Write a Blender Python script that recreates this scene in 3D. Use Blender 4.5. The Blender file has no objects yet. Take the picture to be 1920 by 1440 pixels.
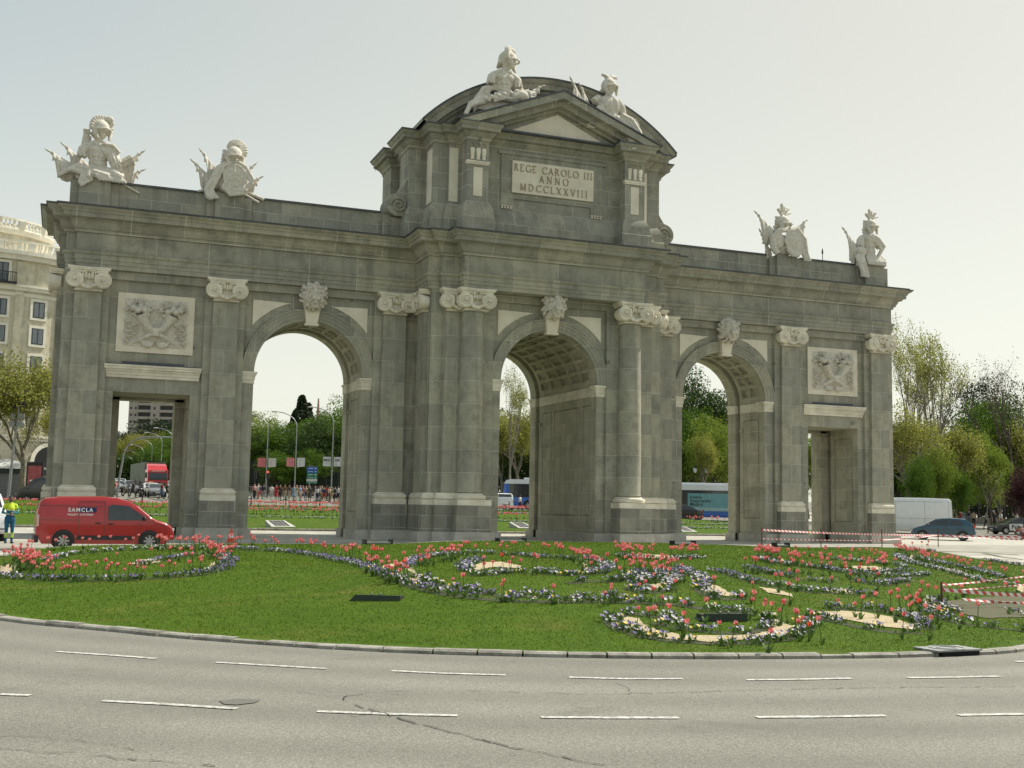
import bpy, bmesh, math, random
import numpy as np
from mathutils import Vector, Matrix
PI = math.pi
R = math.radians
rnd = random.Random(7)
scene = bpy.context.scene
COL = scene.collection

# ------------------------------------------------------------------ camera
SC = .946
CAMP = np.array([-23.49974658, -58.70306468, 1.74405974]) * SC
YAW, PIT, ROL = R(20.90574261), R(6.07455796), R(1.07506842)
FPX = 2184.9278
FW = np.array([math.sin(YAW)*math.cos(PIT), math.cos(YAW)*math.cos(PIT), math.sin(PIT)])
_r = np.array([math.cos(YAW), -math.sin(YAW), 0]); _u = np.cross(_r, FW)
RT = _r*math.cos(ROL) + _u*math.sin(ROL); UP = -_r*math.sin(ROL) + _u*math.cos(ROL)
cam = bpy.data.cameras.new("camera"); co = bpy.data.objects.new("camera", cam); COL.objects.link(co)
cam.sensor_width = 36; cam.lens = 36*FPX/1920; cam.clip_end = 3000; cam.clip_start = .2
M = Matrix.Identity(4)
for i in range(3):
    M[i][0], M[i][1], M[i][2], M[i][3] = RT[i], UP[i], -FW[i], CAMP[i]
co.matrix_world = M
scene.camera = co

# ------------------------------------------------------------------ sky and sun
SUN = Vector((.78, .15, 1.0)).normalized()
SUN_EL = math.asin(SUN.z)
w = bpy.data.worlds.new("World"); scene.world = w; w.use_nodes = True
nt = w.node_tree; bg = nt.nodes["Background"]
sky = nt.nodes.new("ShaderNodeTexSky"); sky.sky_type = 'NISHITA'; sky.sun_disc = False
sky.sun_elevation = SUN_EL; sky.sun_rotation = math.atan2(SUN.x, SUN.y)
sky.air_density = 1.0; sky.dust_density = 6.0; sky.ozone_density = 1.5; sky.altitude = 600
# spring haze: a pale veil over the clear sky, cooler away from the sun, creamier and brighter towards it and the horizon
tcw = nt.nodes.new("ShaderNodeTexCoord")
def wn(kind, op=None, **kw):
    n = nt.nodes.new(kind)
    if op: n.operation = op
    for k, v_ in kw.items(): n.inputs[int(k[1:])].default_value = v_
    return n
dp = wn("ShaderNodeVectorMath", 'DOT_PRODUCT'); nt.links.new(tcw.outputs['Generated'], dp.inputs[0]); dp.inputs[1].default_value = Vector((.93, .36, 0)).normalized()
mr = wn("ShaderNodeMapRange", _1=-.15, _2=.95); mr.interpolation_type = 'SMOOTHSTEP'; nt.links.new(dp.outputs['Value'], mr.inputs[0])
sx = wn("ShaderNodeSeparateXYZ"); nt.links.new(tcw.outputs['Generated'], sx.inputs[0])
mz = wn("ShaderNodeMapRange", _1=0., _2=.42, _3=1., _4=0.); mz.interpolation_type = 'SMOOTHSTEP'; nt.links.new(sx.outputs[2], mz.inputs[0])
cool = wn("ShaderNodeMix"); cool.data_type = 'RGBA'; cool.inputs[6].default_value = (5.1, 6.1, 6.3, 1); cool.inputs[7].default_value = (8.2, 8.1, 6.7, 1); nt.links.new(mr.outputs[0], cool.inputs[0])
hz = wn("ShaderNodeMix"); hz.data_type = 'RGBA'; hz.inputs[7].default_value = (10.4, 10.5, 8.9, 1); nt.links.new(cool.outputs[2], hz.inputs[6]); nt.links.new(mz.outputs[0], hz.inputs[0])
hs = wn("ShaderNodeMix"); hs.data_type = 'RGBA'; hs.inputs[0].default_value = .72
nt.links.new(sky.outputs[0], hs.inputs[6]); nt.links.new(hz.outputs[2], hs.inputs[7])
nt.links.new(hs.outputs[2], bg.inputs[0]); bg.inputs[1].default_value = .065
sl = bpy.data.lights.new("sun", 'SUN'); sl.energy = 3.4; sl.angle = R(.6); sl.color = (1, .945, .83)
so = bpy.data.objects.new("sun", sl); COL.objects.link(so)
so.rotation_euler = SUN.to_track_quat('Z', 'Y').to_euler(); so.location = (60, 10, 80)
scene.view_settings.view_transform = 'Standard'; scene.view_settings.look = 'None'
scene.view_settings.exposure = .75; scene.view_settings.gamma = 1

# ------------------------------------------------------------------ pixel helpers (give real positions in the place)
def ray(u, v): return FW + RT*(u-960)/FPX - UP*(v-720)/FPX
def at(u, v, d): return Vector(CAMP + ray(u, v)*d)
def gz(u, v, z=0):
    d = ray(u, v); return Vector(CAMP + d*((z-CAMP[2])/d[2]))
def sstep(t): t = min(1, max(0, t)); return t*t*(3-2*t)
def terr(x, y):
    t = .029*(min(y, 170)-6) - .002*max(-60, min(x, 60)) - .35*sstep((x-38)/16)
    return max(.5*(t+math.sqrt(t*t+.04))-.03, 0) - .3*(1-sstep((y+38)/26))
def col(u, d):
    """ground position under image column u at view depth d"""
    b = 0.0; p = at(u, 950, d)
    return Vector((p.x, p.y, terr(p.x, p.y)))

# ------------------------------------------------------------------ object helpers
def tag(o, label=None, cat=None, group=None, kind=None):
    if label: o['label'] = label
    if cat: o['category'] = cat
    if group: o['group'] = group
    if kind: o['kind'] = kind
    return o
def empty(name, loc=(0, 0, 0), rz=0, label=None, cat=None, group=None, parent=None):
    o = bpy.data.objects.new(name, None); COL.objects.link(o)
    o.location = loc; o.rotation_euler = (0, 0, rz); o.empty_display_size = .2
    if parent: o.parent = parent
    return tag(o, label, cat, group)
def copy_tree(o, parent=None):
    c = o.copy(); COL.objects.link(c)
    if parent: c.parent = parent
    for ch in o.children: copy_tree(ch, c)
    return c

class MB:
    def __init__(s): s.v = []; s.f = []; s.m = []
    def add(s, vs, fs, m=0):
        o = len(s.v); s.v += [tuple(p) for p in vs]; s.f += [tuple(i+o for i in f) for f in fs]; s.m += [m]*len(fs); return s
    def box(s, x0, x1, y0, y1, z0, z1, m=0):
        return s.add([(x0,y0,z0),(x1,y0,z0),(x1,y1,z0),(x0,y1,z0),(x0,y0,z1),(x1,y0,z1),(x1,y1,z1),(x0,y1,z1)],
                     [(0,3,2,1),(4,5,6,7),(0,1,5,4),(1,2,6,5),(2,3,7,6),(3,0,4,7)], m)
    def obox(s, c, ax, ay, az, hx, hy, hz, m=0):
        c = Vector(c); ax = Vector(ax).normalized()*hx; ay = Vector(ay).normalized()*hy; az = Vector(az).normalized()*hz
        vs = [c+ax*i+ay*j+az*k for k in (-1, 1) for i, j in ((-1,-1),(1,-1),(1,1),(-1,1))]
        return s.add(vs, [(0,3,2,1),(4,5,6,7),(0,1,5,4),(1,2,6,5),(2,3,7,6),(3,0,4,7)], m)
    def bar(s, a, b, t, m=0, t2=None):
        a = Vector(a); b = Vector(b); d = b-a
        up = Vector((0,0,1)) if abs(d.normalized().z) < .95 else Vector((0,1,0))
        x = d.cross(up).normalized(); y = x.cross(d).normalized()
        return s.obox((a+b)/2, d, x, y, d.length/2, t/2, (t2 or t)/2, m)
    def tube(s, pts, rad, n=8, m=0, caps=True, flat=None):
        pts = [Vector(p) for p in pts]
        if not isinstance(rad, (list, tuple)): rad = [rad]*len(pts)
        o = len(s.v); k = len(pts); prev = None
        for i, p in enumerate(pts):
            t = (pts[min(i+1, k-1)]-pts[max(i-1, 0)])
            if t.length < 1e-9: t = Vector((0,0,1))
            t.normalize()
            if prev is None:
                prev = t.cross(Vector((0,0,1))) if abs(t.z) < .9 else t.cross(Vector((0,1,0)))
            x = (prev - t*prev.dot(t)); x.normalize(); y = t.cross(x); prev = x
            for j in range(n):
                a = 2*PI*j/n; s.v.append(tuple(p + (x*math.cos(a) + y*math.sin(a)*(flat or 1))*rad[i]))
        for i in range(k-1):
            for j in range(n):
                s.f.append((o+i*n+j, o+i*n+(j+1)%n, o+(i+1)*n+(j+1)%n, o+(i+1)*n+j)); s.m.append(m)
        if caps:
            s.f.append(tuple(o+j for j in range(n))[::-1]); s.m.append(m)
            s.f.append(tuple(o+(k-1)*n+j for j in range(n))); s.m.append(m)
        return s
    def lathe(s, prof, c=(0,0,0), n=24, m=0, a0=0, a1=2*PI, axis='z'):
        full = abs(a1-a0-2*PI) < 1e-6; k = n if full else n+1; o = len(s.v)
        for r, z in prof:
            for j in range(k):
                a = a0+(a1-a0)*j/n
                q = (r*math.cos(a), r*math.sin(a), z)
                if axis == 'y': q = (q[0], z, q[1])
                if axis == 'x': q = (z, q[0], q[1])
                s.v.append((c[0]+q[0], c[1]+q[1], c[2]+q[2]))
        for i in range(len(prof)-1):
            for j in range(n if full else n):
                b = (j+1) % k
                if not full and j+1 >= k: continue
                s.f.append((o+i*k+j, o+i*k+b, o+(i+1)*k+b, o+(i+1)*k+j)); s.m.append(m)
        return s
    def ell(s, c, r, n=10, k=7, m=0, mat=None):
        o = len(s.v); c = Vector(c)
        for i in range(k+1):
            th = PI*i/k
            for j in range(n):
                a = 2*PI*j/n; q = Vector((r[0]*math.sin(th)*math.cos(a), r[1]*math.sin(th)*math.sin(a), r[2]*math.cos(th)))
                if mat: q = mat @ q
                s.v.append(tuple(c+q))
        for i in range(k):
            for j in range(n):
                s.f.append((o+i*n+j, o+(i+1)*n+j, o+(i+1)*n+(j+1)%n, o+i*n+(j+1)%n)); s.m.append(m)
        return s
    def prism(s, poly, a, b, axis='y', m=0):
        """poly of 2D points; axis y: poly in xz, extruded from y=a to y=b; z: poly in xy; x: poly in yz"""
        f = {'y': lambda p, t: (p[0], t, p[1]), 'z': lambda p, t: (p[0], p[1], t), 'x': lambda p, t: (t, p[0], p[1])}[axis]
        n = len(poly); vs = [f(p, a) for p in poly]+[f(p, b) for p in poly]
        fs = [tuple(range(n)), tuple(range(2*n-1, n-1, -1))]+[(i, i+n, (i+1)%n+n, (i+1)%n) for i in range(n)]
        return s.add(vs, fs, m)
    def sweep(s, path, prof, closed=True, m=0, capz=False):
        """mitred moulding: path (x,y) with the outside on its right hand, prof (out,z)"""
        n = len(path); o = len(s.v); K = len(prof)
        for i in range(n):
            p = Vector(path[i]); a = Vector(path[i-1]) if (closed or i) else None; b = Vector(path[(i+1)%n]) if (closed or i < n-1) else None
            d1 = (p-a).normalized() if a is not None else None; d2 = (b-p).normalized() if b is not None else None
            if d1 is None: d1 = d2
            if d2 is None: d2 = d1
            n1 = Vector((d1.y, -d1.x)); n2 = Vector((d2.y, -d2.x)); mm = (n1+n2)/(1+n1.dot(n2)+1e-9)
            for ou, z in prof: s.v.append((p.x+mm.x*ou, p.y+mm.y*ou, z))
        for i in range(n if closed else n-1):
            a = o+i*K; b = o+((i+1)%n)*K
            for j in range(K-1): s.f.append((a+j, b+j, b+j+1, a+j+1)); s.m.append(m)
        if not closed:
            s.f.append(tuple(o+j for j in range(K))); s.m.append(m)
            s.f.append(tuple(o+(n-1)*K+j for j in range(K))[::-1]); s.m.append(m)
        return s
    def mesh(s, name, mats, smooth=None):
        me = bpy.data.meshes.new(name); me.from_pydata(s.v, [], s.f)
        for mt in (mats if isinstance(mats, (list, tuple)) else [mats]): me.materials.append(mt)
        if any(s.m): me.polygons.foreach_set('material_index', s.m)
        if smooth is not None:
            me.polygons.foreach_set('use_smooth', [True]*len(me.polygons))
            me.update()
            if smooth < 180: me.set_sharp_from_angle(angle=R(smooth))
        me.update(); return me
    def build(s, name, mats, parent=None, smooth=None, loc=None, rz=0):
        o = bpy.data.objects.new(name, s.mesh(name, mats, smooth)); COL.objects.link(o)
        if parent: o.parent = parent
        if loc is not None: o.location = loc
        if rz: o.rotation_euler = (0, 0, rz)
        return o
def fixn(o):
    bm = bmesh.new(); bm.from_mesh(o.data); bmesh.ops.recalc_face_normals(bm, faces=bm.faces); bm.to_mesh(o.data); bm.free(); return o
def linkmesh(name, me, parent=None, loc=None, rz=0):
    o = bpy.data.objects.new(name, me); COL.objects.link(o)
    if parent: o.parent = parent
    if loc is not None: o.location = loc
    if rz: o.rotation_euler = (0, 0, rz)
    return o

# ------------------------------------------------------------------ materials
def nodes(name, rough=.6, metal=0):
    m = bpy.data.materials.new(name); m.use_nodes = True; t = m.node_tree
    b = t.nodes["Principled BSDF"]; b.inputs["Roughness"].default_value = rough; b.inputs["Metallic"].default_value = metal
    return m, t, b
def N(t, kind, **kw):
    n = t.nodes.new(kind)
    for k, v in kw.items():
        if k.startswith('i_'): n.inputs[int(k[2:])].default_value = v
        else: setattr(n, k, v)
    return n
def mix(t, fac, a, b, mode='MIX'):
    n = t.nodes.new("ShaderNodeMix"); n.data_type = 'RGBA'; n.blend_type = mode
    for i, x in ((0, fac), (6, a), (7, b)):
        if hasattr(x, 'is_output'): t.links.new(x, n.inputs[i])
        else: n.inputs[i].default_value = x if i == 0 else (*x, 1)
    return n.outputs[2]
def coords(t, kind='Object', scale=(1,1,1)):
    tc = t.nodes.new("ShaderNodeTexCoord"); mp = t.nodes.new("ShaderNodeMapping"); mp.inputs[3].default_value = scale
    t.links.new(tc.outputs[kind], mp.inputs[0]); return mp.outputs[0]
def noise(t, vec, sc, det=4, rough=.6, lo=.35, hi=.65):
    n = N(t, "ShaderNodeTexNoise"); n.inputs['Scale'].default_value = sc; n.inputs['Detail'].default_value = det; n.inputs['Roughness'].default_value = rough
    t.links.new(vec, n.inputs['Vector'])
    r = N(t, "ShaderNodeMapRange"); r.inputs[1].default_value = lo; r.inputs[2].default_value = hi
    t.links.new(n.outputs[0], r.inputs[0]); return r.outputs[0]
def bump(t, b, h, strength=.3, dist=.02, prev=None):
    n = N(t, "ShaderNodeBump"); n.inputs['Strength'].default_value = strength; n.inputs['Distance'].default_value = dist
    t.links.new(h, n.inputs['Height'])
    if prev: t.links.new(prev, n.inputs['Normal'])
    t.links.new(n.outputs[0], b.inputs['Normal']); return n.outputs[0]
def mat(name, c, rough=.6, metal=0, c2=None, sc=3., bs=0, bd=.02, coat=0, spec=None, kind='Object', det=4):
    m, t, b = nodes(name, rough, metal)
    v = coords(t, kind)
    c2 = c2 or tuple(x*.8 for x in c)
    t.links.new(mix(t, noise(t, v, sc, det), c, c2), b.inputs[0])
    if bs: bump(t, b, noise(t, v, sc*3, 3), bs, bd)
    if coat: b.inputs['Coat Weight'].default_value = coat; b.inputs['Coat Roughness'].default_value = .05
    if spec is not None: b.inputs['Specular IOR Level'].default_value = spec
    return m
def leafmat(name, c, c2, tr=.35):
    m, t, b = nodes(name, .55); v = coords(t)
    o = t.nodes.new("ShaderNodeObjectInfo")
    cc = mix(t, noise(t, v, .9, 2), c, c2)
    cc = mix(t, noise(t, v, 9., 1), cc, tuple(x*.55 for x in c))
    t.links.new(cc, b.inputs[0]); b.inputs['Specular IOR Level'].default_value = .25
    tl = N(t, "ShaderNodeBsdfTranslucent"); t.links.new(cc, tl.inputs[0])
    ms = N(t, "ShaderNodeMixShader"); ms.inputs[0].default_value = tr
    t.links.new(b.outputs[0], ms.inputs[1]); t.links.new(tl.outputs[0], ms.inputs[2])
    t.links.new(ms.outputs[0], t.nodes["Material Output"].inputs[0]); return m

def ashlar(name, ca, cb, cc, row=1.09, wid=1.9, mort=(.60,.59,.50), pits=True, msize=.012, off=0., yk=1.):
    """dressed stone blocks: tone changes per block, pale joints, small shrapnel pits, fine grain"""
    m, t, b = nodes(name, .85); L = t.links
    tc = N(t, "ShaderNodeTexCoord"); sp = N(t, "ShaderNodeSeparateXYZ"); L.new(tc.outputs['Object'], sp.inputs[0])
    ad = N(t, "ShaderNodeMath", operation='MULTIPLY_ADD', i_1=yk); L.new(sp.outputs[1], ad.inputs[0]); L.new(sp.outputs[0], ad.inputs[2])
    az = N(t, "ShaderNodeMath", operation='ADD', i_1=off); L.new(sp.outputs[2], az.inputs[0])
    cb_ = N(t, "ShaderNodeCombineXYZ"); L.new(ad.outputs[0], cb_.inputs[0]); L.new(az.outputs[0], cb_.inputs[1])
    br = N(t, "ShaderNodeTexBrick"); L.new(cb_.outputs[0], br.inputs['Vector'])
    br.inputs['Color1'].default_value = (0,0,0,1); br.inputs['Color2'].default_value = (1,1,1,1); br.inputs['Mortar'].default_value = (.5,.5,.5,1)
    br.inputs['Scale'].default_value = 1; br.inputs['Mortar Size'].default_value = msize; br.inputs['Mortar Smooth'].default_value = .4
    br.inputs['Brick Width'].default_value = wid; br.inputs['Row Height'].default_value = row; br.inputs['Bias'].default_value = 0
    br.offset = .5
    rp = N(t, "ShaderNodeValToRGB"); rp.color_ramp.interpolation = 'LINEAR'
    e = rp.color_ramp.elements; e[0].position = 0; e[0].color = (*ca, 1); e[1].position = 1; e[1].color = (*cc, 1)
    k = e.new(.45); k.color = (*cb, 1); k = e.new(.7); k.color = tuple(.5*(x+y) for x, y in zip(ca, cc))+(1,)
    L.new(br.outputs[0], rp.inputs[0])
    c = rp.outputs[0]; v = tc.outputs['Object']
    c = mix(t, noise(t, v, 1.1, 6, .7), c, tuple(x*.62 for x in cb), 'MIX'); t.nodes[-1]
    n1 = [n for n in t.nodes if n.type == 'MAP_RANGE'][-1]; n1.inputs[4].default_value = .55
    g = N(t, "ShaderNodeTexNoise"); g.inputs['Scale'].default_value = 22; g.inputs['Detail'].default_value = 3; L.new(v, g.inputs['Vector'])
    gm = N(t, "ShaderNodeMapRange"); gm.inputs[3].default_value = .78; gm.inputs[4].default_value = 1.22; L.new(g.outputs[0], gm.inputs[0])
    hv = N(t, "ShaderNodeVectorMath", operation='SCALE'); L.new(c, hv.inputs[0]); L.new(gm.outputs[0], hv.inputs['Scale']); c = hv.outputs[0]
    # rain streaks: noise stretched down the face
    st = N(t, "ShaderNodeMapping"); st.inputs[3].default_value = (1.6, 1.6, .12); L.new(v, st.inputs[0])
    c = mix(t, 0, c, tuple(x*.55 for x in cb)); mxn = t.nodes[-1]
    sn = noise(t, st.outputs[0], 1.5, 4, .6, .52, .8); ml = N(t, "ShaderNodeMath", operation='MULTIPLY', i_1=.8); L.new(sn, ml.inputs[0]); L.new(ml.outputs[0], mxn.inputs[0])
    # dark lichen and soot patches
    dk_ = N(t, 'ShaderNodeMath', operation='MULTIPLY', i_1=.36); L.new(noise(t, v, .55, 7, .75, .52, .66), dk_.inputs[0]); c = mix(t, dk_.outputs[0], c, tuple(x*.45 for x in cb))
    # pale joints, broken up
    jm = N(t, "ShaderNodeMath", operation='MULTIPLY'); L.new(br.outputs['Fac'], jm.inputs[0]); L.new(noise(t, v, .7, 3, .5, .3, .62), jm.inputs[1])
    c = mix(t, jm.outputs[0], c, mort)
    h = g.outputs[0]
    if pits:
        vo = N(t, "ShaderNodeTexVoronoi"); vo.inputs['Scale'].default_value = .95; vo.inputs['Randomness'].default_value = 1; L.new(v, vo.inputs['Vector'])
        s2 = N(t, "ShaderNodeSeparateColor"); L.new(vo.outputs['Color'], s2.inputs[0])
        rad = N(t, "ShaderNodeMapRange"); rad.inputs[1].default_value = .55; rad.inputs[2].default_value = 1; rad.inputs[3].default_value = -.02; rad.inputs[4].default_value = .11; L.new(s2.outputs[0], rad.inputs[0])
        lt = N(t, "ShaderNodeMath", operation='LESS_THAN'); L.new(vo.outputs['Distance'], lt.inputs[0]); L.new(rad.outputs[0], lt.inputs[1])
        ptm = N(t, "ShaderNodeMath", operation='MULTIPLY', i_1=.6); L.new(lt.outputs[0], ptm.inputs[0])
        c = mix(t, ptm.outputs[0], c, tuple(x*.35 for x in cb))
    L.new(c, b.inputs[0]); b.inputs['Specular IOR Level'].default_value = .25
    p = bump(t, b, h, .35, .012)
    iv = N(t, "ShaderNodeMath", operation='SUBTRACT', i_0=1.); L.new(br.outputs['Fac'], iv.inputs[1])
    bump(t, b, iv.outputs[0], .5, .012, p)
    return m
# ================================================================== the triumphal arch
def sculpt(name, mb, mt, voxel=.04, parent=None, it=2, loc=None, rz=0, fac=.5, detail=None):
    me = mb.mesh('tmp', mt); o = bpy.data.objects.new('tmp', me); COL.objects.link(o)
    md = o.modifiers.new('r', 'REMESH'); md.mode = 'VOXEL'; md.voxel_size = voxel
    if it:
        sm = o.modifiers.new('s', 'SMOOTH'); sm.iterations = it; sm.factor = fac
    dg = bpy.context.evaluated_depsgraph_get(); ne = bpy.data.meshes.new_from_object(o.evaluated_get(dg))
    bpy.data.objects.remove(o); bpy.data.meshes.remove(me)
    ne.name = name; ne.polygons.foreach_set('use_smooth', [True]*len(ne.polygons))
    ne.materials.clear(); ne.materials.append(mt)
    return linkmesh(name, ne, parent, loc, rz)
def stepgrid(mb, us, vs, H, P, m=0):
    nu, nv = len(us)-1, len(vs)-1
    h = [[H(i, j) for j in range(nv)] for i in range(nu)]
    for i in range(nu):
        for j in range(nv):
            mb.add([P(us[i], vs[j], h[i][j]), P(us[i+1], vs[j], h[i][j]), P(us[i+1], vs[j+1], h[i][j]), P(us[i], vs[j+1], h[i][j])], [(0,1,2,3)], m)
            if i+1 < nu and abs(h[i+1][j]-h[i][j]) > 1e-6:
                mb.add([P(us[i+1], vs[j], h[i][j]), P(us[i+1], vs[j], h[i+1][j]), P(us[i+1], vs[j+1], h[i+1][j]), P(us[i+1], vs[j+1], h[i][j])], [(0,1,2,3)], m)
            if j+1 < nv and abs(h[i][j+1]-h[i][j]) > 1e-6:
                mb.add([P(us[i], vs[j+1], h[i][j]), P(us[i+1], vs[j+1], h[i][j]), P(us[i+1], vs[j+1], h[i][j+1]), P(us[i], vs[j+1], h[i][j+1])], [(0,1,2,3)], m)

GA, GB, GC = (.382,.370,.298), (.312,.306,.25), (.435,.41,.315)
STONE = ashlar('grey ashlar', GA, GB, GC, 1.09, 1.9)
SHAFT = ashlar('grey shaft drums', GA, GB, GC, 1.09, 400., msize=.010)
STONE2 = ashlar('grey ashlar entablature', GA, GB, GC, 2.3, 2.35, off=.1, msize=.016, yk=0.)
STONE3 = ashlar('grey ashlar attic', tuple(x*.95 for x in GA), GB, tuple(x*.95 for x in GC), .78, 1.35, msize=.012)
JAMB = ashlar('passage stone', (.47,.445,.345), (.42,.40,.31), (.53,.495,.385), .62, 1.3, pits=False)
DARKSTONE = ashlar('pedestal stone', (.31,.30,.25), (.25,.245,.205), (.36,.34,.275), .62, 1.2)
PLINTH = mat('plinth granite', (.52,.50,.44), .8, c2=(.36,.34,.29), sc=1.2, bs=.4, bd=.02)
MARBLE = mat('white limestone', (.80,.75,.62), .75, c2=(.60,.55,.44), sc=1.6, bs=.25, bd=.012)
PANEL = mat('pinkish limestone', (.76,.70,.57), .75, c2=(.64,.58,.46), sc=1.1, bs=.15, bd=.006)
SCULPT = mat('sculpture limestone', (.66,.62,.535), .8, c2=(.50,.465,.39), sc=7, bs=.25, bd=.01)
LEAD = mat('lead flashing', (.045,.052,.062), .45, c2=(.09,.10,.105), sc=2., bs=.2, bd=.01)

arch = empty('triumphal_arch', (0, 0, 0), 0, 'grey granite triumphal arch with five openings and white trophies on top', 'monument')
YM = 1.85
def mir(path): return path+[(-x, y) for x, y in reversed(path)]
def closed_fp(front): return front+[(x, 2*YM-y) for x, y in reversed(front)]
F = closed_fp(mir([(-22.95,.45),(-22.7,.45),(-22.7,-.2),(-22.26,-.2),(-22.26,-.42),(-6.38,-.42),(-6.38,-2.55),(-5.76,-2.55),(-5.76,-2.8),(-4.87,-2.8),(-4.87,-3.45)]))
ent = [(-.5,12.075),(0,12.07),(0,12.27),(.03,12.275),(.03,12.45),(.06,12.455),(.06,12.66),(.12,12.70),(.15,12.82),(0.01,12.86),(0,13.64),(.09,13.67),(.11,13.78),(.2,13.84),(.2,13.90),(.28,14.0),(.30,14.12),(.34,14.14),(.34,14.22),(.62,14.26),(.62,14.45),(.66,14.46),(.70,14.56),(.82,14.63),(.86,14.70),(-.1,14.72)]
mb = MB(); mb.sweep(F, ent)
for b in ((-22.69,22.69,.06,3.64,12.0,14.69),(-6.3,6.3,-2.45,6.15,12.0,14.69),(-4.8,4.8,-3.4,7.1,12.1,14.69),(-6.37,6.37,-2.5,6.2,12.075,12.2),(-4.86,4.86,-3.44,7.14,12.075,12.2)): mb.box(*b)
entab = mb.build('entablature', STONE2, arch, 30)
mb = MB(); mb.sweep(F, [(.80,14.69),(.90,14.70),(.92,14.775),(.3,14.80),(-.6,14.84)]); mb.build('lead_flashing', LEAD, entab)

def opening_wall(mb, x0, x1, z1, y, ops, z0=0):
    """a vertical face at y from x0 to x1 with openings: (cx, half width, spring z, arched)"""
    x = x0
    for cx, r, zs, ar in sorted(ops):
        mb.add([(x,y,z0),(cx-r,y,z0),(cx-r,y,z1),(x,y,z1)], [(0,1,2,3)])
        if ar:
            n = 40; pts = [(cx-r*math.cos(PI*i/n), zs+r*math.sin(PI*i/n)) for i in range(n+1)]
            for i in range(n):
                (a, b), (c, d) = pts[i], pts[i+1]
                mb.add([(a,y,b),(c,y,d),(c,y,z1),(a,y,z1)], [(0,1,2,3)])
        else: mb.add([(cx-r,y,zs),(cx+r,y,zs),(cx+r,y,z1),(cx-r,y,z1)], [(0,1,2,3)])
        x = cx+r
    mb.add([(x,y,z0),(x1,y,z0),(x1,y,z1),(x,y,z1)], [(0,1,2,3)])
AX, AR, AS = 11.49, 2.613, 7.82
CR, CS = 2.59, 7.86
DX, DR, DT = 18.66, 1.695, 6.57
mb = MB()
for s in (-1, 1):
    for y in (0, 3.7):
        x0, x1 = (-22.7, -6.0) if s < 0 else (6.0, 22.7)
        opening_wall(mb, x0, x1, 12.07, y, [(s*AX, AR, AS, 1), (s*DX, DR, DT, 0)])
    mb.add([(s*22.7,0,0),(s*22.7,3.7,0),(s*22.7,3.7,12.07),(s*22.7,0,12.07)], [(0,1,2,3)])
    mb.box(min(s*22.95,s*22.7), max(s*22.95,s*22.7), .45, 3.25, 0, 12.07)
mb.build('wing_wall', STONE, arch)
mb = MB()
for y in (-2.5, 6.2): opening_wall(mb, -6.2, 6.2, 12.07, y, [(0, CR, CS, 1)])
for s in (-1, 1): mb.add([(s*6.2,-2.5,0),(s*6.2,6.2,0),(s*6.2,6.2,12.07),(s*6.2,-2.5,12.07)], [(0,1,2,3)])
mb.build('centre_wall', STONE, arch)

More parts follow.
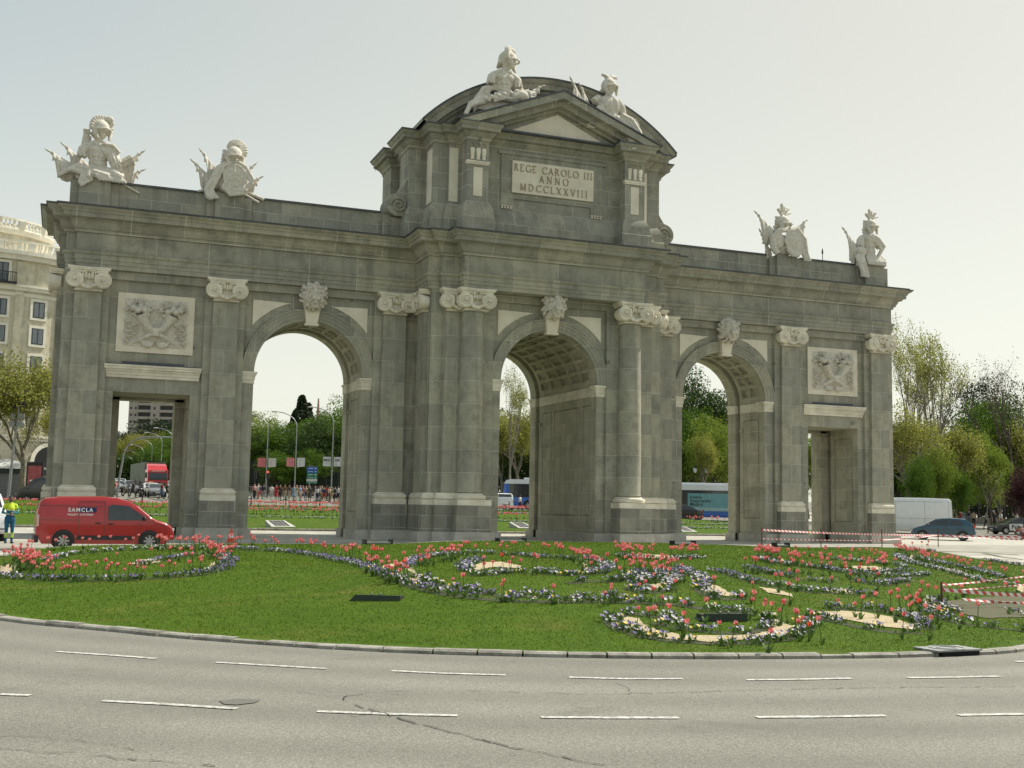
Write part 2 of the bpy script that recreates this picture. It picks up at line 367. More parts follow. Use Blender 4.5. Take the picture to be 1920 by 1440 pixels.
# passages: jambs with sunk panels, coffered vault, door slot near the rear, rear ring
def passage(cx, r, zs, ya, yb, rows, coff, name):
    L = yb-ya; slot0, slot1 = yb-1.15, yb-.8
    mb = MB(); vb = MB(); ib = MB()
    for s in (-1, 1):
        us = [ya, ya+.55, ya+.62, slot0-.45, slot0-.38, slot0-.02]; zz = [0, 1.3, 1.37, zs-1.0, zs-.93, zs-.5]
        if L > 6: us = [ya, ya+.7, ya+.77, ya+1.7, ya+1.77, ya+2.1, ya+2.17, slot0-2.2, slot0-2.13, slot0-1.8, slot0-1.73, slot0-.6, slot0-.53, slot0-.02]
        nu = len(us)-1
        def H(i, j):
            on = i in (1, nu-2) if L < 6 else i in (1, 3, 5, 7, 9, 11)
            inside = (1 <= i <= nu-2) if L < 6 else (1 <= i <= 3 or 5 <= i <= 7 or 9 <= i <= 11)
            if inside and 1 <= j <= 3 and (on or j in (1, 3)): return -.05
            return 0.
        stepgrid(mb, us, zz, H, lambda u, v, h, s=s: (cx+s*(r-h), u, v))
        x = cx+s*r
        mb.box(min(x, x+s*.28), max(x, x+s*.28), slot0-.02, slot0-.01, 0, zs); mb.box(min(x+s*.28, x+s*.3), max(x+s*.28, x+s*.3), slot0, slot1, 0, zs)
        mb.box(min(x-s*.08, x+s*.28), max(x-s*.08, x+s*.28), slot1, yb-.003, 0, zs-.02)
        mb.box(min(x-s*.1, x), max(x-s*.1, x), slot0-.35, slot0-.1, zs-1.6, zs-1.45)
        ib.box(min(x-s*.03, x+s*.1), max(x-s*.03, x+s*.1), ya+.62, slot0-.05, zs-.5, zs-.02)
        ib.box(min(x-s*.11, x+s*.1), max(x-s*.11, x+s*.1), slot1-.02, yb+.03, zs-.5, zs-.02)
        for yy, dy in ((ya, 1), (yb, -1)):
            y0, y1 = (yy-.14, yy+.64) if dy > 0 else (yy-.5, yy+.14)
            for k, (ou, za, zb) in enumerate(((.0,.56,.38),(.03,.38,.2),(.07,.2,.1),(.12,.1,0.))):
                a, b = x-s*(.03+ou), x+s*(.60+ou*.4); ib.box(min(a, b), max(a, b), (y0+.1-ou) if dy > 0 else y0, y1 if dy > 0 else (y1-.1+ou), zs-za, zs-zb-(.002 if k < 3 else 0))
    # vault
    nt_ = 2*rows+1; ys = [ya, ya+.75]; cw = (slot0-.35-ya-.75-(coff-1)*.22)/coff; y = ya+.75
    for k in range(coff):
        ys += [y+.07, y+cw-.07, y+cw]; y += cw
        if k < coff-1: ys.append(y+.22); y += .22
    ys.append(slot0)
    th = [0, .1]; n = rows; dth = (PI-.2)/n; a = .1
    for k in range(n): th += [a+.035, a+.06, a+dth-.06, a+dth-.035, a+dth]; a += dth
    th.append(PI)
    th = sorted(set(round(q, 5) for q in th)); fine = []
    for q, q2 in zip(th, th[1:]): fine += [q+(q2-q)*k/ (3 if q2-q > .2 else 1) for k in range(3 if q2-q > .2 else 1)]
    fine.append(th[-1])
    def inside(u, v):
        y = ya+.75
        for k in range(coff):
            if y < u < y+cw:
                iy = y+.07 < u < y+cw-.07; t = (v-.1) % dth
                if .1 < v < PI-.1 and .035 < t < dth-.035:
                    return .14 if (iy and .06 < t < dth-.06) else .07
            y += cw+.22
        return 0
    stepgrid(vb, ys, fine, lambda i, j: inside((ys[i]+ys[i+1])/2, (fine[j]+fine[j+1])/2), lambda u, v, h: (cx-(r+h)*math.cos(v), u, zs+(r+h)*math.sin(v)))
    K = 40
    for i in range(K):
        a, b = PI*i/K, PI*(i+1)/K
        P = lambda rr, t, y: (cx-rr*math.cos(t), y, zs+rr*math.sin(t))
        for ra, y0, rb, y1 in ((r, slot0, r+.3, slot0), (r+.3, slot0, r+.3, slot1), (r+.3, slot1, r-.08, slot1), (r-.08, slot1, r-.08, yb+.04), (r-.08, yb+.04, r+.05, yb+.04)):
            vb.add([P(ra,a,y0), P(ra,b,y0), P(rb,b,y1), P(rb,a,y1)], [(0,1,2,3)])
    mb.build('passage_jamb', JAMB, arch); vb.build('coffered_vault', JAMB, arch); ib.build('impost', MARBLE, arch)
passage(-AX, AR, AS, 0, 3.7, 11, 2, 'l'); passage(AX, AR, AS, 0, 3.7, 11, 2, 'r'); passage(0, CR, CS, -2.5, 6.2, 13, 5, 'c')
for s in (-1, 1):     # square doorways
    mb = MB()
    for q in (-1, 1):
        x = s*DX+q*DR
        stepgrid(mb, [0, .5, .57, 2.1, 2.17, 2.55], [0, 1.2, 1.27, DT-.6, DT-.53, DT], lambda i, j: -.05 if (1 <= i <= 3 and 1 <= j <= 3 and (i in (1,3) or j in (1,3))) else 0., lambda u, v, h, x=x, q=q: (x-q*h, u, v))
        mb.box(min(x, x+q*.28), max(x, x+q*.28), 2.55, 2.555, 0, DT); mb.box(min(x+q*.28,x+q*.3), max(x+q*.28,x+q*.3), 2.55, 2.9, 0, DT+.2)
        mb.box(min(x-q*.42, x+q*.28), max(x-q*.42, x+q*.28), 2.9, 3.9, 0, DT)
        mb.box(min(x-q*.1,x+q*.05), max(x-q*.1,x+q*.05), 2.2, 2.45, DT-.45, DT-.25)
    x0, x1 = s*DX-DR, s*DX+DR
    mb.box(x0, x1, .002, 2.55, DT, DT+.01); mb.box(x0-.25, x1+.25, 2.55, 2.9, DT+.2, DT+.21); mb.box(x0, x1, 2.9, 3.697, DT-.12, DT+.2)
    mb.build('doorway', JAMB, arch)
    mb = MB()
    for q, (ou, za, zb) in enumerate(((.10,7.22,7.36),(.14,7.36,7.5),(.19,7.5,7.6),(.27,7.6,7.72),(.31,7.72,7.80))): mb.box(s*DX-2.0-ou*.45, s*DX+2.0+ou*.45, -ou, .02, za, zb-.002)
    mb.build('lintel_cornice', MARBLE, arch)
    mb = MB(); mb.box(s*DX-2.1, s*DX+2.1, -.28, .02, 7.8, 7.84); mb.box(s*DX-1.35, s*DX+1.35, -.07, .02, 7.84, 7.97); mb.build('lintel_flashing', LEAD, arch)

# archivolts, spandrel panels
def archivolt(cx, r, zs, yf):
    mb = MB(); K = 48
    prof = [(r,-.02),(r,-.10),(r+.16,-.10),(r+.17,-.125),(r+.34,-.125),(r+.35,-.15),(r+.48,-.15),(r+.50,-.19),(r+.58,-.19),(r+.60,0)]
    for i in range(K):
        a, b = PI*i/K, PI*(i+1)/K
        for (ra, ya), (rb, yb) in zip(prof, prof[1:]):
            mb.add([(cx-ra*math.cos(a), yf+ya, zs+ra*math.sin(a)), (cx-ra*math.cos(b), yf+ya, zs+ra*math.sin(b)), (cx-rb*math.cos(b), yf+yb, zs+rb*math.sin(b)), (cx-rb*math.cos(a), yf+yb, zs+rb*math.sin(a))], [(0,1,2,3)])
    mb.build('archivolt', STONE, arch)
    for s in (-1, 1):
        rr = r+.94; zt = zs+3.45; pts = []; xo = 2.78
        a0 = math.acos(xo/rr); a1 = math.asin(min(1, 3.42/rr)); pts = [(cx+s*xo, zt)]
        pts += [(cx+s*rr*math.cos(a0+(a1-a0)*k/14), zs+rr*math.sin(a0+(a1-a0)*k/14)) for k in range(15)]
        MB().prism(pts, yf-.045, yf+.01, 'y').build('spandrel_panel', PANEL, arch)
for cx, r, zs, yf in ((-AX,AR,AS,0),(AX,AR,AS,0),(0,CR,CS,-2.5)):
    archivolt(cx, r, zs, yf); 
    mb = MB(); zb, zt = zs+2.47, zs+3.55
    y0, y1 = yf-.42, yf+.02
    mb.add([(cx-.27,y0+.12,zb),(cx+.27,y0+.12,zb),(cx+.42,y0,zt),(cx-.42,y0,zt),(cx-.27,y1,zb),(cx+.27,y1,zb),(cx+.42,y1,zt),(cx-.42,y1,zt)], [(0,1,2,3),(4,7,6,5),(0,4,5,1),(1,5,6,2),(2,6,7,3),(3,7,4,0)])
    mb.box(cx-.33, cx+.33, yf-.34, yf+.01, zb-.09, zb)
    ks = mb.build('keystone', PANEL, arch)
    ls = MB(); r2 = random.Random(int(cx*10)+3)
    ls.ell((0,-.05,.0), (.42,.42,.55), 14, 10); ls.ell((0,-.42,-.17), (.23,.24,.2), 12, 8); ls.ell((0,-.40,.12), (.13,.16,.36), 10, 8); ls.ell((0,-.62,-.08), (.11,.07,.07), 8, 6)
    ls.ell((0,-.42,-.38), (.15,.16,.12), 10, 7)
    for s in (-1, 1):
        ls.ell((s*.2,-.36,.22), (.15,.1,.06), 8, 6); ls.ell((s*.17,-.38,.13), (.06,.06,.045), 8, 6); ls.ell((s*.12,-.55,-.2), (.12,.12,.12), 8, 6)
        ls.ell((s*.28,-.28,-.05), (.15,.15,.2), 8, 6); ls.tube([(s*.5,-.1,.42), (s*.62,-.22,.5), (s*.66,-.2,.4), (s*.56,-.2,.36)], [.1,.08,.08,.06], 6)
    for k in range(54):
        a = -PI*.5+PI*2*(k+.5)/54+r2.uniform(-.05,.05); lay = k % 3
        if -PI*.5-.3 < a < -PI*.5+.3: continue
        r0 = .33+.05*lay; L = .15+.07*lay+r2.uniform(0,.06); c, s_ = math.cos(a), math.sin(a)
        bend = r2.choice((-1, 1))*.5; y = -.32+.14*lay
        p = [(c*r0, y, s_*r0*1.15), (c*(r0+L*.5), y-.06, s_*(r0+L*.5)*1.1), (math.cos(a+bend*.35)*(r0+L), y+.02, math.sin(a+bend*.35)*(r0+L)*1.05), (math.cos(a+bend*.6)*(r0+L*.92), y+.1, math.sin(a+bend*.6)*(r0+L*.92))]
        ls.tube(p, [.07,.10,.075,.03], 6)
    for k in range(7): ls.tube([((k-3)*.06,-.4,-.42), ((k-3)*.055,-.38,-.55), ((k-3)*.03+.02,-.34,-.68)], [.04,.045,.02], 5)
    ls.ell((0,.15,.0), (.5,.35,.62), 12, 8)
    lo = sculpt('lion_head', ls, SCULPT, .022, ks, 0, (cx, yf-.42, zs+3.76)); lo.scale = (.88,1.25,.92)

# framing strips behind pilasters
mb = MB()
for s in (-1, 1):
    for a, b in ((20.73,22.695),(14.65,16.5),(6.0,8.4)): mb.box(min(s*a,s*b), max(s*a,s*b), -.2, .01, .45, 12.06)
    for a, b in ((16.5,20.73),(8.4,14.65)): mb.box(min(s*a,s*b), max(s*a,s*b), -.2, .01, 11.68, 12.06)
    mb.box(min(s*3.05,s*3.5), max(s*3.05,s*3.5), -2.68, -2.49, .45, 12.06)
    mb.box(min(s*3.5,s*5.59), max(s*3.5,s*5.59), -2.71, -2.49, .45, 12.06); mb.box(min(s*5.59,s*6.2), max(s*5.59,s*6.2), -2.44, -2.4, .45, 12.06)
mb.box(-3.05, 3.05, -2.68, -2.49, 11.68, 12.06)
mb.build('wall_frame', STONE, arch)

# pilaster and column with capital, base
def volute_pts(cx, cz, s, y, r=.34, turns=2.3, n=34):
    out = []
    for i in range(n+1):
        t = i/n; a = PI/2+s*(-turns*2*PI*t); rr = r*(1-t)**.9+.03
        out.append((cx+rr*math.cos(a), y-.03*t, cz+rr*math.sin(a)))
    return out
def capital_mesh(dep=.3):
    mb = MB()
    mb.box(-.58,.58,-.02-dep*.6,dep,.0,.07); mb.box(-.60,.60,-.05-dep*.6,dep,.02,.05)
    mb.box(-.56,.56,-dep*.5,dep,.07,.86)
    ab = [(-.9,-.22-dep*.55),(-.86,-.26-dep*.55),(-.45,-.17-dep*.55),(0,-.13-dep*.55),(.45,-.17-dep*.55),(.86,-.26-dep*.55),(.9,-.22-dep*.55),(.86,dep),(-.86,dep)]
    mb.prism(ab, .93, 1.0, 'z'); mb.prism([(x*1.03, y-.02) for x, y in ab], 1.0, 1.06, 'z'); mb.prism([(x*.9, y*.9) for x, y in ab], .84, .93, 'z')
    for s in (-1, 1):
        y = -.19-dep*.55
        mb.lathe([(.0,-.02),(.36,-.02),(.38,.04),(.30,.34+dep*.5),(.0,.36+dep*.5)], (s*.60, y, .47), 20, 0, axis='y')
        mb.tube([(s*.1,y+.03,.80), (s*.35,y,.82)]+volute_pts(s*.60, .47, s, y-.02), [.035]*37, 5)
        mb.ell((s*.60, y-.06, .47), (.08,.07,.08), 8, 5)
    for k in range(5):
        x = (k-2)*.135; mb.ell((x, -.12-dep*.5, .66), (.05 if k % 2 else .065, .09, .16), 8, 6)
    for k in range(3): mb.tube([((k-1)*.27-.1, -.18-dep*.5, .8), ((k-1)*.27-.08, -.2-dep*.5, .58), ((k-1)*.27, -.21-dep*.5, .50), ((k-1)*.27+.08, -.2-dep*.5, .58), ((k-1)*.27+.1, -.18-dep*.5, .8)], .018, 5)
    r3 = random.Random(5)
    for i in range(13):
        t = i/12; x = -.5+t*1.0; z = .38-.24*math.sin(PI*t); rr = .045+.04*math.sin(PI*t)
        for q in range(2): mb.ell((x+r3.uniform(-.02,.02), -.2-dep*.55+q*.03, z+r3.uniform(-.03,.03)), (rr, rr, rr), 6, 5)
    for s in (-1, 1):
        mb.tube([(s*.02,-.26-dep*.5,.90),(s*.12,-.28-dep*.5,.97),(s*.24,-.27-dep*.5,.93),(s*.2,-.27-dep*.5,.86),(s*.1,-.27-dep*.5,.87)], .03, 5)
    mb.ell((0,-.26-dep*.5,.95), (.13,.07,.07), 8, 5)
    return mb
capm = capital_mesh(.25).mesh('capital', MARBLE, 40)
capc = capital_mesh(.75).mesh('capital', MARBLE, 40)
def pilaster(x, y, face=0, base=True):
    p = empty('pilaster', (x, y, 0), face, parent=arch)
    mb = MB(); d = .3
    mb.add([(-.62,0,2.3),(.62,0,2.3),(.57,0,11.0),(-.57,0,11.0),(-.62,d,2.3),(.62,d,2.3),(.57,d,11.0),(-.57,d,11.0)], [(0,1,2,3),(0,4,5,1),(1,5,6,2),(2,6,7,3),(3,7,4,0)])
    mb.build('shaft', SHAFT, p)
    o = linkmesh('capital', capm, p, (0, 0.02, 11.0))
    if base:
        mb = MB(); mb.box(-.70,.70,-.09,d,2.24,2.30)
        pr = [(-.70,2.24),(-.78,2.22),(-.82,2.16),(-.82,2.08),(-.78,2.01),(-.76,1.99)]
        ring = [(.76,-.16),(.76,d)] 
        path = [(-.66,d),(-.66,-.0),(.66,-.0),(.66,d)]
        mb.sweep(path, [(0,2.3),(.04,2.25),(.1,2.22),(.14,2.16),(.14,2.08),(.1,2.01),(.08,1.99)], closed=False)
        mb.box(-.80,.80,-.16,d,1.73,1.99); mb.build('base', MARBLE, p)
        mb = MB(); mb.box(-.84,.84,-.18,d,.46,1.73); mb.build('pedestal', DARKSTONE, p)
    return p
for s in (-1, 1):
    for x in (21.65, 15.575, 7.42): pilaster(s*x, -.42)
    pilaster(s*4.95, -2.80, 0, False); pilaster(s*6.38, -1.45, s*PI/2, True)
    pilaster(s*22.97, 1.2, s*PI/2, True)
    c = empty('column', (s*4.23, -2.92, 0), 0, parent=arch)
    MB().lathe([(.60,2.32),(.62,2.36),(.59,2.45),(.595,4.5),(.585,6.5),(.56,8.5),(.53,10.85),(.53,10.92),(.57,10.94),(.59,10.98),(.57,11.02),(.53,11.04)], n=40).build('shaft', SHAFT, c, 40)
    linkmesh('capital', capc, c, (0, -.12, 11.0))
    mb = MB(); mb.lathe([(.62,2.3),(.66,2.3),(.66,2.25),(.7,2.23),(.80,2.2),(.83,2.12),(.80,2.03),(.76,2.0),(.5,2.0)], n=40); mb.box(-.80,.88,-.78,.5,1.73,2.0) if s < 0 else mb.box(-.88,.80,-.78,.5,1.73,2.0); mb.build('base', MARBLE, c, 40)
    MB().box(-.86,.86,-.82,.5,.46,1.73).build('pedestal', DARKSTONE, c)
mb = MB(); m2 = MB()
for s in (-1, 1):
    for a, b, y in ((4.9,5.95,-3.04),(5.9,6.5,-2.76)):
        m2.box(min(s*a,s*b), max(s*a,s*b), y, -2.3, .46, 1.73); mb.box(min(s*a,s*b), max(s*a,s*b)-(0), y+.03, -2.3, 1.73, 2.0); mb.box(min(s*a,s*(b-.03)), max(s*a,s*(b-.03)), y-.01, -2.35, 2.02, 2.2); mb.box(min(s*a,s*(b-.08)), max(s*a,s*(b-.08)), y+.07, -2.35, 2.2, 2.3)
mb.build('base_moulding', MARBLE, arch); m2.build('pedestal_course', DARKSTONE, arch)
# white plinth course along everything, interrupted by the openings
mb = MB()
for s in (-1, 1):
    def bx(a, b, y0, y1, z=.49): mb.box(min(s*a,s*b), max(s*a,s*b), y0, y1, 0, z)
    for a, b in ((DX+DR,22.85),(AX+AR,DX-DR),(6.2,AX-AR)): bx(a+.0, b, -.32, 0.05, .485); bx(a-.0, b, 3.6, 4.0, .485)
    for x in (21.65,15.575,7.42): bx(x-.95, x+.95, -.72, -.3, .49)
    for x in (AX-AR, AX+AR, DX-DR, DX+DR):
        q = 1 if x in (AX-AR, DX-DR) else -1
        bx(x-q*.02, x+q*.12, -.3, 2.5, .47); bx(x-q*.02, x+q*.16, 2.9, 3.9, .47)
    bx(22.6, 23.1, -.3, 4.0, .48); bx(5.8, 6.75, -3.05, 6.6, .482); bx(5.0, 6.1, -3.25, -2.4, .486); bx(3.3, 5.2, -3.86, -2.4, .49); bx(2.59, 3.5, -2.75, -2.4, .48)
    bx(2.59-.12, 2.62, -2.7, 5.0, .47); bx(2.59-.16, 3.6, 5.4, 6.5, .474); bx(3.3,5.2,6.2,7.5,.49)
mb.build('plinth', PLINTH, arch)

# relief panels: crossed horns of plenty with fruit and ribbons
for s in (-1, 1):
    cx = s*18.65
    mb = MB().box(cx-1.70, cx+1.70, -.07, .01, 8.41, 11.12); pn = mb.build('relief_panel', PANEL, arch)
    q = MB(); rr = random.Random(11)
    for m in (-1, 1):
        pts = [(m*-1.05,.0,-.98),(m*-.75,-.03,-.85),(m*-.4,-.06,-.62),(m*.0,-.09,-.45),(m*.32,-.1,-.25),(m*.55,-.12,.05),(m*.66,-.12,.32)]
        q.tube(pts, [.03,.07,.11,.14,.18,.22,.3], 10, flat=1)
        for k in range(11):
            a = 2*PI*k/11; q.ell((m*.68+.36*math.cos(a), -.12-.0, .36+.09*math.sin(a)), (.08,.07,.05), 6, 5)
        for k in range(4): q.ell((m*(.52+.24*k*.7)+rr.uniform(-.04,.04), -.2, .52+.1*(k % 2)), (.15,.15,.15), 10, 7)
        q.ell((m*.72, -.17, .72), (.13,.12,.13), 10, 7)
        for k in range(34):
            a = rr.uniform(0, PI); r0 = rr.uniform(.25,.62); x = m*.7+r0*1.0*math.cos(a); z = .5+r0*.95*math.sin(a)
            q.tube([(x-.06*math.cos(a),-.03,z-.06*math.sin(a)), (x,-.1,z), (x+.13*math.cos(a),-.05,z+.13*math.sin(a))], [.03,.055,.015], 5)
        for k in range(5):
            z = -.0-.22*k; x = m*(1.25-.05*(k % 2)); q.tube([(x-.14,-.05,z+.05),(x,-.1,z-.04),(x+.16,-.05,z+.05),(x+.02,-.06,z-.12)], [.03,.05,.035,.02], 5)
            q.tube([(m*.85+.1*(k%2),-.03,-.1-.13*k),(m*(.95)+.05,-.09,-.17-.13*k),(m*1.1,-.04,-.12-.13*k)], [.02,.035,.02], 5)
        for k in range(7): a = PI*(1.05+.15*k); q.tube([(m*.32,-.03,-.85),(m*.32+.3*math.cos(a),-.08,-.85+.3*math.sin(a))], [.02,.06], 5)
    q.box(-.12,.12,-.26,0,-.62,-.25)
    q.box(-1.4,1.4,-.012,.02,-1.1,1.1)
    sculpt('horn_relief', q, SCULPT, .022, pn, 0, (cx, -.07, 9.78)).scale = (1,1.45,1)

# parapet over the wings
mb = MB(); lb = MB()
for s in (-1, 1):
    def bx(a, b, y0, y1, z0, z1, t=mb): t.box(min(s*a,s*b), max(s*a,s*b), y0, y1, z0, z1)
    bx(6.1, 22.3, .2, 3.5, 14.6, 16.2)
    for x in (21.62, 15.57): bx(x-1.05, x+1.05, .02, 3.68, 14.62, 16.16); bx(x-.68, x+.68, -.16, 3.86, 14.64, 16.24)
    bx(6.2, 8.1, -.05, 3.75, 14.61, 16.1); bx(6.2, 7.75, -.22, 3.9, 14.62, 15.95)
    bx(8.15, 14.5, .12, 3.58, 16.2, 16.29, lb); bx(16.65, 20.5, .12, 3.58, 16.2, 16.29, lb)
    bx(20.6, 22.66, 1.0, 3.5, 16.17, 16.2, lb)
pp = mb.build('parapet', STONE3, arch); lb.build('lead_capping', LEAD, pp)

# attic
G = closed_fp(mir([(-6.55,.9),(-7.0,.9),(-7.0,-.77),(-6.15,-.77),(-6.15,-2.15),(-5.45,-2.15),(-5.45,-2.35),(-4.81,-2.35),(-4.81,-3.28),(-3.7,-3.28),(-3.7,-2.45)]))
prof = [(.28,14.72),(.28,15.55),(.24,15.6),(.20,16.0),(.10,16.3),(.02,16.38),(0,16.42),(0,19.38),(.06,19.42),(.09,19.55),(.2,19.66),(.26,19.72),(.26,19.8),(.44,19.84),(.44,20.0),(.5,20.04),(.56,20.14),(.56,20.19),(-.3,20.21)]
mb = MB(); mb.sweep(G, prof); mb.box(-6.1,6.1,-2.1,5.8,19.0,20.2); mb.box(-4.5,4.5,-2.5,6.2,14.7,20.19)
at_ = mb.build('attic', STONE3, arch, 30)
mb = MB(); mb.sweep(G, [(.5,20.185),(.6,20.19),(.61,20.25),(-.1,20.27)]); mb.build('lead_flashing', LEAD, at_)
mb = MB()
mb.box(-2.78,2.78,-2.56,-2.44,16.95,19.3); mb.box(-2.78,-2.12,-2.555,-2.44,16.55,16.95); mb.box(2.12,2.78,-2.555,-2.44,16.55,16.95); mb.box(-2.95,2.95,-2.62,-2.44,19.18,19.32)
mb.build('panel_frame', STONE3, arch)
mb = MB()
for s in (-1, 1):
    for k in range(4): x = s*2.45+(k-1.5)*.16; mb.lathe([(.0,16.55),(.035,16.54),(.07,16.42),(0,16.41)], (x,-2.52,0), 8)
    mb.box(s*2.45-.34, s*2.45+.34, -2.59, -2.45, 16.53, 16.56)
mb.build('guttae', MARBLE, arch)
plq = MB().box(-2.22,2.22,-2.66,-2.5,17.25,18.88).build('inscription_plaque', PANEL, arch)
# serif lettering built from strokes
def glyph(mb, ch, x, z, h, y, t=.075):
    th = t*.5
    def st(x0, z0, x1, z1, w=t): 
        a = Vector((x+x0*h, y, z+z0*h)); b = Vector((x+x1*h, y, z+z1*h)); d = (b-a).normalized(); n = Vector((0,1,0)); mb.obox((a+b)/2, d, n, d.cross(n), (b-a).length/2, .022, w*h)
    def sf(x0, z0, w=.1): st(x0-w, z0, x0+w, z0, .018)
    def arc(cx, cz, rx, rz, a0, a1, n=12):
        for i in range(n):
            p, q = R(a0+(a1-a0)*i/n), R(a0+(a1-a0)*(i+1)/n); wd = th*(1 if abs(math.cos((p+q)/2)) > .5 else .45)*1.3
            st(cx+rx*math.cos(p), cz+rz*math.sin(p), cx+rx*math.cos(q), cz+rz*math.sin(q), wd)
    W = {'I':.3,'R':.72,'E':.6,'G':.8,'C':.76,'A':.76,'O':.86,'L':.58,'N':.8,'M':.92,'D':.82,'X':.74,'V':.74}[ch]; o = .1
    if ch == 'I': st(.12,.02,.12,.98,th); sf(.12,.02); sf(.12,.98)
    if ch in 'RELND': st(o+.05,.02,o+.05,.98,th if ch != 'N' else .02); sf(o+.05,.02); sf(o+.05,.98)
    if ch == 'R': arc(o+.1,.74,.3,.23,-90,90); st(o+.25,.5,o+.55,.02,th); sf(o+.55,.02,.06); st(o+.05,.97,o+.15,.97,.02); st(o+.05,.51,o+.15,.51,.02)
    if ch == 'E': st(o+.05,.97,o+.45,.97,.02); st(o+.05,.52,o+.35,.52,.02); st(o+.05,.03,o+.45,.03,.02); st(o+.45,.98,o+.45,.82,.018); st(o+.47,.02,o+.47,.2,.018)
    if ch == 'L': st(o+.05,.03,o+.45,.03,.02); st(o+.46,.02,o+.46,.2,.018)
    if ch == 'D': arc(o+.15,.5,.48,.48,-90,90); st(o+.05,.97,o+.18,.97,.02); st(o+.05,.03,o+.18,.03,.02)
    if ch in 'CG': arc(o+.38,.5,.38,.48,40,320); 
    if ch == 'G': st(o+.67,.05,o+.67,.42,th); sf(o+.67,.43,.08)
    if ch == 'C': st(o+.68,.98,o+.68,.78,.018)
    if ch == 'O': arc(o+.38,.5,.38,.48,0,360,20)
    if ch == 'A': st(o,.02,o+.3,.98,.022); st(o+.3,.98,o+.6,.02,th); st(o+.1,.36,o+.48,.36,.02); sf(o,.02,.07); sf(o+.6,.02,.09)
    if ch == 'V': st(o,.98,o+.3,.02,th); st(o+.3,.02,o+.58,.98,.022); sf(o,.98,.09); sf(o+.58,.98,.07)
    if ch == 'X': st(o,.98,o+.55,.02,th); st(o,.02,o+.55,.98,.022); sf(o,.98,.08); sf(o+.55,.98,.07); sf(o,.02,.07); sf(o+.55,.02,.09)
    if ch == 'N': st(o+.03,.98,o+.6,.02,th); st(o+.6,.02,o+.6,.98,.022); sf(o+.6,.98,.08)
    if ch == 'M': st(o+.05,.02,o+.05,.98,.022); st(o+.05,.98,o+.38,.05,th); st(o+.38,.05,o+.72,.98,.022); st(o+.72,.02,o+.72,.98,th); sf(o+.05,.02,.08); sf(o+.72,.02,.1)
    return W*h
BRONZE = mat('gilt bronze letters', (.42,.33,.19), .5, .35, (.28,.2,.12), 4)
for txt, z, x0, wt in (('REGE CAROLO III', 18.36, -2.16, 4.3), ('ANNO', 17.90, -.80, 1.6), ('MDCCLXXVIII', 17.40, -1.82, 3.7)):
    h = .36; mb = MB()
    W_ = {'I':.3,'R':.72,'E':.6,'G':.8,'C':.76,'A':.76,'O':.86,'L':.58,'N':.8,'M':.92,'D':.82,'X':.74,'V':.74,' ':.45}
    tot = sum(W_[c] for c in txt)*h; g = (wt-tot)/(len(txt)-1); x = x0
    for c in txt:
        if c != ' ': glyph(mb, c, x, z, h, -2.68)
        x += W_[c]*h+g
    mb.build('inscription_line', BRONZE, plq)
for s in (-1, 1):   # pale insets and ornaments of the attic piers
    def bx(mb, a, b, y0, y1, z0, z1): return mb.box(min(s*a,s*b), max(s*a,s*b), y0, y1, z0, z1)
    mb = MB(); bx(mb, 4.02, 4.48, -3.31, -3.2, 16.66, 18.08); bx(mb, 4.97, 5.42, -2.38, -2.2, 16.5, 19.2); bx(mb, 3.35, 3.6, -2.48, -2.4, 16.6, 19.1); bx(mb, 6.14, 6.18, -1.9, -1.1, 16.5, 19.2)
    mb.build('inset_panel', PANEL, arch)
    mb = MB(); bx(mb, 3.66, 4.85, -3.36, -3.1, 18.30, 18.40); bx(mb, 3.69, 4.82, -3.33, -3.1, 18.22, 18.30)
    for k in range(3):
        x = s*4.255+(k-1)*.30; mb.lathe([(.11,-.03),(.11,.03),(.06,.05),(.05,.0)], (x,-3.31,19.2), 14, axis='y')
        mb.tube([(x,-3.3,19.04),(x,-3.31,18.9),(x,-3.3,18.6),(x,-3.3,18.46)], [.1,.12,.075,.1], 8, flat=.5)
    mb.build('pier_ornament', MARBLE, arch)
    # scroll buttress beside the attic
    pts = [(6.2,19.2),(6.75,19.2),(6.8,18.6),(6.95,18.0),(7.2,17.5),(7.45,17.15)]
    pts += [(7.42+.62*math.cos(R(a)), 16.55+.58*math.sin(R(a))) for a in range(75, -91, -12)]+[(6.2,15.97)]
    mb = MB().prism([(s*a, b) for a, b in pts], -.5, .8, 'y')
    mb.tube([(s*7.42+.42*math.cos(t*.35)*(1-t/40)*s, -.52, 16.52+.4*math.sin(t*.35)*(1-t/40)) for t in range(0, 34)], .07, 6)
    mb.build('scroll_buttress', STONE3, arch, 40)
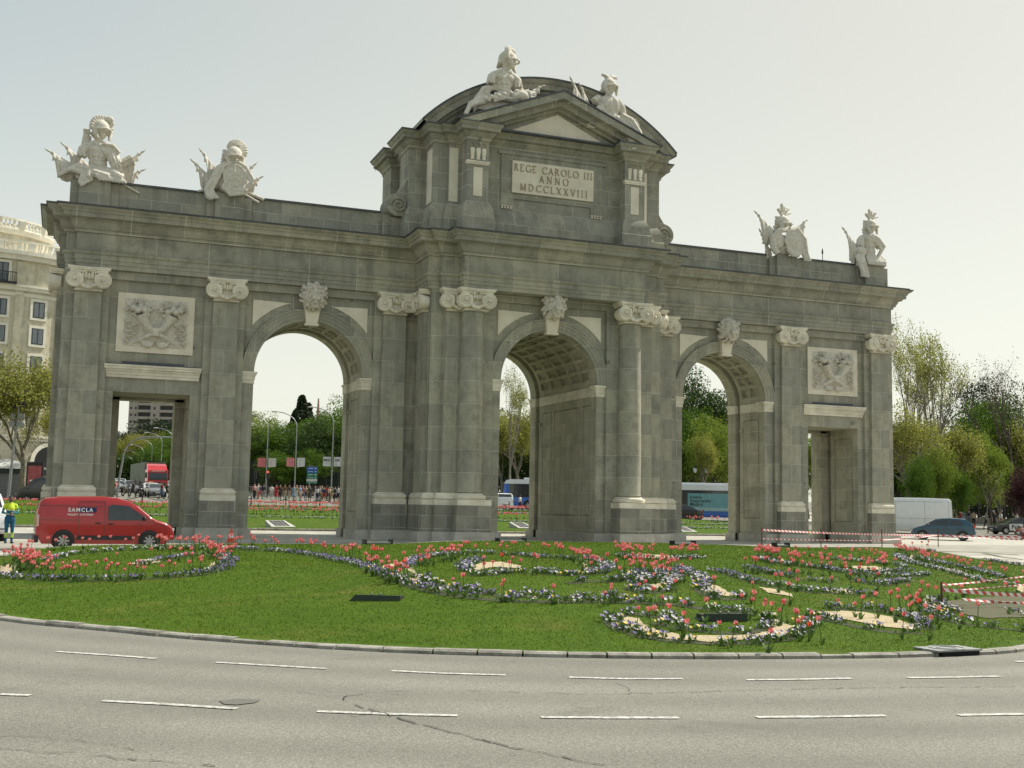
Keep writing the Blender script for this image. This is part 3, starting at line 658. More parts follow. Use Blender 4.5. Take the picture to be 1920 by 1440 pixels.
# segmental gable roof with its cornice
Z0, RR = 13.73, 9.6; mb = MB(); lb = MB(); K = 40; amax = math.asin(6.95/RR)
pr = [(8.35,-2.12),(8.62,-2.12),(8.68,-2.2),(8.80,-2.24),(8.92,-2.4),(9.0,-2.44),(9.05,-2.62),(9.3,-2.66),(9.36,-2.72),(9.52,-2.82),(9.53,-2.82)]
for i in range(K):
    a, b = -amax+2*amax*i/K, -amax+2*amax*(i+1)/K
    P = lambda r, t, y: (r*math.sin(t), y, Z0+r*math.cos(t))
    for sgn in (0, 1):
        Y = (lambda y: y) if not sgn else (lambda y: 2*YM-y)
        for (ra, ya), (rb, yb) in zip(pr, pr[1:]): mb.add([P(ra,a,Y(ya)),P(ra,b,Y(ya)),P(rb,b,Y(yb)),P(rb,a,Y(yb))], [(0,1,2,3)])
        lo_ = 20.1; pa, pb = P(8.4,a,Y(-2.115)), P(8.4,b,Y(-2.115)); mb.add([pa, pb, (pb[0],pb[1],min(lo_,pb[2])), (pa[0],pa[1],min(lo_,pa[2]))], [(0,1,2,3)])
        lb.add([P(9.52,a,Y(-2.83)),P(9.52,b,Y(-2.83)),P(9.62,b,Y(-2.86)),P(9.62,a,Y(-2.86))], [(0,1,2,3)])
    lb.add([P(9.62,a,-2.86),P(9.62,b,-2.86),P(9.62,b,2*YM+2.86),P(9.62,a,2*YM+2.86)], [(0,1,2,3)])
for s in (-1, 1):
    x = s*6.95; mb.add([(x,-2.8,20.2),(x,2*YM+2.8,20.2),(x,2*YM+2.8,20.38),(x,-2.8,20.38)], [(0,1,2,3)])
gb = mb.build('segmental_gable', STONE3, arch, 30); lb.build('lead_roof', LEAD, gb, 30)
# triangular pediment
mb = MB(); lb = MB(); ang = math.atan2(22.34-20.2, 5.42)
for s in (-1, 1):
    for ya, off, th in ((-3.9,0,.34),(-3.55,.3,.3),(-3.25,.55,.2)):
        c, sn = math.cos(ang), math.sin(ang); o1 = off/c; o2 = (off+th)/c
        zt = 22.34; zl = 20.2; xe = 5.42
        xa = xe-o1/math.tan(ang)*1.0; xb = xe-o2/math.tan(ang)
        pts = [(s*(xa if o1 else xe), zl+.0 if not o1 else zl), (0, zt-o1), (0, zt-o2), (s*max(xb, .05), zl)]
        mb.prism(pts, ya, -2.3, 'y')
    lb.prism([(s*5.47,20.2),(0,22.345),(0,22.42),(s*5.55,20.24)], -3.96, -2.2, 'y')
pd = mb.build('pediment', STONE3, arch); lb.build('lead_flashing', LEAD, pd)
mb = MB().prism([(-3.7,20.2),(3.7,20.2),(0,21.7)], -3.02, -2.3, 'y'); mb.build('tympanum', STONE3, pd)
MB().prism([(-2.42,20.28),(2.42,20.28),(0,21.38)], -3.07, -2.9, 'y').build('tympanum_panel', PANEL, pd)
mb = MB().box(-3.75,3.75,-3.3,-2.4,20.12,20.2); mb.build('cornice_ledge', LEAD, pd)
# ================================================================== trophies on top of the arch
def sheet(S, top, bot, nu=12, nv=6, th=.05, amp=.07, fr=2.2, ph=0.):
    """a hanging cloth between two edges, rippled along its width and given thickness"""
    top = [Vector(p) for p in top]; bot = [Vector(p) for p in bot]
    def al(P, t): x = t*(len(P)-1); i = min(len(P)-2, int(x)); return P[i].lerp(P[i+1], x-i)
    V = []
    for sgn in (-1, 1):
        for i in range(nu+1):
            t = i/nu; a, b = al(top, t), al(bot, t)
            for j in range(nv+1):
                q = a.lerp(b, j/nv); q.y += sgn*th+amp*math.sin(2*PI*(t*fr*2)+ph)*(.35+.65*j/nv)-.10*math.sin(PI*j/nv); V.append(tuple(q))
    n = nv+1; o = (nu+1)*n; F = []
    for i in range(nu):
        for j in range(nv): F += [(i*n+j, i*n+j+1, (i+1)*n+j+1, (i+1)*n+j), (o+i*n+j, o+(i+1)*n+j, o+(i+1)*n+j+1, o+i*n+j+1)]
    for i in range(nu): F += [(i*n, (i+1)*n, o+(i+1)*n, o+i*n), (i*n+nv, o+i*n+nv, o+(i+1)*n+nv, (i+1)*n+nv)]
    for j in range(nv): F += [(j, o+j, o+j+1, j+1), (nu*n+j, nu*n+j+1, o+nu*n+j+1, o+nu*n+j)]
    S.add(V, F)
def flag(S, base, tip, side=1, drop=1.3, n=7, seed=0, yy=.0):
    base, tip = Vector(base), Vector(tip); d = (tip-base); L = d.length; d.normalize()
    S.tube([base, tip-d*.25], .045, 6); S.tube([tip-d*.36, tip-d*.22, tip], [.035,.10,.015], 6, flat=.5)
    S.ell(tip-d*.44, (.10,.10,.10), 6, 5); S.tube([tip-d*.5, tip-d*.52+Vector((0,-.1,-.2)), tip-d*.46+Vector((0,-.1,-.38))], [.07,.075,.03], 5)
    a = tip-d*.5; inn = -side
    bot = [a+Vector((inn*.18,-.05,-drop*.85)), a.lerp(base,.25)+Vector((inn*.02,-.06,-drop*1.2)), a.lerp(base,.55)+Vector((0,-.05,-drop*1.05)), base+Vector((0,-.05,-.35))]
    bot = [Vector((p.x, p.y, max(p.z, base.z-.45))) for p in bot]
    sheet(S, [a, a.lerp(base,.33), a.lerp(base,.66), base], bot, 16, 6, .05, .08, 2.2, seed)
def cloth(S, pts, rad=.09, n=4, spread=(0,0,.1), seed=0):
    r = random.Random(seed)
    for k in range(n):
        o = Vector(spread)*(k-(n-1)/2)
        S.tube([Vector(p)+o+Vector((r.uniform(-.03,.03), r.uniform(-.06,.06), r.uniform(-.03,.03))) for p in pts], [rad*r.uniform(.8,1.15)]*len(pts), 6)
def helmet(S, c, turn=0., plume='fan', sc=1.):
    c = Vector(c); cs, sn = math.cos(turn), math.sin(turn)
    T = lambda x, y, z: c+Vector((x*cs-y*sn, x*sn+y*cs, z))*sc
    Mr = Matrix.Rotation(turn, 3, 'Z')
    S.ell(T(0,0,.05), (.22*sc,.24*sc,.3*sc), 12, 8)                       # head
    k0 = []
    for i in range(7):
        th = PI*.5*i/6; k0.append((.36*math.cos(th)+.0, .16+.34*math.sin(th)))
    for r0, z0 in ():
        pass
    S.ell(T(0,.04,.2), (.33*sc,.38*sc,.36*sc), 16, 10, mat=Mr)
    S.tube([T(-.3,-.22,.12), T(-.18,-.4,.1), T(0,-.45,.12), T(.18,-.4,.1), T(.3,-.22,.12)], .05*sc, 6)
    for q in (-1, 1): S.tube([T(q*.3,-.12,.12), T(q*.29,-.18,-.1), T(q*.22,-.26,-.28)], [.11*sc,.09*sc,.05*sc], 6)
    S.tube([T(-.25,.3,.05), T(0,.42,-.1), T(.25,.3,.05)], .08*sc, 6)
    if plume == 'fan':
        for k in range(13):
            a = R(-20+k*15.5); S.tube([T(.0,-.0+.4*math.cos(a)*0,.42), T(.12*math.cos(a)+.1,.0,.45+.2*math.sin(a)), T(.42*math.cos(a)+.12,.04,.45+.42*math.sin(a))], [.05*sc,.09*sc,.085*sc], 6)
        for k in range(6): S.tube([T(-.3,.1,.35-k*.16), T(-.42-.02*k,.12,.33-k*.16)], [.09*sc,.08*sc], 6)
    if plume == 'crest':
        for k in range(14):
            a = R(-10+k*15.); S.tube([T(.34*math.cos(a)*.8,.0,.2+.36*math.sin(a)), T(.46*math.cos(a),.0,.24+.50*math.sin(a))], [.1*sc,.11*sc], 6)
        S.ell(T(.28,-.1,.62), (.17*sc,.13*sc,.14*sc), 8, 6); S.ell(T(.36,-.1,.48), (.11*sc,.1*sc,.1*sc), 8, 6)
    if plume == 'feathers':
        for k in range(7):
            a = R(30+k*19); L = .55+.12*math.sin(k*2.1)
            S.tube([T(.02,0,.42), T(.20*math.cos(a),.0,.50+.22*math.sin(a)), T(.44*math.cos(a)+.05,.0,.5+(L-.1)*math.sin(a)), T(.60*math.cos(a)+.10,0,.5+L*math.sin(a))], [.05*sc,.075*sc,.10*sc,.06*sc], 6, flat=.55)
        for k in range(5): S.tube([T(-.25,.1,.42-k*.15), T(-.40-.02*k,.12,.44-k*.16)], [.08*sc,.06*sc], 6)
    if plume == 'dragon':
        for q in (-1, 1): S.tube([T(q*.02,0,.5), T(q*.2,-.0,.62), T(q*.36,0,.66), T(q*.42,0,.58)], [.12*sc,.1*sc,.07*sc,.04*sc], 6)
        S.tube([T(.0,.1,.5), T(.2,.1,.72), T(.36,.1,.76)], [.13*sc,.09*sc,.05*sc], 6); S.tube([T(0,.25,.5), T(0,.4,.2), T(0,.36,-.2)], [.14*sc,.13*sc,.06*sc], 6)
def torso(S, z=.75, turn=0, arms=True, wx=.52):
    S.ell((0,0,z+.5), (wx,.34,.5), 16, 10); S.ell((0,-.02,z+.02), (wx*.8,.3,.42), 14, 8)
    for q in (-1, 1): S.ell((q*.22,-.24,z+.62), (.22,.14,.17), 10, 6)
    for k in range(3):
        for q in (-1, 1): S.ell((q*.11,-.27,z+.3-k*.17), (.11,.09,.075), 8, 5)
    S.tube([(0,0,z+.85),(0,-.02,z+1.22)], [.2,.15], 10)
    S.tube([(-.55,0,z+.78),(-.2,-.05,z+.95),(.2,-.05,z+.95),(.55,0,z+.78)], .16, 8)
    if arms:
        for q in (-1, 1):
            S.tube([(q*.5,0,z+.78),(q*.68,-.08,z+.6),(q*.72,-.12,z+.28)], [.2,.22,.2], 10)
            for k in range(7):
                a = 2*PI*k/7; S.tube([(q*.68+.16*math.cos(a),-.08+.16*math.sin(a),z+.62),(q*.73+.2*math.cos(a),-.12+.2*math.sin(a),z+.2)], .06, 5)
    for k in range(15):
        a = PI*1.0+PI*1.0*k/14; S.tube([(.36*math.cos(a),.26*math.sin(a),z-.2),(.56*math.cos(a),.5*math.sin(a),z-.55)], [.06,.08], 5)
STG = 'stone trophies along the roof'
def place(S, loc, label, voxel=.029):
    o = sculpt('trophy_sculpture', S, SCULPT, voxel, None, 1, loc)
    return tag(o, label, 'sculpture', STG)

S = MB(); torso(S, .78); helmet(S, (.06,-.03,2.22), R(25), 'crest', 1.18)          # far left torso with quiver
S.tube([(-.62,.15,1.3),(-.52,.12,2.1)], [.2,.2], 10); [S.tube([(-.56+.09*k,.12,2.05),(-.56+.1*k,.12,2.42)], [.05,.07], 5) for k in (-1,0,1)]
flag(S, (-.3,.2,.3), (-2.36,.2,1.3), -1, 1.05, 8, 1); flag(S, (-.3,.35,.7), (-1.72,.35,1.75), -1, 1.0, 7, 2)
flag(S, (.5,.3,.5), (2.12,.3,1.85), 1, 1.5, 9, 3); flag(S, (.8,.5,.15), (2.2,.5,1.0), 1, .8, 7, 4)
S.tube([(.75,.1,.75),(1.5,.1,1.25)], [.2,.24], 10); [S.tube([(.75+.0,-.08+.05*k,.75),(1.5,-.1+.05*k,1.27)], .03, 5) for k in range(-2,5)]
sheet(S, [(.0,-.25,1.7),(.35,-.25,1.72),(.62,-.2,1.6)], [(.75,-.2,.3),(1.0,-.3,.1),(1.3,-.35,-.05)], 10, 8, .05, .06, 1.4); cloth(S, [(.1,-.3,1.62),(.5,-.3,1.66),(.8,-.25,1.3)], .08, 3, (.1,0,.03), 3)
cloth(S, [(-1.5,-.1,.15),(-1.0,-.3,.45),(-.5,-.45,.3),(-.55,-.5,-.1),(-.4,-.5,-.3)], .1, 5, (.08,0,.07), 4)
for k in range(9): S.tube([(-.25+.12*k,-.35,.45),(-.05+.15*k,-.55,.12-.02*k),(.15+.14*k,-.6,-.12)], [.08,.1,.06], 5)
for q in (-1,1): S.tube([(q*.25,-.05,.45),(q*.45+.3,-.35,.25),(q*.3+.8,-.45,.1)], [.28,.26,.2], 8)
S.tube([(-1.7,.0,-.02),(-.6,.1,.3)], .06, 6); S.tube([(1.9,-.15,-.42),(.8,.0,.15)], .06, 6); S.box(-.9,1.0,-.25,.6,-.05,.3)
place(S, (-21.55,.25,16.26), 'seated armoured torso trophy with quiver and four furled flags on the left end pier')

S = MB(); helmet(S, (.1,-.03,1.66), R(12), 'fan', 1.22)                              # second: helmet over oval shield
for sx, tx, tz, sd in ((-.4,-1.55,2.2,-1),(-.5,-1.95,1.6,-1),(.5,1.3,1.85,1),(.6,1.65,1.2,1)):
    flag(S, (sx*.4,.2+.1*(abs(tx)<1.6),.2 if abs(tx) > 1.6 else .7), (tx,.2+.1*(abs(tx)<1.6),tz), sd, 1.4 if abs(tx) < 1.6 else 1.1, 8, int(tx*10))
S.ell((.12,-.5,.72), (.52,.12,.6), 20, 10); S.tube([(.12+.52*math.cos(a*.3),-.56,.72+.6*math.sin(a*.3)) for a in range(22)], .045, 6); S.tube([(.1,-.63,.2),(.1,-.64,1.22)], .03, 5)
cloth(S, [(-.15,-.3,1.45),(-.55,-.4,1.15),(-.8,-.45,.5),(-1.05,-.5,0),(-.95,-.55,-.3),(-.75,-.55,-.45)], .1, 4, (.1,0,.03), 7)
cloth(S, [(.1,-.3,1.45),(.6,-.45,1.2),(.95,-.5,.6),(.6,-.6,.05),(0,-.62,-.05),(-.4,-.55,.3)], .1, 4, (.03,0,.07), 8)
S.tube([(0,-.1,.9),(.05,-.1,1.6)], [.35,.18], 10); S.ell((0,-.1,.5), (.7,.35,.6), 12, 8)
S.tube([(-1.5,-.1,-.05),(-.5,.1,.35)], .07, 6); S.tube([(1.35,-.2,-.3),(.4,.0,.2)], .07, 6); S.tube([(1.6,-.1,-.1),(.5,.1,.3)], .09, 6)
S.tube([(-1.1,-.1,.35),(-.6,-.1,.3)], [.16,.2], 10)
place(S, (-15.55,.2,16.3), 'plumed helmet over an oval shield with four spears, second trophy from the left')

S = MB(); torso(S, .8, 0, True, .48); helmet(S, (.2,-.03,2.2), R(60), 'crest', 1.24)  # on the left slope of the pediment
for k in range(11): S.tube([(-.55+.1*k,-.3,.55),(-.62+.12*k,-.45,.2),(-.62+.12*k,-.45,.0+.05*k)], [.07,.1,.07], 5)
flag(S, (.5,.2,.55), (2.35,.2,1.55), 1, .8, 9, 6); cloth(S, [(.7,-.1,.8),(1.1,-.2,.75),(1.6,-.1,.75)], .14, 3, (0,0,.12), 4)
S.tube([(.3,-.4,.4),(1.2,-.4,.75)], [.22,.2], 10); S.ell((.85,-.45,.5), (.32,.25,.28), 12, 8)
cloth(S, [(-.5,0,.9),(-.9,-.1,.8),(-1.2,-.1,.3),(-1.5,-.2,-.05)], .13, 4, (.12,0,.05), 6)
cloth(S, [(-1.0,-.3,.15),(-1.5,-.35,-.05),(-1.9,-.4,-.3),(-2.1,-.5,-.75)], .12, 3, (.05,0,.12), 9)
for k in range(12): S.ell((-1.1+.16*k,-.45,.12+.06*k-.1*(k % 2)), (.13,.12,.12), 8, 5)
S.box(-1.4,1.3,-.2,.5,-.35,.5)
place(S, (-2.95,-3.15,21.35), 'female cuirass bust in crested helmet reclining on the left slope of the pediment')

S = MB(); S.ell((0,0,.95), (.66,.45,.62), 16, 10); S.ell((.05,.0,.35), (.6,.42,.55), 14, 8); S.tube([(0,0,1.35),(.05,0,1.8)], [.22,.15], 8)   # right slope
for q in (-1,1): S.ell((q*.25,-.3,1.05), (.26,.14,.36), 10, 7)
S.tube([(.5,0,1.35),(.75,-.05,1.0),(.85,-.1,.6)], [.22,.22,.16], 8); S.tube([(-.5,0,1.35),(-.85,-.1,1.1)], [.22,.2], 8)
helmet(S, (.05,-.02,1.85), R(10), 'dragon', 1.15)
flag(S, (-1.15,.1,.8), (-2.15,.1,2.35), 1, 1.0, 7, 12); flag(S, (-.75,.2,.7), (-1.6,.2,2.15), 1, 1.0, 7, 13)
S.lathe([(.2,0),(.3,.02),(.2,.4)], (-1.1,-.3,.9), 12, axis='y')
cloth(S, [(.3,-.35,.3),(.9,-.4,.1),(1.3,-.45,-.5),(1.5,-.5,-1.1)], .15, 5, (.14,0,.1), 14); cloth(S, [(-.7,-.3,.8),(-.4,-.4,.3),(.2,-.4,-.2)], .12, 3, (.1,0,.08), 15)
S.prism([(.95,-.2),(1.1,.55),(1.35,.42),(1.6,.6),(1.85,.25),(1.7,-.2),(1.6,-.6)], .0, .14, 'y')
S.box(-1.2,.9,-.2,.4,-.3,.5); S.prism([(-.9,.5),(1.4,-.9),(1.4,-.2),(.2,.6)], -.3, .3, 'y')
place(S, (2.75,-3.15,21.2), 'winged-helmet trophy seen from behind on the right slope of the pediment')

S = MB(); helmet(S, (.05,-.03,1.7), R(18), 'feathers', 1.22)                         # right wing inner
flag(S, (-.1,-.1,1.0), (-1.9,.0,2.5), -1, 1.9, 9, 21); flag(S, (.1,-.1,1.1), (1.85,.0,2.4), 1, 1.9, 9, 22); flag(S, (-.7,.1,.2), (-1.5,.1,1.55), -1, .9, 6, 23)
S.ell((.45,-.5,.85), (.6,.14,.62), 22, 10); S.tube([(.45+.6*math.cos(a*.3),-.56,.85+.62*math.sin(a*.3)) for a in range(22)], .05, 6)
S.ell((-.5,-.35,.8), (.45,.2,.5), 14, 8); cloth(S, [(.4,-.3,1.6),(0,-.4,1.45),(-.5,-.45,1.4),(-.95,-.45,.9),(-.9,-.5,.3),(-.6,-.5,.0)], .1, 3, (.06,0,.07), 24)
cloth(S, [(.0,-.35,1.5),(.6,-.45,1.55),(1.05,-.5,1.0),(1.2,-.5,.2),(1.4,-.5,-.25)], .11, 3, (.12,0,.02), 25); cloth(S, [(0,-.5,.4),(.2,-.6,.05),(.6,-.6,.05),(.9,-.5,.3)], .1, 3, (0,0,.1), 26)
S.ell((0,0,.6), (.8,.4,.65), 12, 8); S.tube([(1.2,0,.5),(1.45,0,1.1)], [.2,.1], 6)
place(S, (15.45,.2,16.26), 'feathered helmet over a round shield with crossed flags on the right wing')

S = MB(); torso(S, .85, 0, True, .5); helmet(S, (.1,-.03,2.2), R(10), 'feathers', 1.1)
flag(S, (-.3,.0,.5), (-1.95,.0,2.2), -1, 1.9, 9, 31); cloth(S, [(-.3,-.3,1.75),(.3,-.35,1.5),(.75,-.3,1.1),(.6,-.1,.6)], .1, 4, (.06,0,.09), 32)
cloth(S, [(-.9,-.3,.5),(-.9,-.45,.1),(-.75,-.5,-.5),(-.7,-.5,-.85)], .13, 4, (.13,0,0), 33); S.ell((-.75,-.2,.75), (.38,.3,.3), 12, 8)
for k in range(10): S.tube([(-.4+.1*k,-.3,.5),(-.45+.13*k,-.5,.15),(-.42+.13*k,-.52,-.05)], [.09,.11,.08], 5)
for k in range(6): a = R(-60+k*22); S.tube([(.6,.2,.35),(.6+.75*math.cos(a),.2,.3+.45*math.sin(a))], [.1,.14], 5)
S.box(-.6,.6,-.2,.5,-.05,.4)
place(S, (21.5,.2,16.26), 'headless-armed cuirass trophy with feathered helmet at the right end of the roof')
S = MB(); S.ell((0,0,0), (.45,.45,.5), 14, 8); S.box(-.4,.4,-.3,.3,-.4,0); tag(sculpt('roof_dome', S, SCULPT, .05, None, 1, (19.2,3.0,16.5)), 'small pale rounded stone top showing above the right parapet', 'ornament')
lr = empty('lightning_rod', (20.1,2.8,16.2), label='thin dark lightning rod on the right wing roof', cat='rod')
MB().tube([(0,0,0),(0,0,1.2)], .025, 6).build('rod', LEAD, lr); MB().lathe([(.0,1.55),(.05,1.35),(.06,1.2),(0,1.15)], n=8).build('tip', LEAD, lr)
# ================================================================== ground, road, kerb, lawns
def hit(u, v, hf):
    z = 0.
    for _ in range(30):
        p = gz(u, v, z); z = .5*z+.5*hf(p.x, p.y)
    return p
def asphalt(name, base, k=1.):
    m, t, b = nodes(name, .85); v = coords(t); L = t.links
    c = mix(t, noise(t, v, .35, 5, .6), base, tuple(x*.84 for x in base))
    c = mix(t, noise(t, v, 55, 2, .7, .5, .72), c, tuple(min(1, x*1.75) for x in base))
    c = mix(t, noise(t, v, 41, 2, .7, .54, .74), c, tuple(x*.42 for x in base))
    sc = N(t, "ShaderNodeMapping"); sc.inputs[3].default_value = (.22, 1.1, 1); sc.inputs[2].default_value = (0, 0, .1); L.new(v, sc.inputs[0])
    mx = mix(t, 0, c, tuple(x*.72 for x in base)); mn = t.nodes[-1]
    mu = N(t, "ShaderNodeMath", operation='MULTIPLY', i_1=.5); L.new(noise(t, sc.outputs[0], .8, 4, .6, .5, .75), mu.inputs[0]); L.new(mu.outputs[0], mn.inputs[0])
    mp2 = N(t, "ShaderNodeVectorMath", operation='DISTANCE'); L.new(v, mp2.inputs[0]); mp2.inputs[1].default_value = (-9.5, -26.5, -.3)
    sn = N(t, "ShaderNodeMath", operation='MULTIPLY', i_1=4.3); L.new(mp2.outputs['Value'], sn.inputs[0]); si = N(t, "ShaderNodeMath", operation='SINE'); L.new(sn.outputs[0], si.inputs[0]); s3 = N(t, "ShaderNodeMath", operation='MULTIPLY_ADD', i_1=.15, i_2=.15); L.new(si.outputs[0], s3.inputs[0])
    mx = mix(t, s3.outputs[0], mx, tuple(x*.45 for x in base)); st_ = N(t, "ShaderNodeMath", operation='MULTIPLY', i_1=.8); L.new(noise(t, v, .7, 6, .75, .6, .74), st_.inputs[0]); mx = mix(t, st_.outputs[0], mx, tuple(x*.6 for x in base))
    L.new(mx, b.inputs[0]); g = N(t, "ShaderNodeTexNoise"); g.inputs['Scale'].default_value = 70; L.new(v, g.inputs['Vector']); bump(t, b, g.outputs[0], .6, .01); b.inputs['Specular IOR Level'].default_value = .3
    return m
ASPH = asphalt('worn asphalt', (.21,.203,.174))
PAVE = ashlar('pale granite paving', (.47,.45,.39), (.42,.405,.35), (.52,.50,.43), .5, .9, (.26,.25,.21), pits=False)
# asphalt ground: one sheet out to the horizon
def axis(lo, hi, near): 
    a = [lo, lo*.6, lo*.35, lo*.2]+list(np.arange(-90, 91, near))+[hi*.15, hi*.25, hi*.5, hi]
    return sorted(set(round(float(x), 2) for x in a))
xs = axis(-1500, 1500, 6); ys = sorted(set([-400,-200,-100,-80]+[round(float(q),2) for q in np.arange(-70, 180, 2.5)]+[200,250,350,600,1000,1600]))
mb = MB(); nx = len(xs)
mb.v = [(x, y, terr(x, y)-.004) for y in ys for x in xs]
mb.f = [(j*nx+i, j*nx+i+1, (j+1)*nx+i+1, (j+1)*nx+i) for j in range(len(ys)-1) for i in range(nx-1)]; mb.m = [0]*len(mb.f)
tag(mb.build('ground', ASPH, None, 180), kind='structure')

KB = [(0,1151),(200,1171),(400,1189),(700,1208),(960,1217),(1200,1221),(1400,1222),(1600,1221),(1740,1218),(1920,1208)]
kh = lambda x, y: terr(x, y)+.085
front = [hit(u, v, kh) for u, v in KB]
front = [Vector((-26.2,-23.5,0)), Vector((-25.6,-28.5,0)), Vector((-24.9,-31,0))]+front[0:]+[Vector((-5.5,-39.6,0)), Vector((0,-35.5,0)), Vector((6,-29.5,0)), Vector((11.5,-22.5,0))]
BE = [(0,1030),(100,1023),(200,1022),(320,1021),(440,1018),(560,1019),(700,1020),(800,1017),(920,1014),(1040,1015),(1150,1016),(1275,1018),(1440,1024),(1560,1026),(1690,1027),(1760,1031),(1840,1037),(1920,1043)]
back = [gz(u, v, .28) for u, v in BE]
def catmull(P, n=8):
    out = []
    for i in range(len(P)-1):
        a, b, c, d = P[max(i-1,0)], P[i], P[i+1], P[min(i+2,len(P)-1)]
        for k in range(n):
            t = k/n; out.append(.5*((2*b)+(c-a)*t+(2*a-5*b+4*c-d)*t*t+(3*b-a-3*c+d)*t**3))
    return out+[P[-1]]
FC = catmull([Vector((p.x, p.y)) for p in front]); BC = catmull([Vector((p.x, p.y)) for p in back], 3)
OUT = FC+BC[::-1]
FCa = np.array([(p.x, p.y) for p in FC]); OA = np.array([(p.x, p.y) for p in OUT])
def segd(x, y, A=FCa):
    P = np.array([x, y]); a = A[:-1]; d = A[1:]-a; t = np.clip(((P-a)*d).sum(1)/(d*d).sum(1), 0, 1); return float(np.sqrt((((a+d*t[:,None])-P)**2).sum(1).min()))
def inpoly(x, y, A=OA):
    x1, y1 = A[:,0], A[:,1]; x2, y2 = np.roll(x1, -1), np.roll(y1, -1)
    c = ((y1 > y) != (y2 > y)) & (x < (x2-x1)*(y-y1)/(y2-y1+1e-12)+x1); return bool(c.sum() % 2)
def lawn(x, y):
    k = terr(x, y)+.05; t = sstep(segd(x, y)/8.5)
    b = .035*math.sin(x*.35+y*.2)*math.sin(y*.3-1)*t
    return k+(.275-k)*t+b*.6
m, t, b = nodes('lawn', .9); v = coords(t)
c = mix(t, noise(t, v, .25, 3), (.075,.145,.004), (.095,.17,.006)); c = mix(t, noise(t, v, .45, 4, .7, .52, .74), c, (.17,.17,.03)); c = mix(t, noise(t, v, 2.2, 4, .6, .4, .7), c, (.06,.12,.003)); c = mix(t, noise(t, v, 38, 2, .7, .5, .7), c, (.03,.06,.010)); c = mix(t, noise(t, v, 60, 1, .7, .62, .75), c, (.16,.24,.05))
t.links.new(c, b.inputs[0]); b.inputs['Specular IOR Level'].default_value = .15; bump(t, b, noise(t, v, 60, 2), .7, .03); GRASS = m
cx, cy = -8., -25.; mb = MB(); NR = 46; n = len(OUT)
for k in range(NR+1):
    f = 1-(1-k/NR)**1.0
    for p in OUT:
        x, y = cx+(p.x-cx)*f, cy+(p.y-cy)*f; mb.v.append((x, y, lawn(x, y)))
for k in range(NR):
    for i in range(n): j = (i+1) % n; mb.f.append((k*n+i, k*n+j, (k+1)*n+j, (k+1)*n+i)); mb.m.append(0)
for i in range(n):
    j = (i+1) % n; a, b_ = OUT[i], OUT[j]; mb.add([(a.x,a.y,lawn(a.x,a.y)),(b_.x,b_.y,lawn(b_.x,b_.y)),(b_.x,b_.y,-.5),(a.x,a.y,-.5)], [(0,1,2,3)])
tag(mb.build('lawn', GRASS, None, 180), kind='structure')
# kerb stones round the front lawn
KERB = mat('kerb granite', (.34,.325,.28), .85, c2=(.16,.15,.125), sc=3.2, bs=.4, bd=.02)
def kerb(pts, name, h=.14, w_=.24, L=1.0, hf=terr, seed=1):
    r = random.Random(seed); mb = MB(); P = [Vector((p.x, p.y)) for p in pts]; d = [0]
    for a, b in zip(P, P[1:]): d.append(d[-1]+(b-a).length)
    def pos(s):
        s = max(0, min(d[-1]-1e-6, s)); i = max(k for k in range(len(d)-1) if d[k] <= s); f = (s-d[i])/max(1e-9, d[i+1]-d[i]); return P[i].lerp(P[i+1], f)
    s = 0
    while s < d[-1]-.1:
        l = L*r.uniform(.75,1.15); a, b = pos(s+.012), pos(min(d[-1], s+l-.012)); t = (b-a).normalized(); nn = Vector((-t.y, t.x)); dz = r.uniform(-.012,.012); q = r.uniform(-.01,.01)
        vs = []
        for p in (a, b):
            z = hf(p.x, p.y)
            for o, zz in ((-.07,-.05),(-.07,h*.62),(-.035,h+dz),(w_,h+dz),(w_,-.05)): o2 = p+nn*(o+q); vs.append((o2.x, o2.y, z+zz))
        mb.add(vs, [(0,1,6,5),(1,2,7,6),(2,3,8,7),(3,4,9,8),(0,4,3,2,1),(5,6,7,8,9)]); s += l
    return tag(mb.build(name, KERB), kind='structure')
kerb(FC, 'kerb', .06, .11, .62, seed=3)
kerb(BC[::-1], 'kerb', .29, .12, 1.6, hf=lambda x, y: lawn(x, y)-.28, seed=5)
# paved island under and around the arch
mb = MB()
def sheet(mb, x0, x1, y0, y1, hf, st=2.5, m=0):
    X = np.linspace(x0, x1, max(2, int((x1-x0)/st)+1)); Y = np.linspace(y0, y1, max(2, int((y1-y0)/st)+1)); o = len(mb.v)
    mb.v += [(float(x), float(y), hf(x, y)) for y in Y for x in X]; nx = len(X)
    for j in range(len(Y)-1):
        for i in range(nx-1): mb.f.append((o+j*nx+i, o+j*nx+i+1, o+(j+1)*nx+i+1, o+(j+1)*nx+i)); mb.m.append(m)
sheet(mb, -31, 46, -24, 13, lambda x, y: terr(x, y)+.006)
tag(mb.build('paving', PAVE, None, 180), kind='structure')
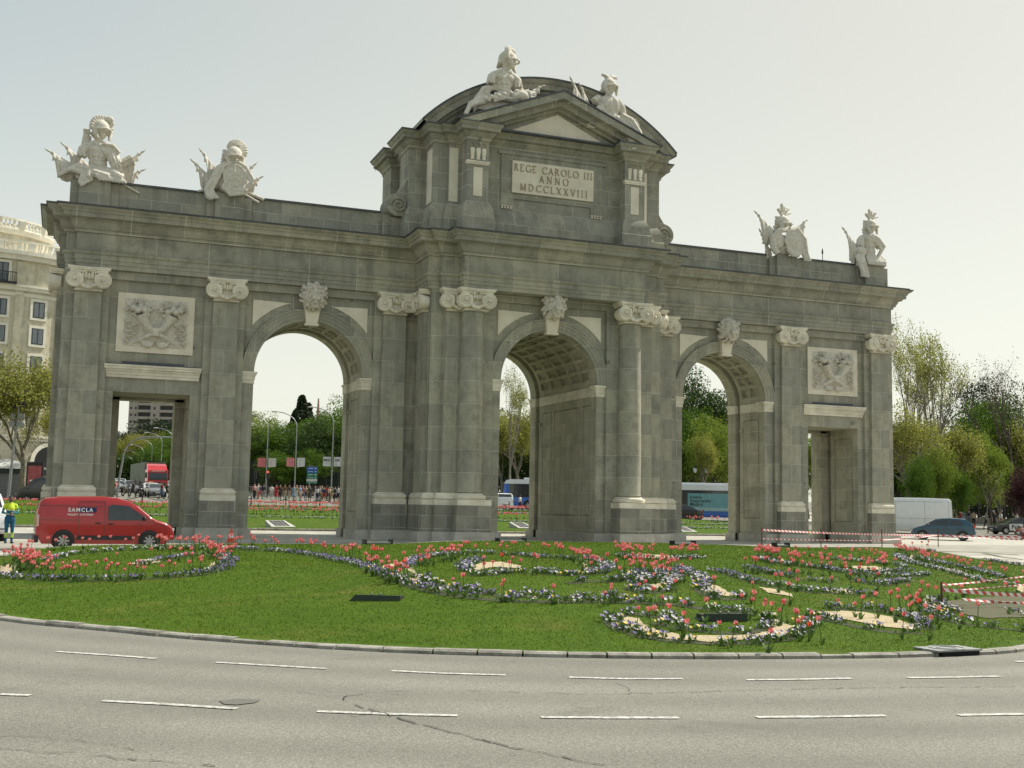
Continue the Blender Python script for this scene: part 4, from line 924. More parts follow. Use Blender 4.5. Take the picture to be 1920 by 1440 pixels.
# lawn behind the arch
BH = lambda x, y: terr(x, y)+.12+.25*sstep((y-12)/14)
bl = [hit(u, v, lambda x, y: terr(x, y)+.12) for u, v in ((-160,996),(60,991),(300,990),(500,990.5),(640,990),(800,991),(950,993),(1100,997),(1300,1001))]
bl = [Vector((p.x, min(16, max(8.5, p.y)))) for p in bl]; bl = [Vector((-40,14)), Vector((-33, 10.5)), Vector((-20,10)), Vector((-8,9.8)), Vector((6,9.6)), Vector((20,9.8)), Vector((27,11.5)), Vector((30,14))]
mb = MB(); BLc = catmull(bl, 6); nn = len(BLc); R_ = 22
for k in range(R_+1):
    for p in BLc:
        x = p.x*(1-.25*k/R_); y = p.y+(46-p.y)*(k/R_)*(1-.0*abs(p.x)/40); mb.v.append((x, y, BH(x, y)))
for k in range(R_):
    for i in range(nn-1): mb.f.append((k*nn+i, k*nn+i+1, (k+1)*nn+i+1, (k+1)*nn+i)); mb.m.append(0)
tag(mb.build('back_lawn', GRASS, None, 180), kind='structure'); kerb(BLc, 'kerb', .14, .2, 1.5, seed=8)
# pavements on the far sides of the square
WALK = mat('pale concrete pavement', (.52,.50,.43), .85, c2=(.42,.40,.35), sc=.6, bs=.2)
def walk(poly, name='pavement', h=.13):
    mb = MB(); c = sum((Vector(p) for p in poly), Vector((0,0)))/len(poly); P = [Vector(p) for p in poly]; n = len(P); D = 14
    Q = []
    for a, b in zip(P, P[1:]+P[:1]): Q += [a.lerp(b, k/6) for k in range(6)]
    n = len(Q)
    for k in range(D+1):
        for p in Q: q = c.lerp(p, k/D); mb.v.append((q.x, q.y, terr(q.x, q.y)+h))
    for k in range(D):
        for i in range(n): j = (i+1) % n; mb.f.append((k*n+i, k*n+j, (k+1)*n+j, (k+1)*n+i)); mb.m.append(0)
    for i in range(n): j = (i+1) % n; a, b = Q[i], Q[j]; mb.add([(a.x,a.y,terr(a.x,a.y)+h),(b.x,b.y,terr(b.x,b.y)+h),(b.x,b.y,terr(b.x,b.y)-.2),(a.x,a.y,terr(a.x,a.y)-.2)], [(0,1,2,3)])
    return tag(mb.build(name, WALK), kind='structure')
walk([(43,44),(62,37),(110,45),(150,80),(60,80),(46,58)]); walk([(-12,100),(30,84),(52,72),(80,110),(-10,150)])
walk([(-44,26),(-36,34),(-33,60),(-40,90),(-90,80),(-80,20)])
# road markings
PAINT = mat('white road paint', (.64,.63,.59), .7, c2=(.25,.245,.215), sc=16, det=8)
def strip(mb, pts, wd, dz=.004, hf=terr):
    P = [Vector((p[0], p[1])) for p in pts]
    for i in range(len(P)-1):
        a, b = P[i], P[i+1]; t = (b-a).normalized(); n_ = Vector((-t.y, t.x))*wd/2
        mb.add([(q.x, q.y, hf(q.x, q.y)+dz) for q in (a-n_, b-n_, b+n_, a+n_)], [(0,1,2,3)])
LN = [[(0,1302),(57,1304)],[(192,1314),(318,1321),(444,1329)],[(595,1334),(727,1339),(858,1342)],[(1014,1345),(1144,1346),(1273,1346)],[(1418,1345),(1540,1344),(1660,1342)],[(1796,1341),(1920,1339)],
      [(106,1222),(200,1228),(292,1235)],[(405,1242),(510,1248),(612,1254)],[(734,1258),(840,1263),(948,1266)],[(1067,1270),(1170,1273),(1280,1273)],[(1400,1275),(1500,1274),(1596,1272)],[(1700,1271),(1790,1270),(1876,1268)],[(1905,1241),(1925,1240)]]
mb = MB()
for i, l in enumerate(LN): strip(mb, [hit(u, v, terr) for u, v in l], .10)
LW = [(-30,1158),(200,1180),(440,1198),(700,1212),(960,1222.5),(1200,1227),(1400,1229),(1560,1228),(1740,1223),(1920,1212)]
lw = catmull([Vector((p.x, p.y)) for p in (hit(u, v, terr) for u, v in LW)], 10); rr = random.Random(4)
for i in range(0, len(lw)-1): 
    if rr.random() < .85: strip(mb, [lw[i], lw[i].lerp(lw[i+1], .93)], .035)
tag(mb.build('road_markings', PAINT), kind='structure')
CRK = mat('tar filled cracks', (.05,.048,.042), .8); mb = MB()
def crack(pts, wd, seed, amp=.04):
    r = random.Random(seed); P = [hit(u, v, terr) for u, v in pts]; o = []
    for a, b in zip(P, P[1:]):
        k = max(2, int((b-a).length/.09))
        for i in range(k): q = a.lerp(b, i/k); o.append((q.x+r.gauss(0, amp*.35), q.y+r.gauss(0, amp)))
    for i in range(len(o)-1): 
        if r.random() < .93: strip(mb, [o[i], o[i+1]], wd*r.uniform(.3,1.5), .005)
crack([(655,1318),(700,1332),(760,1352),(860,1376),(960,1402),(1060,1420),(1150,1440)], .018, 1); crack([(860,1294),(1100,1302),(1250,1299),(1480,1292),(1700,1289),(1920,1287)], .012, 2, .02)
crack([(655,1318),(640,1308),(690,1298),(780,1294)], .01, 3); crack([(0,1405),(120,1412),(260,1424),(420,1436)], .012, 4); crack([(700,1332),(660,1345),(650,1335)], .008, 5); crack([(0,1378),(180,1392),(300,1415)], .006, 6); crack([(560,1300),(640,1306)], .006, 8); crack([(1150,1280),(1180,1290),(1175,1300)], .006, 9)
tag(mb.build('road_cracks', CRK), kind='structure')
p = hit(448,1316,terr); mb = MB(); pts = [(p.x+.2*math.cos(a*.5)*(1+.2*math.sin(a*1.7)), p.y+.16*math.sin(a*.5)*(1+.15*math.cos(a*2.1))) for a in range(13)][:-1]
mb.add([(x, y, terr(x, y)+.004) for x, y in pts], [tuple(range(len(pts)))]); tag(mb.build('road_patch', mat('asphalt patch', (.14,.135,.12), .9, sc=30)), kind='structure')

# ------------------------------------------------------------------ grass blades
sands = [[(0,1062),(28,1056),(30,1068),(12,1076),(0,1080)],[(246,1058),(262,1050),(305,1048),(300,1055),(262,1060)],[(392,1061),(405,1053),(404,1060),(396,1066)],
 [(700,1068),(722,1060),(748,1056),(772,1046),(780,1050),(770,1064),(786,1086),(776,1094),(738,1080)],[(882,1064),(905,1055),(940,1054),(978,1062),(975,1066),(925,1064),(895,1070)],
 [(1092,1056),(1118,1064),(1100,1072)],[(1172,1041),(1210,1039),(1270,1044),(1265,1047),(1200,1047)],[(1212,1105),(1220,1098),(1240,1094),(1236,1102),(1220,1108)],
 [(1328,1097),(1345,1099),(1376,1117),(1366,1119),(1326,1112)],[(1595,1062),(1640,1062),(1668,1069),(1655,1072),(1600,1066)],[(1545,1105),(1580,1106),(1602,1111),(1598,1115),(1560,1112)],[(1425,1102),(1450,1105),(1490,1116),(1486,1120),(1440,1112)],
 [(1764,1065),(1780,1066),(1812,1072),(1808,1075),(1772,1070)],[(1166,1165),(1176,1158),(1200,1160),(1206,1172),(1245,1186),(1300,1193),(1360,1194),(1420,1191),(1450,1182),(1452,1162),(1488,1176),(1470,1190),(1420,1200),(1330,1204),(1250,1199),(1205,1189)],
 [(1546,1149),(1580,1147),(1620,1149),(1668,1157),(1716,1174),(1712,1181),(1650,1175),(1590,1163),(1552,1158)],[(1720,1128),(1744,1121),(1746,1132),(1758,1150),(1742,1148),(1728,1138)],[(1452,1048),(1466,1047),(1470,1052),(1456,1053)],[(1698,1043),(1712,1041),(1712,1048),(1702,1047)],[(1905,1100),(1920,1098),(1920,1112),(1908,1108)]]
SP = [np.array([(q.x, q.y) for q in (hit(u, v, lawn) for u, v in s_)]) for s_ in sands+[[(1775,1128),(1850,1120),(1925,1118),(1930,1158),(1850,1160),(1790,1148)]]]
def insand(X, Y):
    o = np.zeros(len(X), bool)
    for A in SP:
        c = np.zeros(len(X), int)
        for (a, b), (d, e) in zip(A, np.roll(A, -1, 0)): c += ((b > Y) != (e > Y)) & (X < (d-a)*(Y-b)/(e-b+1e-12)+a)
        o |= (c % 2).astype(bool)
    return o
rs = np.random.RandomState(3)
x0, x1 = OA[:,0].min(), OA[:,0].max(); y0, y1 = OA[:,1].min(), OA[:,1].max()
def blades(n, name, test, hf, xr, yr, hgt, wdt, near=True):
    X = rs.uniform(*xr, n*3); Y = rs.uniform(*yr, n*3); d = np.hypot(X-CAMP[0], Y-CAMP[1])
    keep = rs.uniform(0, 1, len(X)) < np.clip(18/d, .12, 1)**1.6 if near else np.ones(len(X), bool)
    X, Y, d = X[keep], Y[keep], d[keep]
    ok = test(X, Y); X, Y, d = X[ok][:n], Y[ok][:n], d[ok][:n]
    Z = hf(X, Y); k = len(X); a = rs.uniform(0, 2*PI, k); w_ = wdt*rs.uniform(.6,1.3,k)*np.clip(d/16, 1, 3); h = hgt*rs.uniform(.5,1.3,k); lx = rs.normal(0,.02,k); ly = rs.normal(0,.02,k)
    V = np.empty((k,3,3)); V[:,0] = np.c_[X-np.cos(a)*w_, Y-np.sin(a)*w_, Z-.01]; V[:,1] = np.c_[X+np.cos(a)*w_, Y+np.sin(a)*w_, Z-.01]; V[:,2] = np.c_[X+lx, Y+ly, Z+h]
    me = bpy.data.meshes.new(name); me.vertices.add(3*k); me.vertices.foreach_set('co', V.ravel()); me.loops.add(3*k); me.loops.foreach_set('vertex_index', np.arange(3*k)); me.polygons.add(k); me.polygons.foreach_set('loop_start', np.arange(0,3*k,3)); me.materials.append(BLADE); me.update(calc_edges=True)
    o = linkmesh(name, me); return tag(o, 'short mown green grass of the front lawn', 'grass', kind='stuff')
BLADE = leafmat('grass blades', (.10,.19,.005), (.14,.22,.008), .25); BLADE.node_tree.nodes['Principled BSDF'].inputs['Specular IOR Level'].default_value = .05
t = BLADE.node_tree; v = coords(t); tb = [n for n in t.nodes if n.type == 'BSDF_TRANSLUCENT'][0]; pb = t.nodes['Principled BSDF']; src = pb.inputs[0].links[0].from_socket
cc = mix(t, noise(t, v, 26, 2, .6, .5, .66), src, (.26,.36,.06)); cc = mix(t, noise(t, v, 31, 2, .6, .5, .68), cc, (.03,.06,.002)); t.links.new(cc, pb.inputs[0]); t.links.new(cc, tb.inputs[0])
# height lookup on a lattice for speed
gx = np.linspace(x0, x1, 90); gy = np.linspace(y0, y1, 90); LH = np.array([[lawn(a, b) for a in gx] for b in gy]); LI = np.array([[inpoly(a, b) and segd(a, b) > .25 for a in gx] for b in gy])
def lut(A, X, Y):
    fx = np.clip((X-x0)/(x1-x0)*89, 0, 88.999); fy = np.clip((Y-y0)/(y1-y0)*89, 0, 88.999); i = fx.astype(int); j = fy.astype(int); a = fx-i; b = fy-j
    return A[j,i]*(1-a)*(1-b)+A[j,i+1]*a*(1-b)+A[j+1,i]*(1-a)*b+A[j+1,i+1]*a*b
blades(210000, 'grass', lambda X, Y: (lut(LI.astype(float), X, Y) > .5) & ~insand(X, Y), lambda X, Y: lut(LH, X, Y), (x0, x1), (y0, y1), .03, .006)

# ------------------------------------------------------------------ flower beds
SAND = mat('pale yellow sand', (.60,.50,.32), .9, c2=(.38,.30,.18), sc=22, bs=.6, bd=.02, det=8)
SOIL = mat('bare soil', (.10,.075,.045), .95, c2=(.06,.08,.03), sc=4, bs=.5)
mb = MB()
def poly_on(mb, pts, dz):
    P = [hit(u, v, lawn) for u, v in pts]; c = sum(P, Vector())/len(P); n = len(P); Q = []
    for a, b in zip(P, P[1:]+P[:1]):
        k_ = max(2, int((b-a).length/.12)); Q += [a.lerp(b, i/k_)+Vector((rnd.gauss(0,.02), rnd.gauss(0,.03), 0)) for i in range(k_)]
    vs = [(q.x, q.y, lawn(q.x, q.y)+dz) for q in Q]; mb.add(vs, [tuple(range(len(vs)))])
for s_ in sands: poly_on(mb, s_, .014)
tag(mb.build('sand', SAND), kind='structure')
mb = MB(); poly_on(mb, [(1775,1128),(1850,1120),(1925,1118),(1930,1158),(1850,1160),(1790,1148)], .012); tag(mb.build('soil', SOIL), kind='structure')

mb = MB()
for pl, bed, mx_ in [(p, 0, 0) for p in []]: pass
# plants
C_T = mat('tulip petals', (.62,.075,.07), .5, c2=(.80,.30,.26), sc=25, kind='Object'); C_T.node_tree.nodes['Principled BSDF'].inputs['Subsurface Weight'].default_value = 0
def petalmat(name, c, c2):
    m, t, b = nodes(name, .5); v = coords(t); cc = mix(t, noise(t, v, 30, 2, .6, .4, .6), c, c2); t.links.new(cc, b.inputs[0])
    tl = N(t, "ShaderNodeBsdfTranslucent"); t.links.new(cc, tl.inputs[0]); ms = N(t, "ShaderNodeMixShader"); ms.inputs[0].default_value = .35
    t.links.new(b.outputs[0], ms.inputs[1]); t.links.new(tl.outputs[0], ms.inputs[2]); t.links.new(ms.outputs[0], t.nodes["Material Output"].inputs[0]); return m
TUL = petalmat('coral tulip', (.70,.085,.10), (.92,.42,.40)); TUL2 = petalmat('red tulip', (.80,.05,.03), (.80,.16,.08))
PGR = leafmat('flower leaves', (.075,.15,.03), (.13,.20,.05), .3)
PPU = petalmat('purple pansy', (.10,.06,.26), (.30,.24,.46)); PWH = petalmat('white pansy', (.80,.78,.74), (.66,.58,.74)); PYE = mat('pansy eye', (.75,.5,.05), .6)
def blossom(mb, c, r, h, rr, m=0, op=1.):
    for k in range(6):
        a = 2*PI*k/6+rr.uniform(-.1,.1); q = .92 if k % 2 else 1.; dx, dy = math.cos(a), math.sin(a); sx, sy = -dy, dx; o = op*rr.uniform(.85,1.15)
        pr = [(.15,.0,.0),(.85,.28,.62),(1.,.66,.66),(.75*o,1.,.30),(.8*o,1.13,.04)]
        vs = []
        for (ra, za, wd) in pr:
            for s_ in (-1, 0, 1): cr = 1 if s_ == 0 else .82; vs.append((c[0]+dx*r*ra*q*cr+sx*r*wd*s_*.95, c[1]+dy*r*ra*q*cr+sy*r*wd*s_*.95, c[2]+h*za*q))
        mb.add(vs, [(3*i+j, 3*i+j+1, 3*i+j+4, 3*i+j+3) for i in range(4) for j in (0, 1)], m)
def stemleaf(mb, c, H, lean, rr, m=0):
    x, y, z = c; t = Vector((x+lean[0], y+lean[1], z+H)); mb.tube([(x,y,z-.03), (x+lean[0]*.35,y+lean[1]*.35,z+H*.5), t], [.006,.006,.005], 4, m, False)
    for k in range(3):
        a = rr.uniform(0, 2*PI); L = rr.uniform(.11,.18); dx, dy = math.cos(a), math.sin(a); w_ = .024; P = []
        for f, wf in ((0,.5),(.4,1),(.75,.8),(1,.05)):
            px, py, pz = x+dx*L*.5*f*f+dx*.02, y+dy*L*.5*f*f+dy*.02, z+L*(f-.18*f*f)
            P += [(px-dy*w_*wf, py+dx*w_*wf, pz), (px+dy*w_*wf, py-dx*w_*wf, pz)]
        mb.add(P, [(0,1,3,2),(2,3,5,4),(4,5,7,6)], m)
    return t
def pansyclump(mb, c, r, mcol, rr, nf=7):
    x, y, z = c
    for k in range(13):
        a = rr.uniform(0, 2*PI); L = rr.uniform(.04,.15); p = Vector((x+math.cos(a)*L, y+math.sin(a)*L, z+rr.uniform(.01,.08))); b = Vector((rr.uniform(-.04,.04), rr.uniform(-.04,.04), rr.uniform(.02,.06)))
        s_ = Vector((-math.sin(a), math.cos(a), 0))*.022; mb.add([p-b-s_*.4, p-s_, p+b, p+s_], [(0,1,2,3)], 0)
    for k in range(nf):
        a = rr.uniform(0, 2*PI); L = r*math.sqrt(rr.random()); p = Vector((x+math.cos(a)*L, y+math.sin(a)*L, z+rr.uniform(.055,.12)))
        n_ = Vector((CAMP[0]-x, CAMP[1]-y, 0)).normalized()*rr.uniform(.3,1.2)+Vector((rr.uniform(-.5,.5), rr.uniform(-.5,.5), 1)); n_.normalize(); e = n_.cross(Vector((0,0,1))).normalized(); f = e.cross(n_)
        q = rr.uniform(.018,.027); K = 7; ring = [p+(e*math.cos(2*PI*i/K)+f*math.sin(2*PI*i/K))*q*(1.15 if i % 2 else .85) for i in range(K)]
        mb.add([p-n_*.006]+ring, [(0,i+1,(i+1)%K+1) for i in range(K)], rr.choice(mcol))
PM = [PGR, PPU, PWH, PYE]
def dens(P, sp, rows, wdt, rr):
    out = []
    for a, b in zip(P, P[1:]):
        L = (b-a).length; k = max(1, int(L/sp)); t = (b-a).normalized(); n_ = Vector((-t.y, t.x, 0))
        for i in range(k):
            for r_ in range(rows):
                q = a.lerp(b, (i+rr.random())/k)+n_*(wdt*((r_+.5)/rows-.5)+rr.uniform(-.06,.06)); out.append(q)
    return out
# (pixel polyline of the bed on the lawn, bed description, colour mix)
B_L, B_S, B_M, B_F, B_R, B_B = 'left bed beside the red van', 'long curved border of the lawn', 'middle scroll bed', 'crescent bed near the kerb', 'right scroll beds', 'right bed by the striped tape'
PAN = [([(-10,1080),(60,1087),(130,1089),(220,1088),(300,1084),(370,1079),(420,1069),(432,1054),(418,1044)],B_L,2),([(90,1052),(120,1042),(160,1037),(240,1032),(300,1029),(350,1030),(420,1030),(480,1031)],B_L,0),([(255,1061),(290,1055),(335,1046),(360,1042)],B_L,1),
 ([(440,1031),(540,1036),(600,1045),(660,1058),(700,1071),(740,1088),(780,1102),(830,1114),(900,1123),(960,1128),(1050,1129),(1140,1129),(1210,1131),(1265,1134),(1342,1145),(1420,1152)],B_S,2),([(776,1084),(820,1097),(870,1106),(940,1118),(1010,1119),(1100,1121),(1180,1122)],B_S,1),
 ([(760,1066),(785,1048),(840,1040),(900,1038),(960,1041),(1020,1047),(1060,1049),(1110,1049),(1135,1060),(1140,1070),(1120,1076)],B_M,1),([(880,1078),(910,1080),(960,1074),(1000,1075),(1060,1080),(1100,1078),(1120,1074)],B_M,1),([(870,1072),(872,1060),(900,1050)],B_M,1),([(1068,1095),(1100,1090),(1150,1091),(1180,1085),(1205,1074)],B_M,2),
 ([(1178,1102),(1190,1108),(1215,1112),(1250,1107),(1266,1086),(1256,1070)],B_M,1),([(1180,1098),(1210,1091),(1238,1085),(1245,1075)],B_M,1),([(1158,1043),(1200,1049),(1260,1050),(1315,1047)],B_M,0),
 ([(1270,1066),(1300,1080),(1325,1093),(1312,1105),(1318,1112),(1350,1124),(1395,1122)],B_R,1),([(1340,1072),(1380,1082),(1400,1090),(1450,1100),(1508,1110),(1560,1112),(1620,1116),(1644,1118)],B_R,1),([(1400,1066),(1450,1077),(1500,1086),(1560,1094)],B_R,1),
 ([(1430,1050),(1455,1059),(1500,1063),(1560,1070),(1600,1074),(1640,1075),(1700,1072)],B_R,0),([(1530,1064),(1600,1078),(1680,1083),(1740,1079)],B_R,1),([(1600,1090),(1645,1098),(1705,1091)],B_R,1),([(1560,1050),(1620,1055),(1680,1060),(1700,1066)],B_R,0),
 ([(1682,1042),(1700,1054),(1740,1064),(1800,1079),(1850,1093),(1920,1100)],B_R,0),([(1715,1046),(1760,1056),(1820,1068),(1880,1084)],B_R,1),([(1840,1047),(1870,1055),(1920,1061)],B_R,0),([(1690,1033),(1760,1034),(1840,1036),(1910,1041)],B_R,0),([(1845,1038),(1880,1045),(1920,1050)],B_R,0),
 ([(1142,1164),(1158,1178),(1200,1193),(1260,1203),(1340,1208),(1420,1206),(1470,1199),(1510,1184),(1518,1168)],B_F,1),([(1150,1155),(1185,1151),(1225,1155),(1262,1163)],B_F,1),([(1225,1168),(1290,1181),(1360,1188),(1420,1186),(1445,1170),(1440,1160)],B_F,1),([(1142,1164),(1155,1158)],B_F,1),
 ([(1518,1152),(1550,1162),(1600,1174),(1660,1185),(1730,1188)],B_F,1),([(1550,1142),(1600,1142),(1660,1147),(1710,1160),(1740,1182)],B_F,0),([(1732,1135),(1755,1154),(1785,1166),(1840,1175),(1925,1184)],B_B,2),([(1745,1125),(1780,1146),(1800,1150)],B_B,1),([(1880,1152),(1925,1155)],B_B,2)]
TU = [([(-5,1038),(40,1040),(60,1044)],B_L,3),([(32,1042),(60,1052),(100,1056),(150,1062),(240,1062)],B_L,3),([(30,1030),(60,1036),(90,1046)],B_L,4),([(20,1020),(60,1016),(110,1012),(180,1011),(240,1010),(300,1008),(330,1013),(380,1008),(480,1006)],B_L,2),([(90,1058),(160,1062),(230,1060),(290,1056),(350,1050),(400,1041),(432,1030)],B_L,3),([(240,1036),(300,1033),(360,1028),(430,1024)],B_L,2),([(310,1014),(370,1010),(400,1022),(430,1028)],B_L,2),
 ([(440,1008),(500,1012),(560,1016),(600,1020),(660,1028),(700,1036),(760,1040)],B_S,1.6),([(690,1044),(720,1052),(745,1066),(770,1056),(800,1052)],B_S,4),([(840,1084),(900,1092),(960,1098),(1000,1094),(1060,1100),(1130,1102)],B_S,1.4),
 ([(780,1038),(860,1024),(900,1021),(960,1021),(1010,1022),(1080,1030),(1112,1042),(1125,1050)],B_M,2),([(900,1050),(940,1046),(1000,1050)],B_M,3),([(1165,1022),(1180,1028),(1205,1026),(1230,1028)],B_M,3.5),([(1250,1026),(1285,1028),(1312,1026)],B_M,4),([(1160,1062),(1190,1054),(1210,1046),(1225,1044)],B_M,2.5),([(1236,1068),(1248,1052),(1255,1046)],B_M,3),([(1128,1100),(1170,1104),(1220,1100),(1258,1088)],B_M,2),([(1240,1122),(1262,1132),(1310,1128)],B_M,2),
 ([(1432,1026),(1450,1034),(1500,1040),(1560,1046),(1620,1050),(1680,1052)],B_R,4),([(1400,1052),(1460,1050),(1540,1056),(1600,1060),(1660,1066)],B_R,3),([(1320,1088),(1380,1096),(1420,1098),(1500,1106)],B_R,1.5),([(1500,1026),(1580,1030),(1640,1034),(1660,1042)],B_R,2),([(1688,1024),(1720,1034),(1760,1044),(1800,1052),(1840,1060),(1915,1070)],B_R,2.5),([(1690,1020),(1760,1020),(1840,1024),(1910,1030)],B_R,1.4),([(1842,1030),(1870,1034),(1920,1036)],B_R,4),([(1410,1078),(1520,1080),(1600,1084),(1640,1080)],B_R,1.2),([(1360,1118),(1420,1122),(1440,1126)],B_R,2.5),
 ([(1200,1138),(1230,1148),(1268,1150),(1330,1160),(1362,1168)],B_F,2),([(1395,1126),(1440,1126),(1480,1136),(1505,1150),(1512,1160)],B_F,2.5),([(1480,1158),(1500,1162),(1516,1160)],B_F,5),([(1560,1126),(1600,1124),(1640,1132),(1680,1130),(1720,1132)],B_F,1.8),([(1660,1160),(1700,1162),(1730,1160)],B_F,2),([(1380,1180),(1420,1178),(1440,1176)],B_F,2),
 ([(1692,1112),(1710,1130),(1735,1142)],B_B,3),([(1700,1100),(1730,1104),(1760,1094)],B_B,2),([(1760,1096),(1830,1094),(1900,1090)],B_B,1),([(1740,1140),(1800,1136),(1850,1144)],B_B,.8)]
mb = MB()
for pl, bed, mx_ in PAN: strip(mb, [hit(u, v, lawn) for u, v in pl], .26, .006, lawn)
tag(mb.build('bed_soil', mat('dark bed soil', (.045,.04,.02), .95, c2=(.03,.05,.012), sc=9)), kind='structure')
rr = random.Random(21)
pans = []
for pl, bed, mx_ in PAN:
    P = [hit(u, v, lawn) for u, v in pl]
    for q in dens(P, .31, 2, .28, rr):
        if inpoly(q.x, q.y): pans.append((math.hypot(q.x-CAMP[0], q.y-CAMP[1]), q, bed, mx_))
tuls = []
for pl, bed, dn in TU:
    P = [hit(u, v, lambda x, y: lawn(x, y)+.31) for u, v in pl]
    for q in dens(P, 1/dn*.50, 1, .5, rr):
        q = Vector((q.x+rr.gauss(0,.12), q.y+rr.gauss(0,.22), 0))
        if inpoly(q.x, q.y): tuls.append((math.hypot(q.x-CAMP[0], q.y-CAMP[1]), q, bed, 0))
vis = lambda q: -12 < 960+FPX*np.dot(np.array(q)-CAMP, RT)/np.dot(np.array(q)-CAMP, FW) < 1932
pans = sorted([p for p in pans if vis(p[1])], key=lambda a: a[0]); tuls = sorted([p for p in tuls if vis(p[1])], key=lambda a: a[0])
MIXC = {0: [2,2,1,1], 1: [1,2,1,2,1], 2: [1,1,1,2,1]}
pv = {}
for mx_ in MIXC:
    for k in range(4):
        for cl in (1, 2):
            mb = MB(); pansyclump(mb, (0,0,0), .11, [cl,cl,cl,MIXC[mx_][k % len(MIXC[mx_])]]+([3] if k == 3 else []), random.Random(k*7+mx_*3+cl), 6); pv[(mx_, k, cl)] = mb.mesh('pansy', PM)
lab = {1: 'purple', 2: 'white'}
for i, (d, q, bed, mx_) in enumerate(pans[:300]):
    cl = rr.choice(MIXC[mx_]); o = linkmesh('pansy', pv[(mx_, rr.randrange(4), cl)], None, (q.x, q.y, lawn(q.x, q.y)), rr.uniform(-.4,.4)); s_ = rr.uniform(.85,1.3); o.scale = (s_, s_, s_)
    tag(o, 'low clump of %s pansies in the %s' % (lab[cl], bed), 'flower', 'pansies in the front flower beds')
mb = MB()
for d, q, bed, mx_ in pans[300:]:
    cl = rr.choice(MIXC[mx_]); pansyclump(mb, (q.x, q.y, lawn(q.x, q.y)), .13, [cl,cl,cl,MIXC[mx_][0]], rr, 5)
if mb.v: tag(mb.build('pansies', PM), 'farther purple and white pansies edging the front lawn beds', 'flowers', 'pansies in the front flower beds', 'stuff')
tv = []
for k in range(7):
    r5 = random.Random(100+k); ln = (r5.uniform(-.06,.06), r5.uniform(-.06,.06)); H = r5.uniform(.22,.36); a = MB(); stemleaf(a, (0,0,0), H, ln, r5); b = MB(); blossom(b, (ln[0], ln[1], H-.01), .034, .066, r5, 0, r5.choice((.7,.9,1.25,1.5)))
    tv.append((a.mesh('stem', PGR), b.mesh('blossom', TUL), b.mesh('blossom', TUL2)))
for i, (d, q, bed, _) in enumerate(tuls[:300]):
    red = (i % 41 == 7); v_ = tv[rr.randrange(7)]; e = empty('tulip', (q.x, q.y, lawn(q.x, q.y)), rr.uniform(0, 6.28), ('red' if red else 'coral pink')+' tulip on a thin stem in the '+bed, 'tulip', 'tulips in the front flower beds')
    s_ = rr.uniform(.85,1.15); e.scale = (s_, s_, s_); linkmesh('stem', v_[0], e); linkmesh('blossom', v_[2 if red else 1], e)
mb = MB()
for d, q, bed, _ in tuls[300:]:
    z = lawn(q.x, q.y); ln = (rr.uniform(-.05,.05), rr.uniform(-.05,.05)); H = rr.uniform(.22,.36); t_ = stemleaf(mb, (q.x, q.y, z), H, ln, rr, 0); blossom(mb, t_, .043, .080, rr, 1, rr.choice((.7,1,1.3)))
if mb.v: tag(mb.build('tulips', [PGR, TUL]), 'farther coral pink tulips in the beds nearest the arch', 'tulips', 'tulips in the front flower beds', 'stuff')
print('pansies', len(pans), 'tulips', len(tuls))
# beds on the back lawn seen through the openings
mb = MB(); rb = random.Random(9)
def backband(y, x0, x1, kind, n, wd=1.2):
    for i in range(n):
        x = rb.uniform(x0, x1); yy = y+rb.uniform(-wd, wd)*.5; z = BH(x, yy)
        if kind == 't':
            t_ = stemleaf(mb, (x, yy, z), rb.uniform(.3,.42), (rb.uniform(-.04,.04), 0), rb, 0); blossom(mb, t_, .058, .10, rb, 4, 1.1)
        else: pansyclump(mb, (x, yy, z), .2, [1,1,2] if kind == 'p' else [2,2,1], rb, 5)
backband(21, -32, 26, 'w', 420); backband(24, -32, 26, 't', 420, 1.8); backband(30, -16, 4, 't', 160, 2)
backband(36, -12, 16, 'p', 420, 2.2); backband(41, -12, 18, 't', 620, 3.2); backband(17, 14, 26, 'w', 120); backband(34,-32,-14,'t',200,2)
for v_ in range(0): pass
tag(mb.build('back_flower_bed', [PGR, PPU, PWH, PYE, TUL]), 'long bands of coral tulips and purple and white pansies behind the arch', 'flowers', None, 'stuff')
# ================================================================== street furniture, people, vehicles
def M_(name, c, r=.5, **k): return mat(name, c, r, **k)
GLASS = mat('dark vehicle glass', (.02,.024,.026), .06, c2=(.03,.034,.036), spec=.8); TYRE = mat('tyre rubber', (.02,.02,.02), .8); RIM = mat('alloy rim', (.5,.5,.5), .35, .8); BLACK = mat('black plastic', (.02,.02,.022), .5); CHROME = mat('bright metal', (.6,.6,.6), .25, .9)
HEADL = mat('headlamp lens', (.75,.77,.78), .15, c2=(.6,.62,.65)); TAIL = mat('tail lamp lens', (.45,.02,.015), .2); STEEL = mat('galvanised steel', (.33,.35,.35), .45, .6); DKGREEN = mat('dark green painted steel', (.025,.045,.03), .5)
WHITEP = mat('white car paint', (.72,.73,.73), .3, coat=.6, c2=(.66,.67,.67)); PLATE = mat('number plate', (.7,.7,.68), .5); GREYW = mat('grey gap', (.07,.07,.07), .7)
def paint(name, c): return mat(name, c, .32, coat=.7, c2=tuple(x*.9 for x in c), sc=.5)
